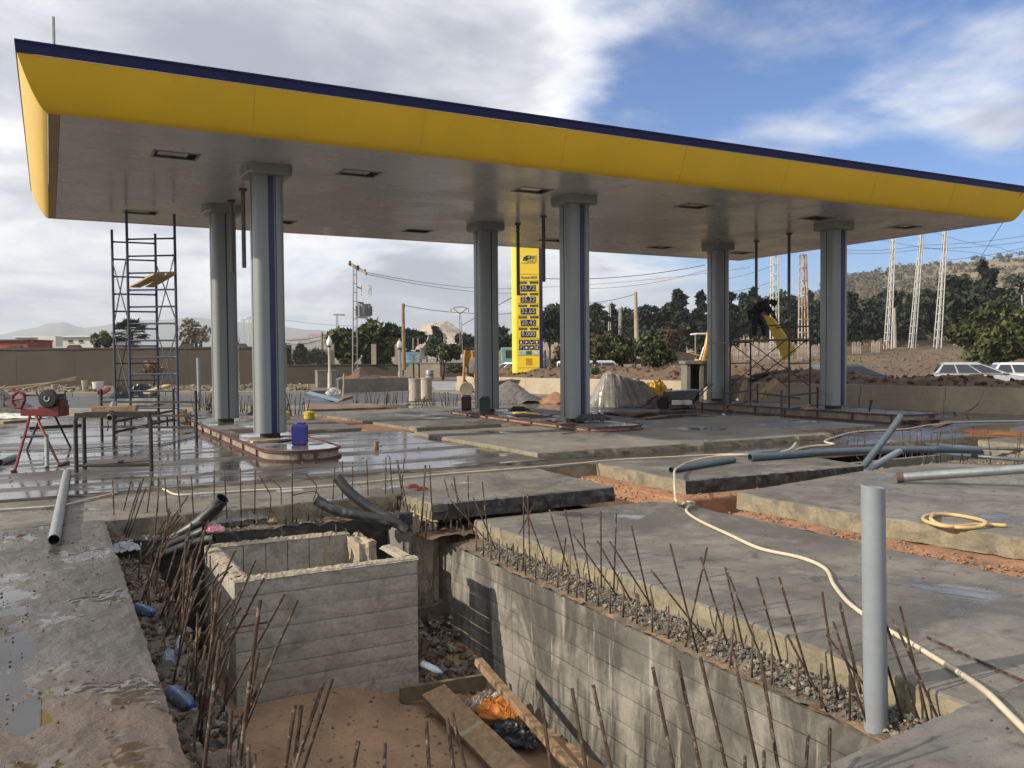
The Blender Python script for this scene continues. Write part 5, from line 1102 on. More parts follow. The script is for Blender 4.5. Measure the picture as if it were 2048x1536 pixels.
stones('plank_litter', 30, lambda r: p.x - 1.2 + 2.6 * r.random(), lambda r: p.y - 1.9 + .5 * r.random(), lambda x, y: 0., (.02, .06), [WOOD, RUBBLE], 'wood chips and mortar crumbs before the covered pallet', 'debris', 31)
for (a, b, w, lab) in (((1240, 836), (1310, 828), .14, 'plank lying in front of the covered pallet'), ((1290, 838), (1330, 833), .16, 'flat offcut lying right of the covered pallet'), ((1440, 840), (1560, 835), .3, 'wet plywood strip on the slab before the right island'), ((1400, 832), (1470, 835), .3, 'dark plywood sheet on the slab left of the right island')):
    plank('plank', G(*a, .0), G(*b, .0), w, .03, WOOD, lab, lift=.02)
chunk('mortar_heap', G(1262, 833, 0.), (1.3, .7, .22), BROWNSOIL, None, 7, .35, n=6); tag(bpy.data.objects['mortar_heap'], 'low brown mortar heap in front of the covered pallet', 'heap')
chunk('soil_heap', G(1845, 846, 0.), (.8, .5, .16), BROWNSOIL, None, 9, .35, n=6); tag(bpy.data.objects['soil_heap'], 'little brown soil heap beyond the far pit', 'heap')
plank('plank', G(1870, 853, 0), G(1902, 845, 0), .1, .04, PALEWOOD, 'pale board beside the little soil heap beyond the far pit', lift=.02)
cloth('tarpaulin', CP_(1313, 29.5, .25), 1.0, .9, pm('yellow tarpaulin', (.82, .50, .01), .5, fine=0.), 'crumpled bright yellow tarpaulin by the pale retaining wall', 'tarpaulin', .55, 33, .2, fold=3)
def heap(name, c, r, h, mat, label, cat, seed=0, n=40, ell=1.):
    z = lambda x, y: c[2] + max(-.03, h * max(0, 1 - math.sqrt((x - c[0]) ** 2 + ((y - c[1]) / ell) ** 2) / r * (1 + .25 * nz(math.atan2(y - c[1], x - c[0]), seed, 0, 1.5))) + .07 * h * fz(x, y, seed, 3 / max(.3, r)))
    return tag(grid(name, c[0] - r, c[0] + r, n, c[1] - r * ell, c[1] + r * ell, n, z, mat), label, cat), z
c = CP_(1340, 28, 0); o, hz_ = heap('debris_heap', c, .9, .55, BROWNSOIL, 'heap of dark rubble beside the yellow tarpaulin', 'heap', 3); stones('rubble', 160, lambda r: c.x - .7 + 1.4 * r.random(), lambda r: c.y - .7 + 1.4 * r.random(), hz_, (.03, .12), [DARKSOIL, BROWNSOIL, STONES[1]], 'clods and stones on the heap by the yellow tarpaulin', 'rubble', 14)
t = thing('wheelbarrow', 'grey builder\'s wheelbarrow parked by the right island', 'wheelbarrow', CP_(1368, 26.5, 0), 0)
wl = lambda x, y, z: Vector((0, 0, 0)) + right * x + fwd * y + Vector((0, 0, z))
MB().loft([[wl(-.35, -.2, .32), wl(.25, -.2, .32), wl(.25, .2, .32), wl(-.35, .2, .32)], [wl(-.55, -.32, .58), wl(.42, -.3, .62), wl(.42, .3, .62), wl(-.55, .32, .58)]]).build('tray', GALV, t, bevel=.01)
for s in (-.24, .24): MB().tube([wl(-.62, s * .3, .2), wl(.3, s, .30), wl(.62, s, .62), wl(.82, s, .80)], .018, 8).build('handle', DARKSTEEL, t); MB().tube([wl(.2, s, .3), wl(.32, s, .0)], .016, 8).build('leg', DARKSTEEL, t)
MB().lathe([(.06, -.04), (.18, -.045), (.2, 0), (.18, .045), (.06, .04)], 20, M=Matrix.Translation(wl(-.66, 0, .2)) @ Mm @ Matrix.Rotation(R_(90), 4, 'X')).build('wheel', TYRE, t)
for k, px_ in enumerate((1356, 1371)): tag(MB().box(None, (.34, .25, .14), M=Matrix.Translation(CP_(px_, 25.6, .27)) @ Mm).build('foam_block', WHITE, bevel=.01), ('white block at the end of the right island, left one', 'white block at the end of the right island, right one')[k], 'block')
for (a, b, w, lab) in (((1480, 800), (1492, 757), .22, 'pale board leaning on the wall behind the scaffold'), ((1510, 798), (1556, 758), .18, 'long pale board slanting behind the scaffold'), ((1536, 795), (1528, 770), .12, 'short dark board behind the scaffold')):
    da = 27.2; plank('plank', D(*a, da - .5), D(*b, da), w, .035, PALEWOOD if 'pale' in lab else WOOD, lab, roll=1.2)
for k in range(10): plank('plank', CP_(1455 + 12 * k, 25.6 + .2 * (k % 3), .05 + .03 * (k % 2)), CP_(1490 + 11 * k, 26 + .3 * ((k * 7) % 3), .07), .12, .025, (WOOD, DARKSTEEL, PALEWOOD)[k % 3], 'loose offcut %s the scaffold on the right island' % ('lying left behind', 'lying just left behind', 'half left behind', 'lying behind the left leg of', 'lying midway behind', 'flat behind the middle of', 'lying right of middle behind', 'lying behind the right leg of', 'lying right behind', 'furthest right behind')[k], 'offcut')
cloth('cloth', G(1612, 819, .22), .4, .25, WOOD, 'brown rag at the foot of the right front column', 'rag', .14, 41)
tag(MB().tube([G(1736, 836, 0.), D(1739, 822, 22), D(1741, 800, 22), D(1744, 800, 22), D(1738, 825, 22), G(1738, 836, 0.)], .02, 6).build('cable_end', BLACK, None, 'all'), 'black cable end sticking up right of the right-hand column', 'cable')
hose('cable', [CP_(1970, 22.6, .70), D(1962, 795, 22.0), D(1952, 812, 21.6), G(1930, 822, .0), G(1915, 806, .0), G(1905, 815, 0), G(1912, 830, 0)], .012, BLACK, 'thin black cable hanging over the retaining wall at right', 'cable')
# ================================================================== MIDDLE DISTANCE: mixer, rings, gravel, planks
t = thing('concrete_mixer', 'yellow concrete mixer with grey drum behind the middle rear column', 'mixer', CP_(940, 34, 0))
MY = pm('mixer yellow', (.62, .30, .02), .5, col2=(.45, .22, .04), vs=6, fine=.2); m_ = lambda x, y, dd=0.: D(x, y, 34.5 + dd)
for a, b, r in (((930, 700), (925, 798), .05), ((944, 700), (956, 796), .05), ((932, 700, .8), (926, 792, .9), .05), ((944, 700, .8), (952, 790, .9), .05)): tube_between(t, 'frame_leg', m_(*a), m_(*b), r, MY)
MB().box(None, (.30, .5, .55), M=Matrix.Translation(m_(937, 715, .3)) @ Mm).build('motor_cover', MY, t, bevel=.03); MB().box(None, (.34, .5, .2), M=Matrix.Translation(m_(937, 728, .3)) @ Mm).build('motor_base', MY, t, bevel=.02)
tube_between(t, 'yoke', m_(930, 698), m_(972, 697), .05, DARKSTEEL); tube_between(t, 'brace', m_(928, 772), m_(952, 786), .03, DARKSTEEL); tube_between(t, 'brace', m_(930, 760), m_(948, 780), .03, DARKSTEEL)
MB().lathe([(.25, -.55), (.42, -.45), (.5, -.1), (.5, .15), (.36, .5), (.28, .55)], 24, M=Matrix.Translation(m_(955, 728, .4)) @ Matrix.Rotation(.25, 4, 'Y')).build('drum', pm('mixer drum', (.17, .16, .14), .7, var=.4, vs=5), t, True, angle=40)
MB().lathe([(.1, -.06), (.26, -.07), (.28, 0), (.26, .07), (.1, .06)], 20, M=Matrix.Translation(m_(933, 778, -.1)) @ Mm @ Matrix.Rotation(R_(90), 4, 'X')).build('wheel', pm('dusty tyre', (.3, .26, .21), .9, var=.3), t)
RING = pm('pale concrete pipe', (.46, .42, .34), .85, var=.2, vs=2, stain=((.34, .28, .12), 1.6, .6))
for (px_, dep, r, lab) in ((829, 33.2, .23, 'pale concrete pipe standing on end, the nearer left of two'), (852, 34.6, .23, 'pale concrete pipe standing on end, the farther right of two')):
    t = thing('concrete_pipe', lab, 'concrete pipe', CP_(px_, dep, 0)); q0 = CP_(px_, dep, 0); MB().pipe(q0, at_h(q0, .86), r, r - .05, 22).build('barrel', RING, t, True, angle=40); MB().pipe(at_h(q0, .80), at_h(q0, .865), r + .015, r - .045, 22).build('rim', RING, t, True, angle=40)
GRAV = pm('grey gravel', (.22, .21, .195), .9, col2=(.15, .145, .135), vs=8, fine=.4, fs=22, bump=1., bs=14)
c = CP_(1018, 32.5, -.02); o, hz_ = heap('gravel_heap', c, 1.35, .82, GRAV, 'cone of grey gravel between the two middle columns', 'gravel heap', 5); stones('gravel', 1500, lambda r: c.x - 1.3 + 2.6 * r.random(), lambda r: c.y - 1.3 + 2.6 * r.random(), lambda x, y: hz_(x, y) - .01, (.012, .035), STONES, 'loose stones covering the grey gravel cone', 'gravel', 15)
c2 = CP_(-30, 26, -.02); o, hz2 = heap('gravel_heap', c2, 1.6, 1.05, GRAV, 'grey gravel heap cut by the left picture edge behind the machine', 'gravel heap', 7); stones('gravel', 900, lambda r: c2.x - .6 + 2.2 * r.random(), lambda r: c2.y - 1.5 + 3 * r.random(), lambda x, y: hz2(x, y) - .01, (.015, .045), STONES, 'loose stones on the gravel heap at the left edge', 'gravel', 16)
cloth('plastic_sheet', CP_(20, 24.4, .05), 2.2, .9, WHITE, 'white plastic sheet at the foot of the left gravel heap', 'plastic sheet', .12, 43, -.4)
c3 = CP_(1110, 31.5, -.02); heap('brick_heap', c3, .7, .42, SOIL, 'little orange heap left of the middle front column', 'heap', 9)
cB = pm('blue sheet metal', (.16, .26, .36), .45, fine=0.)
plank('metal_sheet', CP_(614, 29.3, .52), CP_(678, 28.3, .26), .2, .02, cB, 'light blue metal sheet lying slantwise behind the first island', 'metal sheet', roll=.3); plank('metal_sheet', CP_(622, 29.5, .25), CP_(672, 29.0, .22), .6, .04, pm('dark blue sheet', (.04, .09, .17), .5, fine=0.), 'dark blue sheet under the light blue one', 'metal sheet')
plank('plank', CP_(682, 28.5, .28), CP_(702, 29, .35), .1, .1, WOOD, 'square timber at the end of the blue sheets', 'timber'); tag(MB().tube([CP_(685, 28.8, .2), CP_(688, 28.8, 1.15)], .03, 8).build('stake', PALEWOOD), 'pale wooden stake standing behind the blue sheets', 'stake')
cloth('cement_bag', CP_(668, 29.6, .4), .5, .4, WHITE, 'pale crumpled sack behind the blue sheets', 'sack', .25, 44)
slab('concrete_slab', [tuple(CP_(612, 25.2, 0).to_2d()), tuple(CP_(770, 26.2, 0).to_2d()), tuple(CP_(740, 28.4, 0).to_2d()), tuple(CP_(610, 28.6, 0).to_2d())], .17, .1, 'thin reddish slab bordered by a plank behind the raised slab', seed=15, step=.2, top=pm('reddish soil slab', (.18, .10, .07), .9, col2=(.24, .2, .16), vs=1.5))
YB = pm('yellow bucket', (.72, .55, .06), .5, fine=0.)
for k, (px_, w) in enumerate(((571, .2), (617, .28))):
    t = thing('bucket', ('smaller yellow plastic drum beside the first column', 'larger yellow plastic drum right of the rebar stubs')[k], 'drum', CP_(px_, 22.2, .05)); q0 = CP_(px_, 22.2, .09)
    MB().lathe([(w * .42, 0), (w * .5, .02), (w * .5, .1), (w * .45, .11), (w * .5, .12), (w * .5, .19), (w * .3, .21)], 18, q0).build('body', YB, t, True, angle=40); MB().tube([at_h(q0, .29) - right * .05, at_h(q0, .31), at_h(q0, .29) + right * .05], .012, 6).build('handle', YB, t)
# stub rebar mats behind the columns
def stub_mat(label, px0, px1, dep, z0, h, n, rows=3, seed=1):
    t = thing('footing', label, 'footing', CP_((px0 + px1) / 2, dep, z0)); rg = random.Random(seed)
    a, b = CP_(px0, dep, z0), CP_(px1, dep, z0); MB().bar(a + Vector((0, 0, -.04)), b + Vector((0, 0, -.04)), 1.2, .14).build('footing_block', CONC, t)
    for k in range(n):
        p_ = CP_(px0 + (px1 - px0) * rg.random(), dep + rg.uniform(-.5, .5), z0); hh = h * rg.uniform(.6, 1.15); rebar(t, p_, p_ + Vector((rg.uniform(-.12, .12), rg.uniform(-.1, .1), hh)), rg.random() < .4, 1.5)
    return t
stub_mat('footing with rows of short rusty stubs left of the first column', 385, 430, 27.5, .0, .55, 26, seed=3)
stub_mat('footing with a tangle of rusty stubs between the two left columns', 478, 505, 26.5, .0, .5, 12, seed=4)
stub_mat('footing with stubs and wrapped bars just right of the first column', 566, 612, 24.0, .05, .62, 16, seed=5)
stub_mat('long footing with dense rows of stubs behind the raised slab', 700, 815, 30.5, .0, .5, 30, seed=6)
stub_mat('footing with stubs left of the middle rear column', 830, 925, 29.0, .0, .45, 24, seed=7)
# ================================================================== ROAD, PAVEMENT, LEFT BOUNDARY
def cquad(name, pts, z, mat, label, cat, kind='structure', th=None):
    P = [CP_(px, dp, z).to_2d() for px, dp in pts]; mb = MB()
    if th: mb.prism([tuple(p) for p in P], z - th, z)
    else: mb.add([(p.x, p.y, z) for p in P], [tuple(range(len(P)))])
    return tag(mb.build(name, mat), label, cat, kind=kind)
cquad('site_ground', [(-700, 24), (1500, 24), (1300, 46), (-700, 60)], -.024, pm('site dirt', (.28, .235, .18), .85, col2=(.18, .15, .115), vs=.4, fine=.25, fs=8, bump=.6, bs=6, rvar=.3), 'pale trodden dirt of the building site behind the canopy', 'dirt')
cquad('road', [(-700, 30.2), (500, 31), (900, 33), (1010, 36.5), (830, 43), (600, 40.2), (-700, 39)], -.016, ASPHALT, 'strip of fresh dark asphalt along the far kerb', 'road')
cquad('pavement', [(-700, 39.4), (600, 40.6), (672, 42), (672, 54), (-700, 54)], .13, pm('pavement dirt', (.20, .155, .11), .9, col2=(.14, .11, .08), vs=.5, fine=.3, fs=5, bump=.6, bs=6), 'dirt-covered raised pavement before the rendered wall', 'pavement', th=.2)
for k in range(14):
    a, b = -690 + 93 * k, -690 + 93 * (k + 1) - 1.0
    da, db = (39 + (p_ + 700) / 1300 * 1.2 for p_ in (a, b)); q0, q1 = CP_(a, da + .2, .06), CP_(b, db + .2, .06)
    if b > -60: tag(MB().bar(q0, q1, .3, .2).build('kerb_stone', pm('kerb stone', (.30, .28, .25), .85, var=.2, vs=1), bevel=.015), '%s length of grey kerb beside the asphalt, counted from the left' % ('first second third fourth fifth sixth seventh eighth ninth tenth eleventh twelfth'.split()[max(0, k - 6)]), 'kerb', 'kerb along the asphalt', kind='structure')
cquad('side_road', [(830, 44), (905, 44), (980, 60), (880, 62), (800, 62)], -.012, pm('pale road', (.33, .33, .34), .8, var=.15, vs=.3), 'pale side road leading away past the low wall', 'road')
BD = 52.4
BWl = thing('boundary_wall', 'long brown rendered boundary wall with raised coping at the left', 'wall', CP_(280, BD, 0))
segs = [-250, -85, 30, 147, 262, 372, 480, 560, 575]
for a, b in zip(segs[:-1], segs[1:]):
    MB().bar(CP_(a, BD, 1.18), CP_(b, BD, 1.18), .2, 2.36).build('wall_panel', RENDERWALL, BWl)
    MB().bar(CP_(a + 14, BD, 2.39), CP_(b - 14 if b < 575 else b, BD, 2.39), .3, .10).build('coping', RENDERWALL, BWl)
for a in segs[1:-1]:
    pr = [(-.62, 0), (-.42, .0), (-.28, .20), (.28, .20), (.42, 0), (.62, 0), (.62, -.1), (-.62, -.1)]
    M = Matrix.Translation(CP_(a, BD - .16, 2.42)) @ Mm @ Matrix.Rotation(R_(90), 4, 'X'); MB().prism(pr, -.34, 0., M).build('raised_coping', RENDERWALL, BWl)
    MB().box(None, (.3, .212, 2.36), M=Matrix.Translation(CP_(a, BD, 1.18)) @ Mm).build('pier', RENDERWALL, BWl)
LWl = thing('low_wall', 'low brown wall with tall piers and thin iron railings right of the boundary wall', 'wall', CP_(680, BD, 0))
MB().bar(CP_(575, BD, .62), CP_(802, BD + .5, .62), .2, 1.26).build('wall_panel', RENDERWALL, LWl); MB().bar(CP_(575, BD, 1.28), CP_(802, BD + .5, 1.28), .3, .07).build('coping', RENDERWALL, LWl)
PIER = pm('pale pier', (.34, .30, .235), .9, var=.15, vs=1)
for px_ in (578, 664, 748, 795): MB().box(None, (.28, .26, 1.25), M=Matrix.Translation(CP_(px_, BD + .2, 1.9)) @ Mm).build('pier', PIER if px_ > 580 else RENDERWALL, LWl)
for k in range(36):
    px_ = 583 + (660 - 583) * k / 35; q0 = CP_(px_, BD, 1.3); MB().bar(q0, at_h(q0, 2.25), .03).build('railing_bar', DARKSTEEL, LWl)
def lamp_post(px_, dep, ytop, label):
    q0 = CP_(px_, dep, .1); zt_ = zpx(ytop, px_, dep); t = thing('lamp_post', label, 'street lamp', q0, group='white globe lamp posts')
    MB().lathe([(.16, 0), (.16, .1), (.11, .18), (.10, .9), (.07, 1.0), (.07, zt_ - .85), (.09, zt_ - .8), (.05, zt_ - .60)], 14, at_h(q0, 0) + Vector((0, 0, .1 - .1))).build('post', pm('cream post', (.52, .49, .42), .6, fine=0.), t, True, angle=40)
    MB().lathe([(.06, -.02), (.10, .02), (.11, .05)], 14, at_h(q0, zt_ - .64)).build('collar', DARKSTEEL, t)
    MB().lathe([(.08, .1), (.125, .17), (.145, .28), (.13, .40), (.07, .50), (.035, .55), (.035, .59), (.01, .64)], 18, at_h(q0, zt_ - .7)).build('globe', pm('opal globe', (.85, .86, .88), .3, var=.03, fine=0.), t, True)
lamp_post(659, 44, 669, 'cream lamp post with white globe beside the concrete block'); lamp_post(799, 47, 675, 'cream lamp post with white globe at the end of the low wall'); lamp_post(475, 46, 664, 'cream lamp post with white globe between the two left columns')
t = thing('concrete_block', 'square grey concrete chamber behind the first lamp post', 'concrete block', CP_(652, 46, 0)); MB().box(None, (1.05, 1., .98), M=Matrix.Translation(CP_(652, 46, .50)) @ Mm @ Matrix.Rotation(.35, 4, 'Z')).build('chamber', CONC, t, bevel=.02); MB().box(None, (1.1, 1.05, .06), M=Matrix.Translation(CP_(652, 46, 1.01)) @ Mm @ Matrix.Rotation(.35, 4, 'Z')).build('lid', CONC, t, bevel=.01)
t = thing('planter', 'low grey concrete planter full of soil below the transformer mast', 'planter', CP_(744, 43, 0)); pl = [CP_(674, 41.6, 0), CP_(815, 44.5, 0), CP_(818, 49, 0), CP_(690, 49, 0)]
for a, b in ((0, 1), (3, 0), (1, 2)): MB().bar(at_h(pl[a], .32), at_h(pl[b], .32), .2, .68).build('planter_side', CONC, t)
mbs = MB(); n_ = 14
def bil(u, v): return pl[0].lerp(pl[1], u).lerp(pl[3].lerp(pl[2], u), v)
for j_ in range(n_ + 1):
    for i in range(n_ + 1): q0 = bil(i / n_, j_ / n_); mbs.v.append((q0.x, q0.y, .62 + .18 * max(0, fz(q0.x, q0.y, 2, .9)) + .55 * math.exp(-((i / n_ - .27) / .11) ** 2 - ((j_ / n_ - .45) / .3) ** 2)))
for j_ in range(n_):
    for i in range(n_): a = j_ * (n_ + 1) + i; mbs.f.append((a, a + 1, a + n_ + 2, a + n_ + 1)); mbs.m.append(0)
mbs.build('soil_fill', BROWNSOIL, t)
# clutter on the left pavement
stones('pavement_rubble', 420, lambda r: CP_(-20 + 640 * r.random(), 41 + 9 * r.random(), 0).x, lambda r: 0, lambda x, y: .14, (.04, .2), [BROWNSOIL, STONES[2], RUBBLE], None, None, 51)
ob = bpy.data.objects['pavement_rubble']; me = ob.data; rg = np.random.default_rng(4)
cs = [CP_(-20 + 640 * rg.random(), 41.5 + 9.5 * rg.random() ** 1.5, .14) for _ in range(420)]
for i in range(420):
    vs_ = [me.vertices[i * 6 + k] for k in range(6)]; c = sum((v.co for v in vs_), Vector()) / 6
    for v in vs_: v.co = v.co - c + cs[i] + Vector((0, 0, .03))
tag(ob, 'rubble and clods strewn over the pavement before the boundary wall', 'rubble')
for (a, b, lab) in ((0, 150, 'long pale pole lying on the pavement, nearest the left edge'), (60, 152, 'thin pale pole lying across the long one on the pavement')): tag(MB().tube([CP_(a - 15, 43, .25), CP_(b, 46.5, .75 if a else .6)], .05, 8).build('pole', PALEWOOD), lab, 'pole')
for (px_, py_, w, h, mt, lab) in ((195, 752, .28, .42, WHITE, 'white bucket on the pavement'), (108, 770, .16, .3, PALEWALL, 'small pale pot on the pavement'), (168, 765, .14, .5, PALEWALL, 'stacked pale pots on the pavement'), (138, 776, .3, .15, PALEWALL, 'low pale block on the kerb')):
    q0 = CP_(px_, 44, .14); t = thing('bucket', lab, 'bucket', q0, 0); MB().lathe([(w * .75, 0), (w * .8, .02), (w, h * .96), (w * 1.06, h * .97), (w * 1.06, h)], 16).build('shell', mt, t, True, angle=40); MB().lathe([(w * .9, h * .9), (w * .9, h * .92)], 16).build('fill', BROWNSOIL, t)
t = thing('clay_pipe', 'short red plastic pipe lying on the kerb left of the blue scaffold', 'pipe', CP_(207, 38.5, .3)); MB().pipe(CP_(200, 38.2, .22), CP_(214, 39.6, .34), .14, .11).build('tube', pm('red pipe', (.42, .10, .05), .6, fine=0.), t, True, angle=40)
tag(MB().tube([CP_(398, 30, -.02), CP_(397, 30, 1.72)], .07, 12).build('grey_stake', GREYPVC, None, True, angle=40), 'thin pale grey pipe standing left of the rear column', 'pipe')
c = CP_(300, 33, -.02); o, hz3 = heap('gravel_heap', c, 1.2, .5, GRAV, 'small gravel heap behind the blue scaffold', 'gravel heap', 13); cloth('sack', CP_(270, 31, .3), 1.4, .8, BLACKPLAST, 'dark sheeted sack pile behind the blue scaffold', 'sack', .5, 61); plank('timber', CP_(292, 30, .52), CP_(335, 31, .72), .3, .1, PALEWOOD, 'pale timber behind the blue scaffold', 'timber')
t = thing('brick_stack', 'little stack of buff bricks right of the blue scaffold', 'bricks', CP_(368, 21, 0))
for k in range(9): MB().box(None, (.2, .14, .075), M=Matrix.Translation(CP_(363 + 8 * (k % 2) + 2 * nz(k, 1, 1, 3.3), 21 + .12 * nz(k, 3, 1, 2.2), .09 + .08 * (k // 2))) @ Mm @ Matrix.Rotation(.4 * nz(k, 7, 1, 1.9), 4, 'Z')).build('brick', pm('buff brick', (.34, .27, .18), .85, var=.3, vs=8), t, bevel=.008)
plank('plank', CP_(300, 22.5, .05), CP_(410, 23, .05), .2, .05, DARKSTEEL, 'dark batten on the wet slab behind the blue scaffold'); plank('plank', G(0, 846, .06), G(52, 842, .06), .25, .08, WOOD, 'low timber sill at the left edge behind the machine', 'timber'); plank('plank', G(58, 857, .06), G(165, 851, .06), .1, .08, DARKSTEEL, 'dark straight bar on the wet slab behind the threading machine', 'bar')
# ================================================================== PALE RETAINING WALL AND SOIL BERM ON THE RIGHT
RWp = [(18.6, 40.5), (18.9, 38.2), (19.6, 35.0), (20.9, 30.0), (21.75, 24.), (22.5, 18.6), (23.5, 13.5), (24.6, 8.), (25.6, 2.)]
RT = thing('retaining_wall', 'low pale concrete retaining wall holding the soil bank along the right', 'retaining wall', (21, 26, 0))
for (a, b) in zip(RWp[:-1], RWp[1:]):
    L = (Vector(b) - Vector(a)).length; k = max(1, round(L / 2.6))
    for i in range(k):
        p0, p1 = Vector(a).lerp(Vector(b), i / k), Vector(a).lerp(Vector(b), (i + 1) / k - .004)
        MB().bar((p0.x, p0.y, .53), (p1.x, p1.y, .53), .18, .34).build('wall_panel', PALEWALL, RT); MB().bar((p0.x - .02, p0.y, .165), (p1.x - .02, p1.y, .165), .30, .39).build('plinth', PALEWALL, RT)
MB().bar((18.6, 40.5, .38), (26, 44, .38), .18, .62).build('wall_panel', PALEWALL, RT)
def wall_x(y):
    for (x0, y0), (x1, y1) in zip(RWp[:-1], RWp[1:]):
        if y <= y0 and y >= y1: return x0 + (x1 - x0) * (y0 - y) / (y0 - y1)
    return 25.6 if y < 2 else 18.6
def berm_z(s, y):
    prof_ = .62 + (.30 + .25 * max(0, min(1, (y - 19) / 6))) * math.exp(-((s - 1.6) / 1.1) ** 2) - .25 * max(0, (s - 2.4)) ; prof_ = max(prof_, -.3)
    return prof_ + (.16 * fz(s, y, 3, .8, 4) + .05 * fz(s, y, 6, 4, 3)) * min(1, s * 2)
mbr = MB(); ns_, ny_ = 40, 360
for j_ in range(ny_ + 1):
    y = 2 + 38.4 * j_ / ny_; x0 = wall_x(y) + .06
    for i in range(ns_ + 1): s = 4.6 * i / ns_; mbr.v.append((x0 + s, y + s * .12, berm_z(s, y)))
for j_ in range(ny_):
    for i in range(ns_): a = j_ * (ns_ + 1) + i; mbr.f.append((a, a + 1, a + ns_ + 2, a + ns_ + 1)); mbr.m.append(0)
tag(mbr.build('soil_bank', BROWNSOIL, None, 'all'), 'long bank of dug brown soil behind the pale retaining wall', 'soil bank', kind='structure')
rgb = np.random.default_rng(5); pts_b = [(lambda y, s: (wall_x(y) + .06 + s, y + s * .12, berm_z(s, y)))(2.5 + 37.5 * rgb.random(), .15 + 3.3 * rgb.random()) for _ in range(3000)]
it = iter(pts_b); cur = [None]
def nx_(r): cur[0] = next(it); return cur[0][0]
stones('soil_clods', 3000, nx_, lambda r: cur[0][1], lambda x, y: cur[0][2] - .03, (.03, .15), [BROWNSOIL, BROWNSOIL, DARKSOIL, DARKSOIL, RUBBLE], 'lumpy clods covering the long soil bank', 'clods', 52)
t = thing('concrete_stand', 'box-like grey concrete stand with an opening beside the right rear column', 'concrete stand', CP_(1395, 31, 0))
MB().box(None, (1.3, 1.2, .12), M=Matrix.Translation(CP_(1400, 31, 1.42)) @ Mm).build('top_slab', CONC, t, bevel=.01); MB().box(None, (.12, 1.1, 1.36), M=Matrix.Translation(CP_(1371, 31, .68)) @ Mm).build('side_wall', CONC, t); MB().box(None, (.12, 1.1, 1.36), M=Matrix.Translation(CP_(1397, 31, .68)) @ Mm).build('side_wall', CONC, t); MB().box(None, (.5, .1, 1.36), M=Matrix.Translation(CP_(1386, 31.5, .68)) @ Mm).build('back_wall', CONC, t); MB().box(None, (.8, 1.0, .8), M=Matrix.Translation(CP_(1416, 31, .95)) @ Mm).build('cabinet', CONC, t)
# ================================================================== PRICE SIGN
TD = 41.5
TS = thing('price_sign', 'tall yellow fuel price pylon with five price displays and navy edge', 'sign', CP_(1056, TD, .5))
def tface(x0, y0, x1, y1, off, th, name, mat, par=None, bev=0.):
    a, b = CP_(x0, TD, zpx(y1, 1056, TD)), CP_(x1, TD, zpx(y0, 1056, TD)); c = (a + b) / 2; w = (b - a).dot(right)
    return MB().box(None, (w, th, b.z - a.z), M=Matrix.Translation(c - fwd * (off + th / 2)) @ Mm).build(name, mat, par or TS, bevel=bev)
ytop = 455
body = tface(1036, ytop, 1079, 745, -.30, .30, 'front_panel', TOTEM_Y)
# rounded light yellow flank on the sunny side
za, zb = zpx(745, 1056, TD), zpx(ytop, 1056, TD); pts = []
for k in range(9): a = R_(90 + 90 * k / 8); pts.append((.27 * math.cos(a), .16 * math.sin(a) * 2 - .32))
q0 = CP_(1035.6, TD, 0); M = Matrix.Translation(q0 + fwd * .30) @ Mm
MB().prism([(x, y) for x, y in [(0, 0.02)] + [(-.27 + .27 * (1 - math.cos(R_(90 * k / 8))), -.30 * math.sin(R_(90 * k / 8))) for k in range(9)]][::-1], za - .02, zb + .02, M).build('flank_panel', TOTEM_Y, TS, True, angle=40)
tface(1079.4, ytop - 3, 1086, 747, -.42, .42, 'navy_edge', BLUE)
SEAM = pm('totem seam', (.35, .24, .02), .5, fine=0.)
for y in (549, 562, 583.5, 607, 630.5, 653.5, 677, 699.5, 711, 735.5): tface(1036.4, y - .4, 1078.6, y + .4, .001, .006, 'seam', SEAM)
def text(txt, px_, py_, hpx, mat, par, align='CENTER', wpx=None, off=.012):
    cu = bpy.data.curves.new('lettering', 'FONT'); cu.body = txt; cu.align_x = align; cu.align_y = 'CENTER'; cu.size = hpx / F_PX * TD * 1.36; cu.extrude = .004; cu.resolution_u = 2
    o = bpy.data.objects.new('lettering', cu); link(o); bpy.context.view_layer.update(); dg = bpy.context.evaluated_depsgraph_get(); me = bpy.data.meshes.new_from_object(o.evaluated_get(dg)); bpy.data.objects.remove(o); bpy.data.curves.remove(cu)
    if not len(me.vertices): return None
    xs_ = [v.co.x for v in me.vertices]; w = max(xs_) - min(xs_); s = (wpx / F_PX * TD / w) if wpx else 1
    for v in me.vertices: v.co.x *= s
    me.materials.clear(); me.materials.append(mat)
    M = Matrix.Translation(CP_(px_, TD, zpx(py_, 1056, TD)) - fwd * off) @ Mm @ Matrix.Rotation(R_(90), 4, 'X'); o = put('lettering', me, par, M); return o
DISP = pm('display navy', (.018, .016, .05), .3, fine=0.); DIG = pm('display digit grey', (.55, .56, .60), .4, fine=0., var=.05); LBL = pm('label black', (.012, .012, .02), .4, fine=0.); LBT = pm('label lettering', (.5, .48, .35), .5, fine=0.)
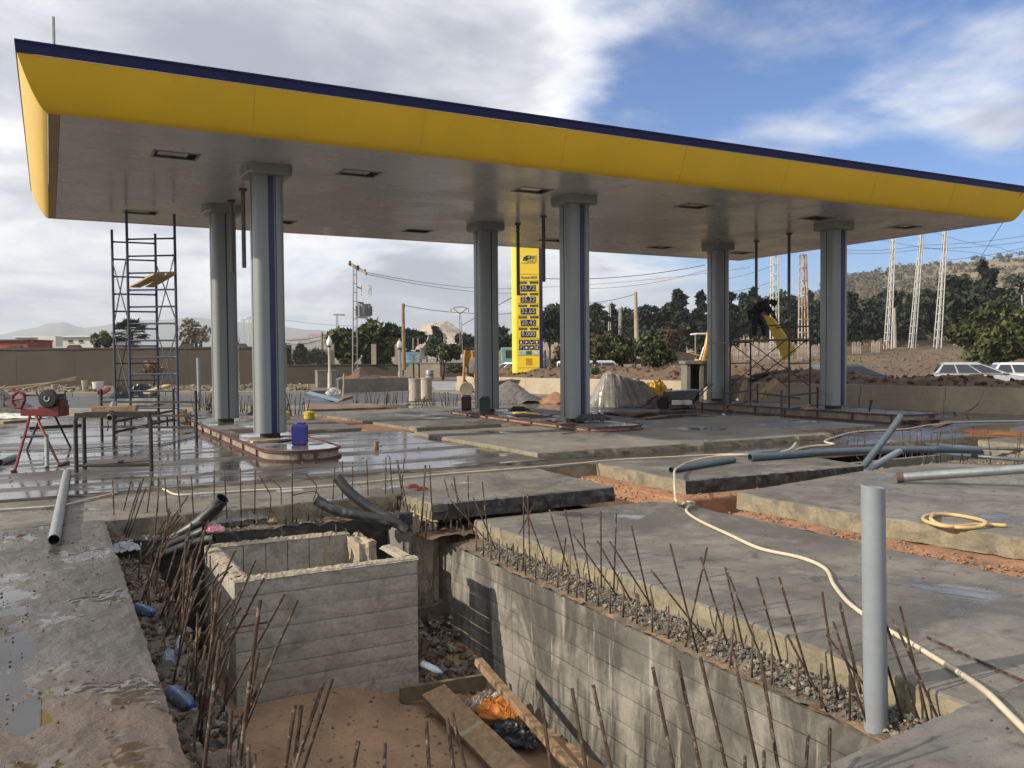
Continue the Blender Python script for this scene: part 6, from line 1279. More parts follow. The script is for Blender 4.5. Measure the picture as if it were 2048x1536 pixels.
for k, (num, fr_, ar) in enumerate((('35.72', 'SANS PLOMB', 'بدون رصاص'), ('35.32', 'SUPER', 'سوبر'), ('32.65', 'NORMAL', 'عادي'), ('20.42', 'GASOIL', 'مازوت'), ('9.000', 'SIRGHAZ', 'سيرغاز'))):
    y = 576.5 + 23. * k; x0 = 1042; d_ = tface(x0, y - 6, x0 + 30, y + 6, .001, .012, 'price_display', DISP); text(num, x0 + 15, y, 9.5, DIG, d_, wpx=27, off=.016)
    yl = y - 10.8; l1 = tface(1037.6, yl - 2.2, 1054.4, yl + 2.2, .001, .010, 'grade_label', LBL); text(fr_, 1046, yl, 2.6, LBT, l1, wpx=14, off=.014)
    l2 = tface(1060.6, yl - 2.2, 1077, yl + 2.2, .001, .010, 'grade_label', LBL); text(ar, 1069, yl, 2.6, LBT, l2, wpx=12, off=.014)
text('Ouvert 24/24', 1059, 555.5, 5.6, pm('sign lettering', (.03, .03, .03), .5, fine=0.), TS, wpx=31)
# emblem plate
pz = lambda x, y, off: CP_(x, TD, zpx(y, 1056, TD)) - fwd * off
def poly_plate(P, off, th, name, mat, par): n = len(P); mb = MB(); return mb.add([pz(x, y, off) for x, y in P] + [pz(x, y, off + th) for x, y in P], [tuple(range(n)), tuple(reversed(range(n, 2 * n)))] + [(i, (i + 1) % n, n + (i + 1) % n, n + i) for i in range(n)]).build(name, mat, par)
ep = poly_plate([(1043, 526), (1047.5, 512), (1050, 510.6), (1072, 510.6), (1071.4, 524), (1069, 526.4)], .0, .03, 'emblem_plate', pm('emblem yellow', (.9, .78, .12), .4, fine=0.), TS)
for P in ([(1046.5, 522), (1049, 514.5), (1052, 514.5), (1053.6, 512), (1056.6, 512), (1053.4, 522), (1050.4, 522), (1051.6, 518.4), (1050, 518.4), (1049, 522)],
          [(1056.4, 512), (1062.6, 512), (1064.6, 514.4), (1063.6, 518), (1060.6, 519.6), (1056.8, 519.6), (1055.8, 522.4), (1053.6, 522.4)],
          [(1065.6, 512.6), (1070.4, 512.6), (1070.2, 514.), (1065.4, 514.)], [(1065.6, 515.2), (1070.2, 515.2), (1070., 516.6), (1065.4, 516.6)], [(1065.4, 517.8), (1070., 517.8), (1069.8, 519.2), (1065.2, 519.2)]): poly_plate(P, .03, .012, 'emblem_shape', BLUE, ep)
poly_plate([(1057.4, 514.4), (1061.6, 514.4), (1061.2, 516.4), (1056.9, 516.4)], .042, .004, 'emblem_gap', ep.data.materials[0], ep); text('نفطال', 1062.5, 522.8, 3.2, LBL, ep, wpx=13, off=.04)
for r_ in range(2):
    for c_ in range(4):
        x0 = 1038.2 + 10.3 * c_; y0 = 679.5 + 10.9 * r_; p_ = tface(x0, y0, x0 + 9, y0 + 9.3, .001, .01, 'pictogram', BLUE)
        xm, ym = x0 + 4.5, y0 + 4.7; wq = lambda *P: poly_plate([(xm + a, ym + b) for a, b in P], .012, .004, 'symbol', WHITE, p_)
        i = r_ * 4 + c_
        if i == 0: wq((-1.1, -2.6), (.6, -3.2), (1.2, -.8), (1.6, 3), (-1.6, 3), (-1.4, -.5))
        elif i == 1: wq(*[(2.6 * (1 if k % 2 else .6) * math.cos(k * math.pi / 5), 2.8 * (1 if k % 2 else .6) * math.sin(k * math.pi / 5)) for k in range(10)])
        elif i == 2: wq((-3, -2.6), (-2.2, -2.6), (-1.2, .4), (2, .2), (2.8, -2.8), (3.2, -2.6), (2.4, 1.4), (-1.6, 1.6)); wq((-1.2, 2.2), (.2, 2.2), (.2, 3.2), (-1.2, 3.2))
        elif i == 3: wq((-1.4, -2.8), (1.4, -2.8), (1.9, 0), (1.4, 2.8), (-1.4, 2.8), (-1.9, 0))
        elif i == 4: text('P', xm, ym, 5.5, WHITE, p_, off=.016)
        elif i == 5: wq((-2.8, .4), (-1.6, -1.4), (1.4, -1.4), (2.8, .4), (2.2, 2.2), (-2.2, 2.2))
        elif i == 6: wq((-2.8, -.6), (2.2, -2), (2.8, .8), (-2.2, 2.2))
        else: wq((-2.2, -2.4), (-1, -2.4), (-.8, 2.8), (-2.4, 2.8)); wq((1, -2.6), (2.2, -2.6), (2.4, 2.8), (.8, 2.8))
for k, (m1, m2) in enumerate((((.14, .42, .62), (.45, .62, .75)), ((.03, .09, .12), (.10, .30, .35)), ((.18, .36, .55), (.65, .70, .74)))):
    tface(1038.4 + 13.6 * k, 701.6, 1038.4 + 13.6 * k + 12, 709.6, .001, .008, 'picture_tile', pm('tile picture %d' % k, m1, .4, col2=m2, vs=5, fine=0.))
tface(1051.5, 716.5, 1064, 730, .001, .008, 'amber_square', pm('amber square', (.72, .36, .01), .4, fine=0.))
for px_ in (1035, 1075):
    q0 = CP_(px_, TD + .15, .55); MB().bar(at_h(q0, .52), at_h(q0, zpx(745, 1056, TD)), .14, .14).build('stub_leg', GALV, TS); MB().box(None, (.6, .5, .05), M=Matrix.Translation(at_h(q0, .56)) @ Mm).build('base_plate', DARKSTEEL, TS)
    for s in (-1, 1): MB().bar(at_h(q0, .58) + right * s * .22, at_h(q0, .88) + right * s * .06, .03, .05).build('gusset', GALV, TS)
o = grid('soil_mound', -2.6, 3.6, 30, -1.2, 2.5, 20, lambda x, y: .50 + .14 * fz(x, y, 3, 1.2) + .16 * math.exp(-(x * x + y * y) / 2), BROWNSOIL, M=Matrix.Translation(CP_(1056, TD, 0)) @ Mm); tag(o, 'turned brown soil round the foot of the price pylon', 'soil', kind='structure')
t = thing('road_sign', 'round grey road sign seen from behind right of the price pylon', 'road sign', CP_(1091, 43, 0)); tube_between(t, 'post', CP_(1091, 43, .4), CP_(1091, 43, 2.0), .03, DARKSTEEL)
Mr = Matrix.Translation(CP_(1093, 43.05, zpx(729, 1093, 43))) @ Mm @ Matrix.Rotation(R_(90), 4, 'X') @ Matrix.Rotation(R_(40), 4, 'Y'); MB().lathe([(.30, -.01), (.31, 0), (.30, .01)], 24, M=Mr).build('disc', GALV, t)
MB().add([pz(1086, 718, -1.6), pz(1099, 716, -1.6), pz(1091, 700, -1.6), pz(1086, 718, -1.63), pz(1099, 716, -1.63), pz(1091, 700, -1.63)], [(0, 1, 2), (5, 4, 3), (0, 3, 4, 1), (1, 4, 5, 2), (2, 5, 3, 0)]).build('triangle', GALV, t)
# ================================================================== LATTICE MASTS, POLES, WIRES
MASTW = pm('pale mast', (.58, .58, .56), .6, var=.15, vs=1, fine=0.); MASTG = pm('grey mast', (.30, .29, .27), .6, metal=.2, var=.2, fine=0.); MASTR = pm('rusty white mast', (.52, .47, .40), .7, col2=(.30, .14, .07), vs=1.3, fine=.1); POLE = pm('wooden pole', (.30, .22, .14), .85, var=.3, vs=3); POLEC = pm('pale pole', (.42, .37, .29), .85, var=.2, vs=2)
def mast(px0, py0, px1, py1, dep, w0, w1, label, mat, step=None, ladder=True, thick=.16):
    a, b = D(px0, py0, dep), D(px1, py1, dep); W0, W1 = w0 / F_PX * dep, w1 / F_PX * dep; t = thing('lattice_mast', label, 'mast', a, group='lattice power masts')
    ax = (b - a); L = ax.length; u = ax / L; s1 = Mm.to_3x3() @ Vector((math.cos(.78), math.sin(.78), 0)); s1, thick = (Mm.to_3x3() @ Vector((math.cos(.12), math.sin(.12), 0)), thick * .72); s2 = Vector((-s1.y, s1.x, 0))
    def P(f, i): w = (W0 + (W1 - W0) * f) / 2 * .72; return a + ax * f + s1 * w * (1, 1, -1, -1)[i] + s2 * w * (1, -1, -1, 1)[i]
    for i in range(4): MB().bar(P(0, i) - u * .3, P(1, i), W0 * thick, W0 * thick).build('leg', mat, t)
    step = step or W0 * 1.15; k = max(4, int(L / step)); k = min(k, 26)
    for j_ in range(k + 1):
        f = j_ / k
        mb = MB()
        for i in range(4): mb.bar(P(f, i), P(f, (i + 1) % 4), W0 * thick * .75)
        mb.build('tie_frame', mat, t)
        if not ladder and j_ < k:
            mb = MB()
            for i in range(4): mb.bar(P(f, i), P((j_ + 1) / k, (i + 1) % 4), W0 * thick * .5)
            mb.build('diagonal', mat, t)
    return t, a, b
TMt, a, b = mast(710, 744, 710, 532, 46, 13, 8, 'tall lattice mast carrying a transformer behind the planter', MASTG, .45)
m_ = lambda x, y, dd=0.: D(x, y, 46 + dd)
MB().bar(m_(698, 528, .6), m_(733, 548, -.4), .10, .12).build('crossarm', MASTG, TMt); MB().bar(m_(704, 528, .7), m_(732, 545, -.3), .06, .08).build('crossarm', MASTG, TMt)
for x, y in ((700, 529), (716, 538), (730, 546)): MB().lathe([(.03, -.15), (.08, -.1), (.04, -.06), (.08, -.02), (.04, .02), (.08, .06), (.03, .12)], 10, m_(x, y - 3)).build('insulator', DARKSTEEL, TMt)
tr = MB().lathe([(.05, 0), (.36, 0), (.36, .58), (.38, .6), (.38, .66), (.05, .68)], 12, m_(728, 633)).build('transformer_tank', pm('transformer grey', (.23, .25, .25), .6, fine=0.), TMt)
for k in range(10): a_ = k * .63; MB().box(None, (.05, .12, .5), M=Matrix.Translation(m_(728, 633) + Vector((.40 * math.cos(a_), .40 * math.sin(a_), .3))) @ Matrix.Rotation(a_ + R_(90), 4, 'Z')).build('cooling_fin', tr.data.materials[0], tr)
MB().bar(m_(712, 635), m_(736, 636), .3, .06).build('bracket', MASTG, TMt); MB().bar(m_(733, 617), m_(735, 608), .12, .12).build('bushing', BLACK, tr); MB().bar(m_(721, 616), m_(722, 606), .1, .1).build('bushing', DARKSTEEL, tr); MB().bar(m_(716, 605), m_(727, 606), .18, .08).build('cut_out', DARKSTEEL, TMt)
MB().bar(m_(714, 574), m_(722, 577), .08).build('bracket', MASTG, TMt); MB().bar(m_(722, 568), m_(740, 577), .14, .10).build('fuse_holder', WHITE, TMt); MB().bar(m_(722, 586), m_(740, 592), .14, .10).build('fuse_holder', WHITE, TMt); 
for x in (723, 738, 742): MB().bar(m_(x, 570), m_(x, 591), .03).build('fuse_rod', MASTG, TMt)
mast(1775, 698, 1788, 466, 75, 14, 6, 'pale ladder-like power mast, leftmost of the three before the right hill', MASTW); mast(1824, 697, 1844, 458, 75, 13, 6, 'pale ladder-like power mast, middle of the three before the right hill', MASTW); mast(1875, 692, 1892, 450, 75, 14, 7, 'pale ladder-like power mast, rightmost of the three before the right hill', MASTW)
mast(1549, 705, 1549, 508, 78, 18, 14, 'thick white lattice mast behind the bending worker', MASTW); mast(1607, 716, 1606, 510, 70, 21, 13, 'rust-streaked lattice mast between the scaffold and the right column', MASTR)
for k, (x, y0, y1) in enumerate(((1200, 675, 617), (1219, 672, 611), (1240, 676, 616))): mast(x, y0, x, y1, 115, 5.5, 4.5, ('small white mast before the dark pines, leftmost of three', 'small white mast before the dark pines, middle of three', 'small white mast before the dark pines, rightmost of three')[k], MASTW, thick=.2)
Yt, a, b = mast(924, 735, 920, 628, 80, 8, 3.5, 'slim mast with a Y-shaped head left of the middle rear column', MASTG, thick=.15); m_ = lambda x, y: D(x, y, 80)
for p_, q_ in (((920, 628), (906, 616)), ((920, 628), (935, 616)), ((906, 616), (913, 614)), ((913, 614), (927, 614)), ((927, 614), (936, 617)), ((902, 617), (902, 623)), ((937, 617), (937, 623))): MB().bar(m_(*p_), m_(*q_), .09).build('arm', MASTG, Yt)
for k, (x, y1) in enumerate(((488, 638), (499, 634))): Tt, a, b = mast(x, 694, x, y1, 170, 4, 3, ('far pale mast between the left columns, left of two', 'far pale mast between the left columns, right of two')[k], MASTW, thick=.2); MB().bar(D(x - 6, y1 + 2, 170), D(x + 6, y1 + 1, 170), .25).build('crossarm', MASTW, Tt)
Tt, a, b = mast(676, 700, 674, 630, 120, 5, 3.5, 'far dark mast behind the olive trees at centre left', MASTG, thick=.2); MB().bar(D(667, 629, 120), D(690, 630, 120), .2).build('crossarm', MASTG, Tt)
mast(889, 740, 889, 655, 100, 4, 3, 'small faint mast behind the pale wall left of the mixer', MASTW, thick=.2); mast(826, 700, 826, 676, 90, 2.6, 2.4, 'tiny pale mast behind the billboard, left of two', MASTW, thick=.2); mast(836, 700, 836, 676, 90, 2.6, 2.4, 'tiny pale mast behind the billboard, right of two', MASTW, thick=.2)
def pole(px0, py0, px1, py1, dep, r, label, mat): t = thing('utility_pole', label, 'pole', D(px0, py0, dep)); MB().tube([D(px0, py0, dep), D(px1, py1, dep)], [r * 1.25, r * .8], 12).build('shaft', mat, t, True, angle=40); MB().box(None, (.1, .1, .3), M=Matrix.Translation(D(px1 + 2, py1 + 6, dep)) @ Mm).build('clamp', DARKSTEEL, t)
pole(808, 740, 806, 607, 58, .12, 'brown wooden pole beside the billboard', POLE); pole(1274, 710, 1271, 584, 62, .15, 'pale wooden pole among the olive trees', POLEC); pole(1790, 702, 1789, 616, 76, .14, 'short buff pole between the ladder masts', POLEC); pole(644, 700, 644, 664, 90, .12, 'thin pole behind the railings', POLE); pole(2046, 690, 2044, 590, 70, .09, 'slim mast at the right picture edge', MASTG)
pole(1452, 700, 1452, 622, 60, .05, 'thin street light column right of the rear column', MASTG)
def wire(pts, dep, r, label, sag=0.):
    P = []
    d = dep if isinstance(dep, (list, tuple)) else [dep] * len(pts)
    for i in range(len(pts) - 1):
        for k in range(8):
            t = k / 8; a, b = D(*pts[i], d[i]), D(*pts[i + 1], d[i + 1]); p_ = a.lerp(b, t); p_.z -= sag * 4 * t * (1 - t); P.append(p_)
    P.append(D(*pts[-1], d[-1])); return tag(MB().tube(P, r * .6, 5).build('power_line', pm('wire', (.05, .05, .055), .6, fine=0.), None), label, 'wire', 'overhead wires')
wire([(733, 545), (1026, 577), (1500, 535)], [46, 80, 78], .028, 'uppermost thin wire from the transformer mast to the right', .3); wire([(731, 548), (1026, 586)], [46, 80], .028, 'second thin wire from the transformer mast to the right', .3)
wire([(806, 610), (935, 626), (1026, 626)], [58, 58, 58], .035, 'cable from the brown wooden pole past the middle rear column', .1); wire([(1085, 557), (1410, 530)], [60, 60], .04, 'dark cable from the price pylon to the right rear column', .35)
wire([(925, 650), (1026, 594)], [80, 62], .05, 'slanting cable rising to the price pylon'); wire([(1271, 588), (1180, 606), (1085, 615)], [62, 66, 70], .04, 'cable running left from the pale wooden pole', .1)
wire([(565, 680), (674, 660)], [80, 100], .05, 'cable rising to the olive trees, upper', .4); wire([(565, 686), (674, 662)], [80, 100], .05, 'cable rising to the olive trees, lower', .6)
wire([(1900, 700 - 90), (2070, 345)], [60, 20], .015, 'thin wire rising steeply across the right end of the canopy'); wire([(1690, 500), (1850, 490), (2070, 468)], 75, .03, 'upper wire before the right hill', .2); wire([(1690, 506), (1850, 497), (2070, 480)], 75, .03, 'second wire before the right hill', .2)
wire([(1740, 475), (1950, 505), (2070, 520)], 75, .025, 'wire falling to the right, lower one', .2); wire([(1860, 462), (2000, 495), (2070, 510)], 75, .025, 'wire falling to the right, upper one', .2); wire([(1890, 520), (2070, 490)], 75, .03, 'wire rising to the right before the hill crest', .2)
wire([(1414, 565), (1550, 530)], 78, .03, 'faint wire left of the white mast, upper', .2); wire([(1414, 590), (1550, 562)], 78, .03, 'faint wire left of the white mast, lower', .2); wire([(1180, 577), (1414, 540)], 80, .03, 'faint wire behind the pale pole', .4); wire([(570, 640), (800, 650)], 110, .03, 'faint wire across the clouds at left', .4)
# ================================================================== HILLS AND MOUNTAINS
HILL = pm('dry hill', (.31, .225, .125), .95, col2=(.20, .165, .095), vs=.022, fine=.0, bump=0., stain=((.12, .115, .07), .03, .85))
def hill(name, crest, dep_c, dep_f, z_f, mat, label, nd=24, amp=1.5, sub=6):
    """crest: (px, py) list at distance dep_c, falling towards the camera to z_f at dep_f and away behind"""
    xs_ = []
    for i in range(len(crest) - 1):
        for k in range(sub): t = k / sub; xs_.append((crest[i][0] + (crest[i + 1][0] - crest[i][0]) * t, crest[i][1] + (crest[i + 1][1] - crest[i][1]) * t))
    xs_.append(crest[-1]); mb = MB(); n = len(xs_)
    for j_ in range(nd + 9):
        t = j_ / nd; dp_ = dep_f + (dep_c - dep_f) * t
        for (px_, py_) in xs_:
            zc = zpx(py_, px_, dep_c); prof_ = (t ** 1.25 if t <= 1 else max(-.2, 1 - 1.2 * (t - 1) ** 1.2)); q0 = CP_(px_, dp_, 0); z = z_f + (zc - z_f) * prof_ + (amp * fz(q0.x, q0.y, 1, .02 * 500 / dep_c, 4) + amp * .35 * fz(q0.x, q0.y, 4, .09 * 500 / dep_c, 3)) * min(1, t * 2)
            mb.v.append((q0.x, q0.y, z))
    for j_ in range(nd + 8):
        for i in range(n - 1): a = j_ * n + i; mb.f.append((a, a + 1, a + n + 1, a + n)); mb.m.append(0)
    return tag(mb.build(name, mat, None, 'all'), label, 'hill', kind='structure')
hc = [(1080, 668), (1180, 664), (1250, 652), (1300, 650), (1350, 640), (1430, 630), (1500, 622), (1560, 607), (1640, 586), (1700, 562), (1760, 548), (1850, 533), (1950, 521), (2060, 512), (2300, 498), (2600, 500), (2900, 560)]
hill('hill', hc, 520, 190, 1.5, HILL, 'dry ochre hill dotted with shrubs rising at the right', amp=2.2)
hill('hill', [(800, 672), (822, 668), (832, 656), (840, 645), (850, 640), (868, 637), (890, 637), (905, 643), (922, 655), (940, 663), (960, 668), (985, 672)], 900, 780, 2, pm('limestone hill', (.50, .38, .27), .95, col2=(.36, .28, .19), vs=.03, fine=0., stain=((.12, .11, .065), .08, .9)), 'small pale rocky hill with a flat top at the centre', amp=12, sub=14, nd=40)
hill('mountain', [(-500, 690), (-200, 678), (0, 668), (45, 660), (75, 656), (100, 647), (130, 644), (150, 652), (170, 657), (230, 648), (300, 640), (380, 634), (450, 640), (520, 648), (580, 655), (640, 660), (720, 672), (800, 680), (900, 684)], 3000, 1900, -5, pm('mountain', (.13, .14, .12), .95, col2=(.10, .11, .10), vs=.001, fine=0.), 'range of blue hazy mountains on the left horizon', amp=7)
hill('town_hill', [(480, 700), (540, 690), (580, 684), (620, 677), (660, 678), (700, 683), (760, 690), (820, 700)], 1500, 1200, 0, pm('far green slope', (.10, .105, .06), .95, col2=(.15, .13, .08), vs=.02, fine=0.), 'low far slope carrying the red roofed town', amp=2)
# rising field behind the soil bank
def field_z(px_, dp_): return -.1 + 2.7 * max(0, min(1, (dp_ - 44) / 34)) ** 1.2 * max(0, min(1, (px_ - 1250) / 400)) - .2
mb = MB(); nx2, nd2 = 60, 40
for j_ in range(nd2 + 1):
    dp_ = 40 + 170 * (j_ / nd2) ** 1.6
    for i in range(nx2 + 1): px_ = 1000 + 1700 * i / nx2; q0 = CP_(px_, dp_, 0); mb.v.append((q0.x, q0.y, field_z(px_, dp_) + .12 * fz(q0.x, q0.y, 3, .25)))
for j_ in range(nd2):
    for i in range(nx2): a = j_ * (nx2 + 1) + i; mb.f.append((a, a + 1, a + nx2 + 2, a + nx2 + 1)); mb.m.append(0)
tag(mb.build('field', pm('dry field', (.17, .115, .066), .95, col2=(.115, .08, .045), vs=.22, fine=.3, fs=2.5, bump=.8, bs=3), None, 'all'), 'brown dry field rising behind the parked cars', 'field', kind='structure')
# ================================================================== VEGETATION
def leaf_mesh(name, C, size, mats, mi=None, up=.0):
    C = np.asarray(C, float); n = len(C); q = RNG.normal(size=(n, 3)); q /= np.linalg.norm(q, axis=1, keepdims=True); r = RNG.normal(size=(n, 3)); r -= q * (q * r).sum(1, keepdims=True); r /= np.linalg.norm(r, axis=1, keepdims=True)
    s = (size * RNG.uniform(.6, 1.4, n))[:, None]; V = np.empty((n, 4, 3)); V[:, 0] = C - q * s; V[:, 1] = C - r * s * .45; V[:, 2] = C + q * s; V[:, 3] = C + r * s * .45
    me = bpy.data.meshes.new(name); me.from_pydata(V.reshape(-1, 3).tolist(), [], [(4 * i, 4 * i + 1, 4 * i + 2, 4 * i + 3) for i in range(n)])
    for m in mats: me.materials.append(m)
    if mi is not None: me.polygons.foreach_set('material_index', np.asarray(mi, np.int32))
    me.update(); return me
def leafmat(name, c): return pm(name, c, .65, var=.35, vs=1.2, fine=0., spec=.3)
OLIVE = [leafmat('olive leaf a', (.085, .105, .035)), leafmat('olive leaf b', (.12, .135, .05)), leafmat('olive leaf c', (.055, .072, .025)), leafmat('olive leaf d', (.13, .10, .045))]
PINE = [leafmat('pine leaf a', (.024, .036, .018)), leafmat('pine leaf b', (.036, .05, .024)), leafmat('pine leaf c', (.018, .026, .014))]
BROWNL = [leafmat('brown leaf a', (.16, .09, .05)), leafmat('brown leaf b', (.11, .07, .04)), leafmat('brown leaf c', (.10, .095, .04))]
def crown_points(kind, w, h, n, rg):
    """points on clumps filling a crown of width w, height h, base at z=0"""
    pts = []; mi = []; cl = []
    if kind == 'cone':
        k = 26
        for i in range(k): f = i / k; rr = w / 2 * (1.02 - f) ** .75; a = rg.uniform(0, 6.28); cl.append((rr * .7 * math.cos(a), rr * .7 * math.sin(a), h * (f * .93 + .04), rr * .55 + .05 * w))
    elif kind == 'column':
        k = 24
        for i in range(k): f = i / k; rr = w / 2 * (1 - .6 * f ** 2); a = rg.uniform(0, 6.28); cl.append((rr * .55 * math.cos(a), rr * .55 * math.sin(a), h * (f * .92 + .04), rr * .5 + .03 * w))
    else:
        k = 22 if kind == 'round' else 34
        for i in range(k):
            a = rg.uniform(0, 6.28); e = math.asin(rg.uniform(-.7 if kind != 'bush' else -1, 1)); r_ = rg.uniform(.35, .92); cl.append((w / 2 * r_ * math.cos(e) * math.cos(a), w / 2 * r_ * math.cos(e) * math.sin(a), h / 2 + h / 2 * r_ * math.sin(e), (w + h) / 2 * rg.uniform(.07, .21)))
        if kind == 'pine':
            cl = [(x * .8, y * .8, z * .86, r * rg.uniform(.6, 1.15)) for x, y, z, r in cl[:24]]
            for i in range(9): f = i / 9; a = rg.uniform(0, 6.28); o_ = rg.uniform(-.25, .25) * w; cl.append((o_ * (1 - f), .1 * w * math.sin(a), h * (.55 + .47 * f), w * (.17 - .11 * f)))
    per = n // len(cl)
    for ci, (x, y, z, r) in enumerate(cl):
        d = rg.normal(size=(per, 3)); d /= np.linalg.norm(d, axis=1, keepdims=True); rad = r * (rg.uniform(.25, 1.15, (per, 1)) ** .6); P = np.array([x, y, z]) + d * rad * np.array([1, 1, .8]); pts.append(P); mi += [int(rg.integers(0, 3))] * int(per * .7) + [int(rg.integers(0, 4)) for _ in range(per - int(per * .7))]
    return np.concatenate(pts), mi, cl
def tree(name, label, px_, dep, x0, x1, y0, y1, kind, mats, n=1500, leaf=.2, trunk=True, group=None, zg=None, seed=1, stems=1):
    rg = np.random.default_rng(seed); w = (x1 - x0) / F_PX * dep; zb, zt_ = zpx(y1, px_, dep), zpx(y0, px_, dep); h = zt_ - zb; zg = -.1 if zg is None else zg
    q0 = CP_((x0 + x1) / 2, dep, zg); t = thing(name, label, 'tree' if 'tree' in name or 'pine' in name else 'shrub', q0, 0, group)
    P, mi, cl = crown_points(kind, w, h, n, rg); P[:, 2] += zb - zg; P[:, 2] = np.maximum(P[:, 2], .03); mi = [m % len(mats) for m in mi]
    put('crown', leaf_mesh('crown', P, leaf, mats, mi), t)
    if trunk:
        mb = MB(); H = max(.4, zb - zg + h * .45)
        for s in range(stems):
            o_ = Vector((.12 * w * (s - (stems - 1) / 2), .05 * s, 0)); mb.tube([o_ * .3, o_ + Vector((.03 * w, 0, H * .5)), o_ * 1.6 + Vector((0, .02 * w, H))], [.035 * w + .03, .026 * w + .02, .012 * w + .01], 8)
            for (x, y, z, r) in cl[s::3][:6]: mb.tube([o_ + Vector((.02 * w, 0, H * .55)), Vector((x * .6, y * .6, z * .7 + zb - zg)), Vector((x, y, z + zb - zg))], [.014 * w + .01, .009 * w + .008, .005 * w], 5)
        mb.build('trunk', BARK, t, 'all')
    return t
T = lambda *a, **k: tree('olive_tree', *a, **k)
T('large olive tree behind the transformer mast, right one', 750, 62, 690, 814, 644, 736, 'bush', OLIVE, 6500, .26, seed=1); T('darker olive tree left of the transformer mast', 685, 60, 660, 716, 645, 738, 'bush', OLIVE, 3600, .25, seed=2)
T('small rounded olive tree beside the pale wall', 885, 66, 848, 922, 682, 730, 'round', OLIVE, 2600, .22, seed=3); T('feathery young olive tree right of the middle front column', 1228, 50, 1186, 1274, 662, 746, 'bush', OLIVE, 5200, .15, seed=4, stems=3, zg=-.3); T('bushy young olive tree behind the yellow tarpaulin', 1308, 48, 1266, 1352, 668, 744, 'bush', OLIVE, 5200, .15, seed=5, stems=3, zg=-.3)
T('big spreading olive tree at the right edge above the silver car', 1990, 54, 1905, 2085, 602, 742, 'bush', OLIVE, 11000, .24, seed=6, stems=3, zg=0.1); T('second olive tree cut by the right picture edge', 2120, 60, 2050, 2190, 600, 740, 'bush', OLIVE, 3000, .3, seed=61, zg=.2)
T('brownish olive shrub beside the price pylon', 1125, 52, 1092, 1168, 688, 748, 'round', BROWNL + OLIVE, 2400, .17, seed=7, zg=-.2)
tree('brown_shrub', 'reddish brown bare shrub right of the young olive trees', 1342, 64, 1318, 1364, 652, 705, 'round', BROWNL, 1500, .2, seed=8, zg=0); tree('brown_shrub', 'brown and green shrub behind the middle front column', 1170, 60, 1140, 1205, 668, 735, 'round', BROWNL + OLIVE, 2200, .2, seed=9, zg=0)
PT = [(1060, 1136, 590, 720, 'pine', 100, 'dark spreading pine immediately right of the price pylon'), (1020, 1062, 640, 720, 'pine', 105, 'dark pine half hidden by the price pylon'), (960, 1030, 650, 715, 'pine', 115, 'dark pine left of the price pylon'), (1166, 1222, 600, 712, 'pine', 112, 'rounded dark pine behind the small white masts, left'), (1205, 1250, 610, 705, 'pine', 118, 'rounded dark pine behind the small white masts, right'),
      (1256, 1312, 592, 705, 'pine', 110, 'tall lumpy dark pine behind the pale pole'), (1292, 1345, 604, 706, 'pine', 116, 'ragged dark pine right of the pale pole'), (1338, 1380, 574, 706, 'column', 108, 'tall narrow dark conifer left of the right rear column'), (1378, 1424, 580, 706, 'cone', 108, 'pointed dark conifer touching the right rear column'), (1440, 1482, 588, 700, 'pine', 112, 'dark pine just right of the right rear column'), (1480, 1530, 576, 700, 'pine', 118, 'dark pine behind the worker on the scaffold'),
      (1545, 1585, 595, 702, 'pine', 108, 'dark pine right of the thick white mast'), (1612, 1650, 634, 705, 'pine', 105, 'low dark pine beside the rust-streaked mast'), (1684, 1722, 588, 690, 'pine', 108, 'dark pine just right of the right front column'), (1715, 1762, 598, 690, 'pine', 112, 'dark pine behind the short buff pole'), (1755, 1800, 580, 690, 'pine', 116, 'dark pine behind the leftmost ladder mast'), (1796, 1850, 590, 690, 'pine', 110, 'dark pine between the left and middle ladder masts'), (1840, 1890, 575, 690, 'pine', 112, 'dark pine between the middle and right ladder masts'),
      (1872, 1962, 532, 700, 'pine', 95, 'tall dark pine right of the ladder masts'), (1915, 2030, 522, 700, 'pine', 92, 'tallest dark pine above the spreading olive tree'), (1980, 2100, 545, 700, 'pine', 98, 'dark pine at the right picture edge'),
      (796, 850, 648, 705, 'pine', 105, 'dark pine above the billboard'), (846, 900, 655, 712, 'pine', 120, 'dark pine behind the small rounded olive'), (905, 955, 664, 715, 'pine', 118, 'dark pine behind the Y-headed mast')]
for k in range(11):
    x0 = 1096 + 30 * k; PT.append((x0, x0 + 48 + (k * 5) % 12, 628 - (k * 17) % 24, 712, 'round', 126 + (k * 7) % 11, 'background pine in the dark tree band, %s from the price pylon' % 'first second third fourth fifth sixth seventh eighth ninth tenth eleventh'.split()[k]))
for k in range(16):
    x0 = 1432 + 31 * k; PT.append((x0, x0 + 46 + (k * 7) % 14, 596 - (k * 13) % 22 - (10 if k > 11 else 0), 696, 'pine' if k % 4 else 'column', 128 + (k * 5) % 13, 'background pine in the dark tree band, %s from the right rear column' % 'first second third fourth fifth sixth seventh eighth ninth tenth eleventh twelfth thirteenth fourteenth fifteenth sixteenth'.split()[k]))
for k, (x0, x1, y0, y1, kind, dep, lab) in enumerate(PT): kind = 'round' if (kind == 'pine' and k % 3 != 1) else kind; tree('pine_tree', lab, (x0 + x1) / 2, dep, x0, x1, y0, y1, kind, PINE, 2100 if y1 - y0 > 100 else 1400, .42, group='dark pines along the field', zg=1.0 if x0 > 1400 else 0., seed=100 + k)
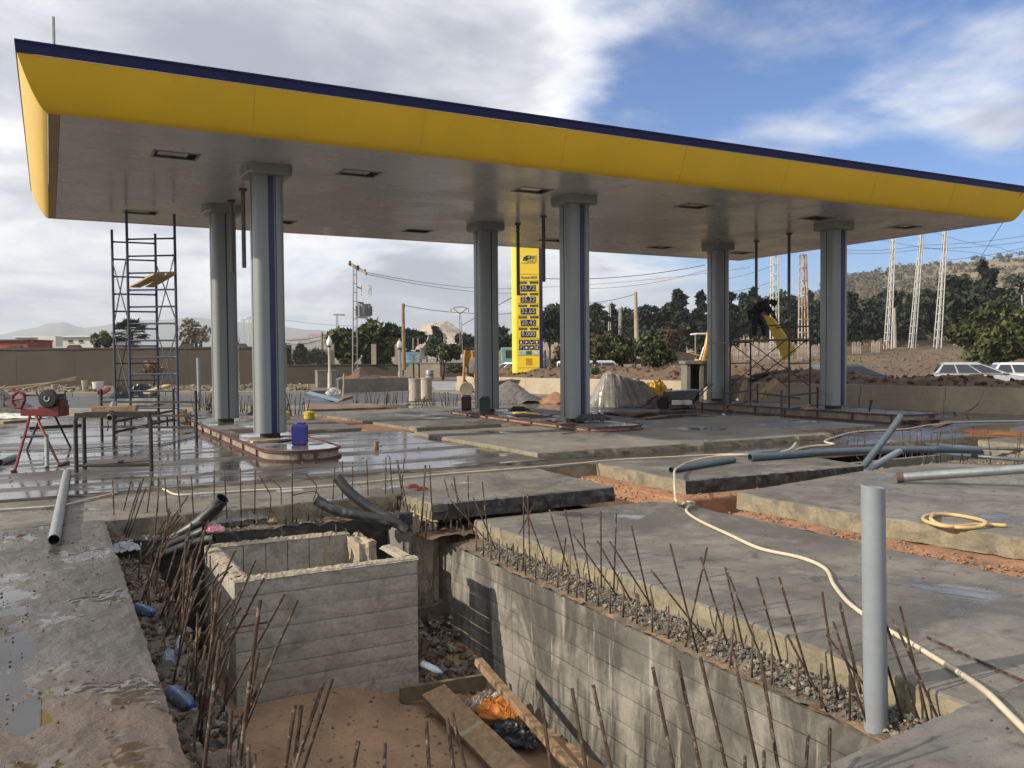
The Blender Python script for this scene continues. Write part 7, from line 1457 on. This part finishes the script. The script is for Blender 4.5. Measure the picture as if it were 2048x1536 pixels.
tree('dark_tree', 'small dark conifer behind the railings', 600, 75, 583, 622, 690, 730, 'cone', PINE, 900, .25, seed=31, zg=0); tree('hedge_shrub', 'green shrub behind the railings', 636, 70, 605, 662, 700, 735, 'round', OLIVE, 1500, .22, trunk=False, seed=32, zg=0); tree('bush', 'grey-green bush behind the boundary wall left of the palm', 205, 70, 188, 232, 662, 700, 'round', OLIVE, 1200, .25, trunk=False, seed=33, zg=0)
tree('bare_tree', 'leafless pale tree behind the boundary wall right of the scaffold', 388, 78, 358, 426, 640, 700, 'round', [leafmat('dry twig', (.30, .25, .19)), leafmat('dry twig b', (.24, .21, .17))], 520, .25, seed=34, zg=0, stems=3)
tree('bush', 'orange-brown dead bush before the boundary wall behind the scaffold', 300, 50, 282, 330, 716, 755, 'round', [leafmat('dead leaf', (.33, .18, .07)), BROWNL[0]], 420, .13, seed=35, zg=.1); tree('shrub', 'low dry shrub under the price pylon at right', 1110, 46, 1085, 1140, 730, 756, 'round', BROWNL, 700, .12, trunk=False, seed=36, zg=.2)
tree('shrub', 'low grey shrub beside the side road', 905, 58, 890, 935, 728, 748, 'round', OLIVE, 500, .14, trunk=False, seed=37, zg=0)
# palm
t = thing('palm_tree', 'fan palm seen above the boundary wall through the blue scaffold', 'palm', CP_(262, 72, 0), 0); zc = zpx(668, 262, 72)
MB().tube([(0, 0, 0), (.1, 0, zc * .6), (0, 0, zc)], [.28, .24, .22], 10).build('trunk', BARK, t, 'all'); rg = np.random.default_rng(3)
for k in range(46):
    a = rg.uniform(0, 6.28); e = rg.uniform(-.6, 1.4); d = Vector((math.cos(a) * math.cos(e), math.sin(a) * math.cos(e), math.sin(e))); L = rg.uniform(.7, 1.05); base = Vector((0, 0, zc)); tip = base + d * L; mb = MB().tube([base, tip], [.02, .012], 4); sd = d.cross(Vector((0, 0, 1))).normalized(); upv = sd.cross(d)
    for f in range(13):
        th = R_(-80 + 160 * f / 12); v = d * math.cos(th) + sd * math.sin(th); e1 = tip + v * .78 - Vector((0, 0, .22 * abs(math.sin(th)) + .05)); w_ = (sd * math.cos(th) - d * math.sin(th)) * .06
        mb.add([tip, tip + v * .45 + w_, e1, tip + v * .45 - w_], [(0, 1, 2, 3)])
    mb.build('frond', PINE[1], t)
# scrub on the hill: uncountable
mb_pts = []; mi = []; rg = np.random.default_rng(9)
hv = np.array([v.co[:] for v in bpy.data.objects['hill'].data.vertices]); nrow = (len(hc) - 1) * 6 + 1
for k in range(2500):
    j_ = rg.integers(3, 25); i = rg.integers(nrow // 2 - 6, nrow - 14); p_ = hv[j_ * nrow + i] + rg.normal(size=3) * (4, 4, 0)
    if nz(p_[0], p_[1], 0, .02) < -.22: continue
    r = rg.uniform(1.0, 2.6) * (1.35 if j_ < 14 else 1); d = rg.normal(size=(26, 3)); d /= np.linalg.norm(d, axis=1, keepdims=True); mb_pts.append(p_ + np.array([0, 0, r * .6]) + d * r * np.array([1, 1, .75]) * rg.uniform(.4, 1, (26, 1))); mi += [int(rg.integers(0, 3))] * 26
sc_ = put('scrub', leaf_mesh('scrub', np.concatenate(mb_pts), .75, [leafmat('scrub a', (.125, .115, .06)), leafmat('scrub b', (.09, .09, .045)), leafmat('scrub c', (.16, .14, .08))], mi)); tag(sc_, 'grey-green scrub dotted all over the right hill', 'scrub', kind='stuff')
pts = []; rg = np.random.default_rng(19)
for k in range(5000): px_ = rg.uniform(1100, 2150); dp_ = rg.uniform(43, 85); q0 = CP_(px_, dp_, 0); pts.append((q0.x, q0.y, field_z(px_, dp_) + .08))
gr = put('dry_grass', leaf_mesh('dry_grass', pts, .10, [leafmat('straw a', (.19, .135, .078)), leafmat('straw b', (.155, .11, .062))], list(rg.integers(0, 2, len(pts))))); tag(gr, 'dry grass tufts over the rising field', 'grass', kind='stuff')
# ================================================================== FENCES, WALLS, BUILDINGS, BILLBOARD
t = thing('picket_fence', 'weathered white picket fence along the rising field behind the scaffold', 'fence', CP_(1550, 66, 1)); PK = pm('weathered picket', (.50, .45, .40), .85, col2=(.30, .24, .20), vs=.9, fine=.1); rg = random.Random(4)
for k in range(74):
    px_ = 1452 + (1664 - 1452) * k / 73; y0, y1 = 694 - .02 * (px_ - 1452) + rg.uniform(-2, 2), 722 - .05 * (px_ - 1452)
    if 1500 < px_ < 1590: y0 -= 6
    MB().bar(D(px_, y1, 66), D(px_ + rg.uniform(-.5, .5), y0, 66), .05, .085).build('picket', PK, t)
for yy in (700, 712): MB().bar(D(1450, yy + 1, 66.1), D(1664, yy - 5, 66.1), .04, .08).build('rail', PK, t)
t = thing('picket_fence', 'broken picket fence right of the right front column, partly rusty', 'fence', CP_(1730, 70, 1.5)); RP = pm('rusty sheet', (.16, .08, .05), .8, var=.3)
for k in range(30): px_ = 1686 + (1778 - 1686) * k / 29; MB().bar(D(px_, 709 - .06 * (px_ - 1686), 70), D(px_, 683 + rg.uniform(-2, 3), 70), .05, .1).build('picket', RP if (k // 6) % 2 == 0 else PK, t)
for (a, b, y0, y1, dep, mat, lab) in ((812, 880, 727, 741, 72, PALEWALL, 'pale wall in the sun below the billboard'), (880, 925, 727, 742, 76, RENDERWALL, 'brown wall behind the small olive tree'), (1342, 1390, 706, 716, 85, RENDERWALL, 'low brown wall below the conifers'), (1778, 1905, 683, 692, 84, RENDERWALL, 'low brown wall behind the ladder masts')):
    t = thing('field_wall', lab, 'wall', CP_((a + b) / 2, dep, 0)); n_ = max(2, (b - a) // 14); z0, z1 = zpx(y1, a, dep), zpx(y0, a, dep)
    for k in range(n_): p_, q_ = CP_(a + (b - a) * k / n_, dep, 0), CP_(a + (b - a) * (k + 1) / n_ - .25, dep, 0); MB().bar(at_h(p_, (z0 + z1) / 2 - .3), at_h(q_, (z0 + z1) / 2 - .3), .2, z1 - z0 + .6).build('wall_panel', mat, t)
    MB().bar(CP_(a, dep, z1 + .03), CP_(b, dep, z1 + .03), .28, .08).build('coping', mat, t)
t = thing('billboard', 'blue and white project billboard beside the brown wooden pole', 'billboard', CP_(820, 70, 0)); b_ = lambda x0, y0, x1, y1, off, nm, mt, par=t: MB().box(None, ((x1 - x0) / F_PX * 70, .05, (y1 - y0) / F_PX * 70), M=Matrix.Translation(D((x0 + x1) / 2, (y0 + y1) / 2, 70) - fwd * off) @ Mm).build(nm, mt, par)
bd_ = b_(801, 699, 840, 727, 0, 'board', pm('billboard blue', (.12, .26, .42), .5, col2=(.20, .36, .5), vs=.5, fine=0.)); b_(801, 699, 840, 704, .03, 'heading_band', LBL, bd_); b_(829, 709, 839, 717, .03, 'picture', pm('billboard picture', (.08, .08, .09), .5, col2=(.4, .42, .42), vs=2, fine=0.), bd_); b_(829, 718, 839, 725, .03, 'picture', MATS['billboard picture'], bd_); b_(812, 708, 827, 725, .03, 'picture', pm('billboard print', (.3, .45, .55), .5, col2=(.12, .2, .3), vs=1.5, fine=0.), bd_)
b_(801, 727, 817, 734, 0, 'lower_board', pm('billboard green', (.03, .16, .09), .5, fine=0.)); b_(822, 700.5, 832, 702.5, .06, 'heading', WHITE, bd_)
for x in (806, 827, 838): tube_between(t, 'post', CP_(x, 70.2, -.1), CP_(x, 70.2, zpx(700, x, 70)), .07, DARKSTEEL)
t = thing('notice_board', 'plain grey board on posts right of the billboard', 'sign', CP_(850, 74, 0)); MB().box(None, (15 / F_PX * 74, .06, 23 / F_PX * 74), M=Matrix.Translation(D(848, 707, 74)) @ Mm).build('board', pm('grey board', (.16, .17, .19), .6, fine=0.), t)
for x in (842, 854): tube_between(t, 'post', CP_(x, 74.1, -.1), CP_(x, 74.1, zpx(700, x, 74)), .06, DARKSTEEL)
t = thing('grey_tank', 'upright grey cylinder before the pale wall', 'tank', CP_(859, 68, 0)); MB().lathe([(.32, 0), (.32, .75), (.28, .8), (.05, .82)], 16, CP_(859, 68, -.1)).build('shell', GREYPVC, t, True, angle=40); MB().lathe([(.34, 0), (.34, .05)], 16, CP_(859, 68, .3)).build('hoop', DARKSTEEL, t)
RROOF = pm('red tile roof', (.42, .14, .08), .85, var=.3, vs=.3, fine=0.); HWALL = pm('house wall', (.52, .46, .38), .9, var=.2, vs=.1, fine=0.); WIN = pm('window dark', (.03, .032, .035), .3, fine=0.)
def house(px_, dep, w, h, zb, roof, label, nw=3, rz=.2, flat=False):
    t = thing('house', label, 'house', CP_(px_, dep, zb), math.atan2(right.y, right.x) + rz, 'houses of the far town' if dep > 200 else None)
    MB().box((0, 0, h / 2), (w, w * .7, h)).build('wall', HWALL if not flat else WHITE, t)
    if flat: MB().box((0, 0, h + .1), (w + .3, w * .7 + .3, .25)).build('roof', roof, t)
    else: MB().add([(-w * .55, -w * .4, h), (w * .55, -w * .4, h), (w * .55, w * .4, h), (-w * .55, w * .4, h), (-w * .3, 0, h + w * .2), (w * .3, 0, h + w * .2)], [(0, 1, 5, 4), (2, 3, 4, 5), (1, 2, 5), (3, 0, 4), (3, 2, 1, 0)]).build('roof', roof, t)
    for k in range(nw):
        x = -w * .36 + w * .72 * k / max(1, nw - 1); f_ = MB().box((x, -w * .352, h * .62), (w * .12, .08, h * .26)).build('window', WIN, t); MB().box((x, -w * .36, h * .47), (w * .15, .12, h * .03)).build('sill', HWALL, f_)
for k, (px_, w, h, zb, lab) in enumerate(((592, 16, 9, 3, 'far house with red roof at the left end of the town'), (612, 14, 8, 5, 'far house with pale wall, second from the left in the town'), (628, 18, 10, 8, 'tallest far house with red roof in the middle of the town'), (642, 14, 9, 8, 'far house right of the tallest one'), (656, 15, 8, 6, 'far house with red roof near the lamp globe'), (605, 12, 6, 0, 'low far house in front of the town'), (640, 15, 6, 1, 'long low far house below the others'), (672, 14, 8, 5, 'far house at the right end of the town'))):
    house(px_, 1420 + 15 * (k % 3), w * .9, h * .9, 22 + zb * 1.3, RROOF, lab, 3, .2 * nz(k, 1, 1, 2.2))
t = thing('building', 'long white flat building with small windows above the boundary wall', 'building', CP_(140, 105, 0)); zt_ = zpx(676, 140, 105); MB().bar(CP_(60, 105, zt_ / 2), CP_(230, 105, zt_ / 2), 6, zt_).build('wall', WHITE, t); MB().bar(CP_(58, 104.9, zt_ + .1), CP_(232, 104.9, zt_ + .1), 6.4, .2).build('roof', WHITE, t)
for x in (90, 116, 141, 162, 184, 208): f_ = MB().box(None, (8 / F_PX * 105, .1, 4.2 / F_PX * 105), M=Matrix.Translation(D(x, 682.5, 101.9)) @ Mm).build('window', WIN, t); MB().box(None, (9 / F_PX * 105, .16, .08), M=Matrix.Translation(D(x, 685, 101.9)) @ Mm).build('sill', HWALL, f_)
t = thing('building', 'low building with red wall above the boundary wall at far left', 'building', CP_(35, 95, 0)); zt_ = zpx(683, 35, 95); REDW = pm('red wall', (.30, .05, .035), .8, fine=0.); MB().bar(CP_(-120, 95, zt_ / 2), CP_(82, 95, zt_ / 2), 5, zt_).build('wall', REDW, t); MB().bar(CP_(-122, 94.9, zt_ + .08), CP_(83, 94.9, zt_ + .08), 5.3, .16).build('roof', DARKSTEEL, t)
for x in (42, 64): MB().box(None, (7 / F_PX * 95, .1, 3 / F_PX * 95), M=Matrix.Translation(D(x, 682.5, 92.3)) @ Mm).build('window', WIN, t)
t = thing('chimney', 'small white rooftop box with an aerial above the boundary wall', 'roof box', CP_(100, 102, 4)); MB().box(None, (2, 1.6, 1.2), M=Matrix.Translation(D(101, 683, 99)) @ Mm).build('box', WHITE, t); tube_between(t, 'aerial', D(102, 682, 99), D(102, 672, 99), .25, DARKSTEEL)
# ================================================================== VEHICLES
def car(loc, rz, paint, label, L=4.2, Wd=1.75, Hh=1.47, style='hatch', cat='car'):
    t = thing('car' if cat == 'car' else 'van', label, cat, loc, rz); w = Wd / 2
    if style == 'van': st = [(-.5, .55, .95, .9), (-.49, .3, 1.05, .97), (-.2, .22, 1.05, 1), (.1, .22, 1.05, 1), (.30, .22, 1.03, 1), (.42, .25, .9, .95), (.485, .3, .78, .86), (.5, .4, .62, .8)]; gh = [(-.495, -.49), (.12, .30)]; 
    else: st = [(-.5, .48, .82, .84), (-.485, .32, .93, .93), (-.38, .22, .96, 1), (-.1, .20, .93, 1), (.15, .20, .92, 1), (.28, .22, .90, .99), (.40, .24, .80, .96), (.475, .30, .70, .88), (.5, .38, .58, .78)]; gh = [(-.48, -.40), (-.03, .27)]
    rings = []
    for fx_, zb_, zt_, ws in st:
        x = fx_ * L; h2 = zt_; W_ = w * ws; rings.append([(x, -W_ * .9, zb_), (x, -W_, zb_ + .12), (x, -W_, h2 - .18), (x, -W_ * .95, h2 - .03), (x, -W_ * .8, h2), (x, W_ * .8, h2), (x, W_ * .95, h2 - .03), (x, W_, h2 - .18), (x, W_, zb_ + .12), (x, W_ * .9, zb_)])
    body = MB().loft(rings).build('body', paint, t, True, angle=35); body.modifiers.new('b', 'BEVEL').width = .02
    zb_ = (1.03 if style == 'van' else .92); r0, r1 = gh[0][1] * L, gh[1][0] * L; b0, b1 = gh[0][0] * L, gh[1][1] * L; zr = Hh; k = .80 if style != 'van' else .9
    low = [(b0, -w * .93, zb_), (b1, -w * .93, zb_), (b1, w * .93, zb_), (b0, w * .93, zb_)]; top = [(r0, -w * k, zr - .05), (r1, -w * k, zr - .05), (r1, w * k, zr - .05), (r0, w * k, zr - .05)]; crown = [(r0 + .12, -w * k * .85, zr), (r1 - .15, -w * k * .85, zr), (r1 - .15, w * k * .85, zr), (r0 + .12, w * k * .85, zr)]
    MB().loft([low, top, crown]).build('cabin', paint, t, bevel=.06, seg=3)
    def pane(A, B, C_, D_, f0, f1, g0, g1, off, nm):
        A, B, C_, D_ = map(Vector, (A, B, C_, D_)); P = lambda u, v: A.lerp(B, u).lerp(D_.lerp(C_, u), v); n_ = (B - A).cross(D_ - A).normalized(); Q = [P(f0, g0), P(f1, g0), P(f1, g1), P(f0, g1)]; cen = (P(0, 0) + P(1, 1)) / 2
        if n_.dot(cen - Vector((0, 0, .9))) < 0: n_ = -n_
        return MB().add([q_ + n_ * .008 for q_ in Q] + [q_ - n_ * .02 for q_ in Q], [(0, 1, 2, 3), (7, 6, 5, 4), (0, 4, 5, 1), (1, 5, 6, 2), (2, 6, 7, 3), (3, 7, 4, 0)]).build(nm, GLASS, t)
    for s, (i, j_) in ((-1, (0, 1)), (1, (3, 2))):
        for (f0, f1) in ((.05, .30), (.33, .62), (.65, .93)): pane(low[i], low[j_], top[j_], top[i], f0, f1, .12, .88, .01, 'side_window')
    pane(low[1], low[2], top[2], top[1], .06, .94, .06, .95, .01, 'windscreen'); pane(low[3], low[0], top[0], top[3], .08, .92, .2, .9, .01, 'rear_window')
    for fx_ in (-.31, .31):
        for s in (-1, 1):
            M = Matrix.Translation((fx_ * L, s * (w - .09), .31)) @ Matrix.Rotation(R_(90), 4, 'X'); wh = MB().lathe([(.2, -.09), (.30, -.095), (.315, -.05), (.315, .05), (.30, .095), (.2, .09)], 22, M=M).build('tyre', TYRE, t, True, angle=40); MB().lathe([(.04, -.098), (.19, -.092), (.2, -.06), (.2, .06), (.19, .092), (.04, .098)], 14, M=M).build('rim', GALV, wh)
            MB().lathe([(.355, -.1), (.36, .1)], 22, M=Matrix.Translation((fx_ * L, s * (w - .095), .33)) @ Matrix.Rotation(R_(90), 4, 'X')).build('wheel_arch', BLACK, t)
    for s in (-1, 1):
        MB().box((.465 * L, s * w * .62, .66), (.12, .30, .12)).build('headlight', pm('headlight', (.7, .72, .74), .1, fine=0.), t, bevel=.03); MB().box((-.492 * L, s * w * .7, .76), (.06, .2, .16)).build('tail_light', pm('tail light', (.35, .02, .02), .3, fine=0.), t, bevel=.02)
        MB().box((.18 * L, s * (w + .07), .98), (.1, .16, .11)).build('wing_mirror', paint, t, bevel=.03); MB().box((0, s * (w + .001), .74), (.14, .012, .025)).build('door_handle', BLACK, t)
    MB().box((.492 * L, 0, .42), (.06, Wd * .7, .12)).build('grille', BLACK, t, bevel=.01); MB().box((.502 * L, 0, .52), (.012, .45, .1)).build('number_plate', WHITE, t)
    return t
SILVER = pm('silver paint', (.52, .54, .57), .25, metal=.5, var=.05, fine=0., coat=.6); CWHITE = pm('white car paint', (.74, .75, .76), .25, var=.03, fine=0., coat=.5); DARKCAR = pm('dark car paint', (.03, .06, .065), .22, var=.05, fine=0., coat=.6)
ra = math.atan2(right.y, right.x)
car(CP_(1962, 40, -.2), ra - .38, SILVER, 'silver hatchback parked behind the soil bank at the right'); car(CP_(2068, 42, -.25), ra - .3, CWHITE, 'white car cut by the right picture edge'); car(CP_(1712, 37.5, -.22), ra + .1, DARKCAR, 'dark teal car mostly hidden behind the soil bank beside the right column')
car(CP_(1012, 62, -.15), ra + 2.6, CWHITE, 'small white car just left of the price pylon', 3.9, 1.65, 1.45); car(CP_(1196, 46, -.35), ra + .5, CWHITE, 'white van behind the worker in the green coat', 4.3, 1.8, 1.8, 'van', 'van')
t = thing('truck', 'turquoise truck with an orange tipper body left of the price pylon', 'truck', CP_(1008, 70, -.1)); TEAL = pm('turquoise paint', (.16, .36, .36), .5, fine=0.); TIP = pm('orange tipper', (.55, .26, .04), .6, var=.2, vs=1); k_ = lambda x, y, dd=0.: D(x, y, 70 + dd)
MB().box(None, (1.3, 2., 1.7), M=Matrix.Translation(k_(1018, 716)) @ Mm).build('cab', TEAL, t, bevel=.1); MB().box(None, (.7, .06, .6), M=Matrix.Translation(k_(1020, 708, -1.02)) @ Mm).build('windscreen', GLASS, t); MB().box(None, (2.6, 2., .8), M=Matrix.Translation(k_(1004, 731)) @ Mm).build('chassis', TEAL, t, bevel=.05); MB().box(None, (1.0, 2.2, 1.), M=Matrix.Translation(k_(1004, 714, .4)) @ Mm).build('tipper', TIP, t, bevel=.05)
for x in (996, 1020): MB().lathe([(.2, -.14), (.45, -.15), (.48, 0), (.45, .15), (.2, .14)], 20, M=Matrix.Translation(at_h(k_(x, 740, -.9), .35)) @ Mm @ Matrix.Rotation(R_(90), 4, 'X')).build('wheel', TYRE, t)
# backhoe
t = thing('backhoe', 'yellow backhoe with an open canopy left of the right rear column', 'backhoe', CP_(1425, 50, 0)); BY = pm('backhoe yellow', (.70, .33, .02), .45, fine=0.); k_ = lambda x, y, dd=0.: D(x, y, 50 + dd)
MB().box(None, (1.75, 1.7, .09), M=Matrix.Translation(k_(1416, 668)) @ Mm).build('roof', WHITE, t, bevel=.03)
for x, dd in ((1391, -.7), (1391, .7), (1440, -.7), (1440, .7)): tube_between(t, 'roof_post', k_(x, 669, dd), k_(x, 718, dd), .04, MASTG if dd < 0 else BLACK)
MB().box(None, (1.9, 1.1, .6), M=Matrix.Translation(k_(1425, 728)) @ Mm).build('chassis', BY, t, bevel=.05); MB().box(None, (1.4, 1., .7), M=Matrix.Translation(k_(1437, 716)) @ Mm).build('bonnet', BY, t, bevel=.08); MB().box(None, (.5, .6, .5), M=Matrix.Translation(k_(1412, 712)) @ Mm).build('seat', BLACK, t, bevel=.05)
for x, r in ((1388, .62), (1440, .45)):
    for s in (-.85, .85): wq_ = MB().lathe([(r * .5, -.16), (r * .94, -.18), (r, -.1), (r, .1), (r * .94, .18), (r * .5, .16)], 24, M=Matrix.Translation(at_h(k_(x, 730, s), r - .15)) @ Mm @ Matrix.Rotation(R_(90), 4, 'X')).build('tyre', TYRE, t, True, angle=40); MB().lathe([(.1, -.17), (r * .5, -.15), (r * .5, .15), (.1, .17)], 16, M=Matrix.Translation(at_h(k_(x, 730, s), r - .15)) @ Mm @ Matrix.Rotation(R_(90), 4, 'X')).build('rim', BY, wq_)
MB().box(None, (.9, .4, .06), M=Matrix.Translation(k_(1390, 709, -.9)) @ Mm @ Matrix.Rotation(.3, 4, 'Y')).build('mudguard', pm('buff mudguard', (.5, .38, .16), .6, fine=0.), t)
bm_ = MB().tube([k_(1404, 728, -1.2), k_(1411, 700, -1.3), k_(1418, 660, -1.2)], [.16, .13, .1], 8).build('boom', BY, t); MB().tube([k_(1418, 660, -1.2), k_(1434, 690, -1.2)], .1, 8).build('dipper', BY, t); MB().tube([k_(1400, 720, -1.3), k_(1408, 694, -1.35)], .05, 8).build('ram', GALV, bm_)
for x in (1394, 1399): tube_between(t, 'lever', k_(x, 718, -.5), k_(x + 1, 704, -.5), .03, BLACK)
J, f = stand(1420, 50, .55, right * .3 + fwd, .15, 1.5); 
for s in 'lr': J['kn' + s] = J['th' + s] + f * .42 + Vector((0, 0, .02)); J['an' + s] = J['kn' + s] + Vector((0, 0, -.42)) + f * .05
person('driver in dark clothes sitting in the backhoe', J, DARKCLOTH, NAVYCL, BLACK, HAIR, f)

# ================================================================== AIR
hz = MB().box((0, 0, 50), (9000, 9000, 250)).build('haze', None)
hm = bpy.data.materials.new('haze air'); hm.use_nodes = True; hm.node_tree.nodes.clear(); g = NG(hm.node_tree); pv = g.n('ShaderNodeVolumePrincipled'); pv.inputs['Color'].default_value = (.86, .92, 1., 1); pv.inputs['Density'].default_value = .00034; pv.inputs['Anisotropy'].default_value = .3
ho = g.n('ShaderNodeOutputMaterial'); g.set(ho.inputs['Volume'], pv.outputs[0]); hz.data.materials.clear(); hz.data.materials.append(hm); tag(hz, 'thin bluish haze fading the far mountains', 'haze', kind='stuff')
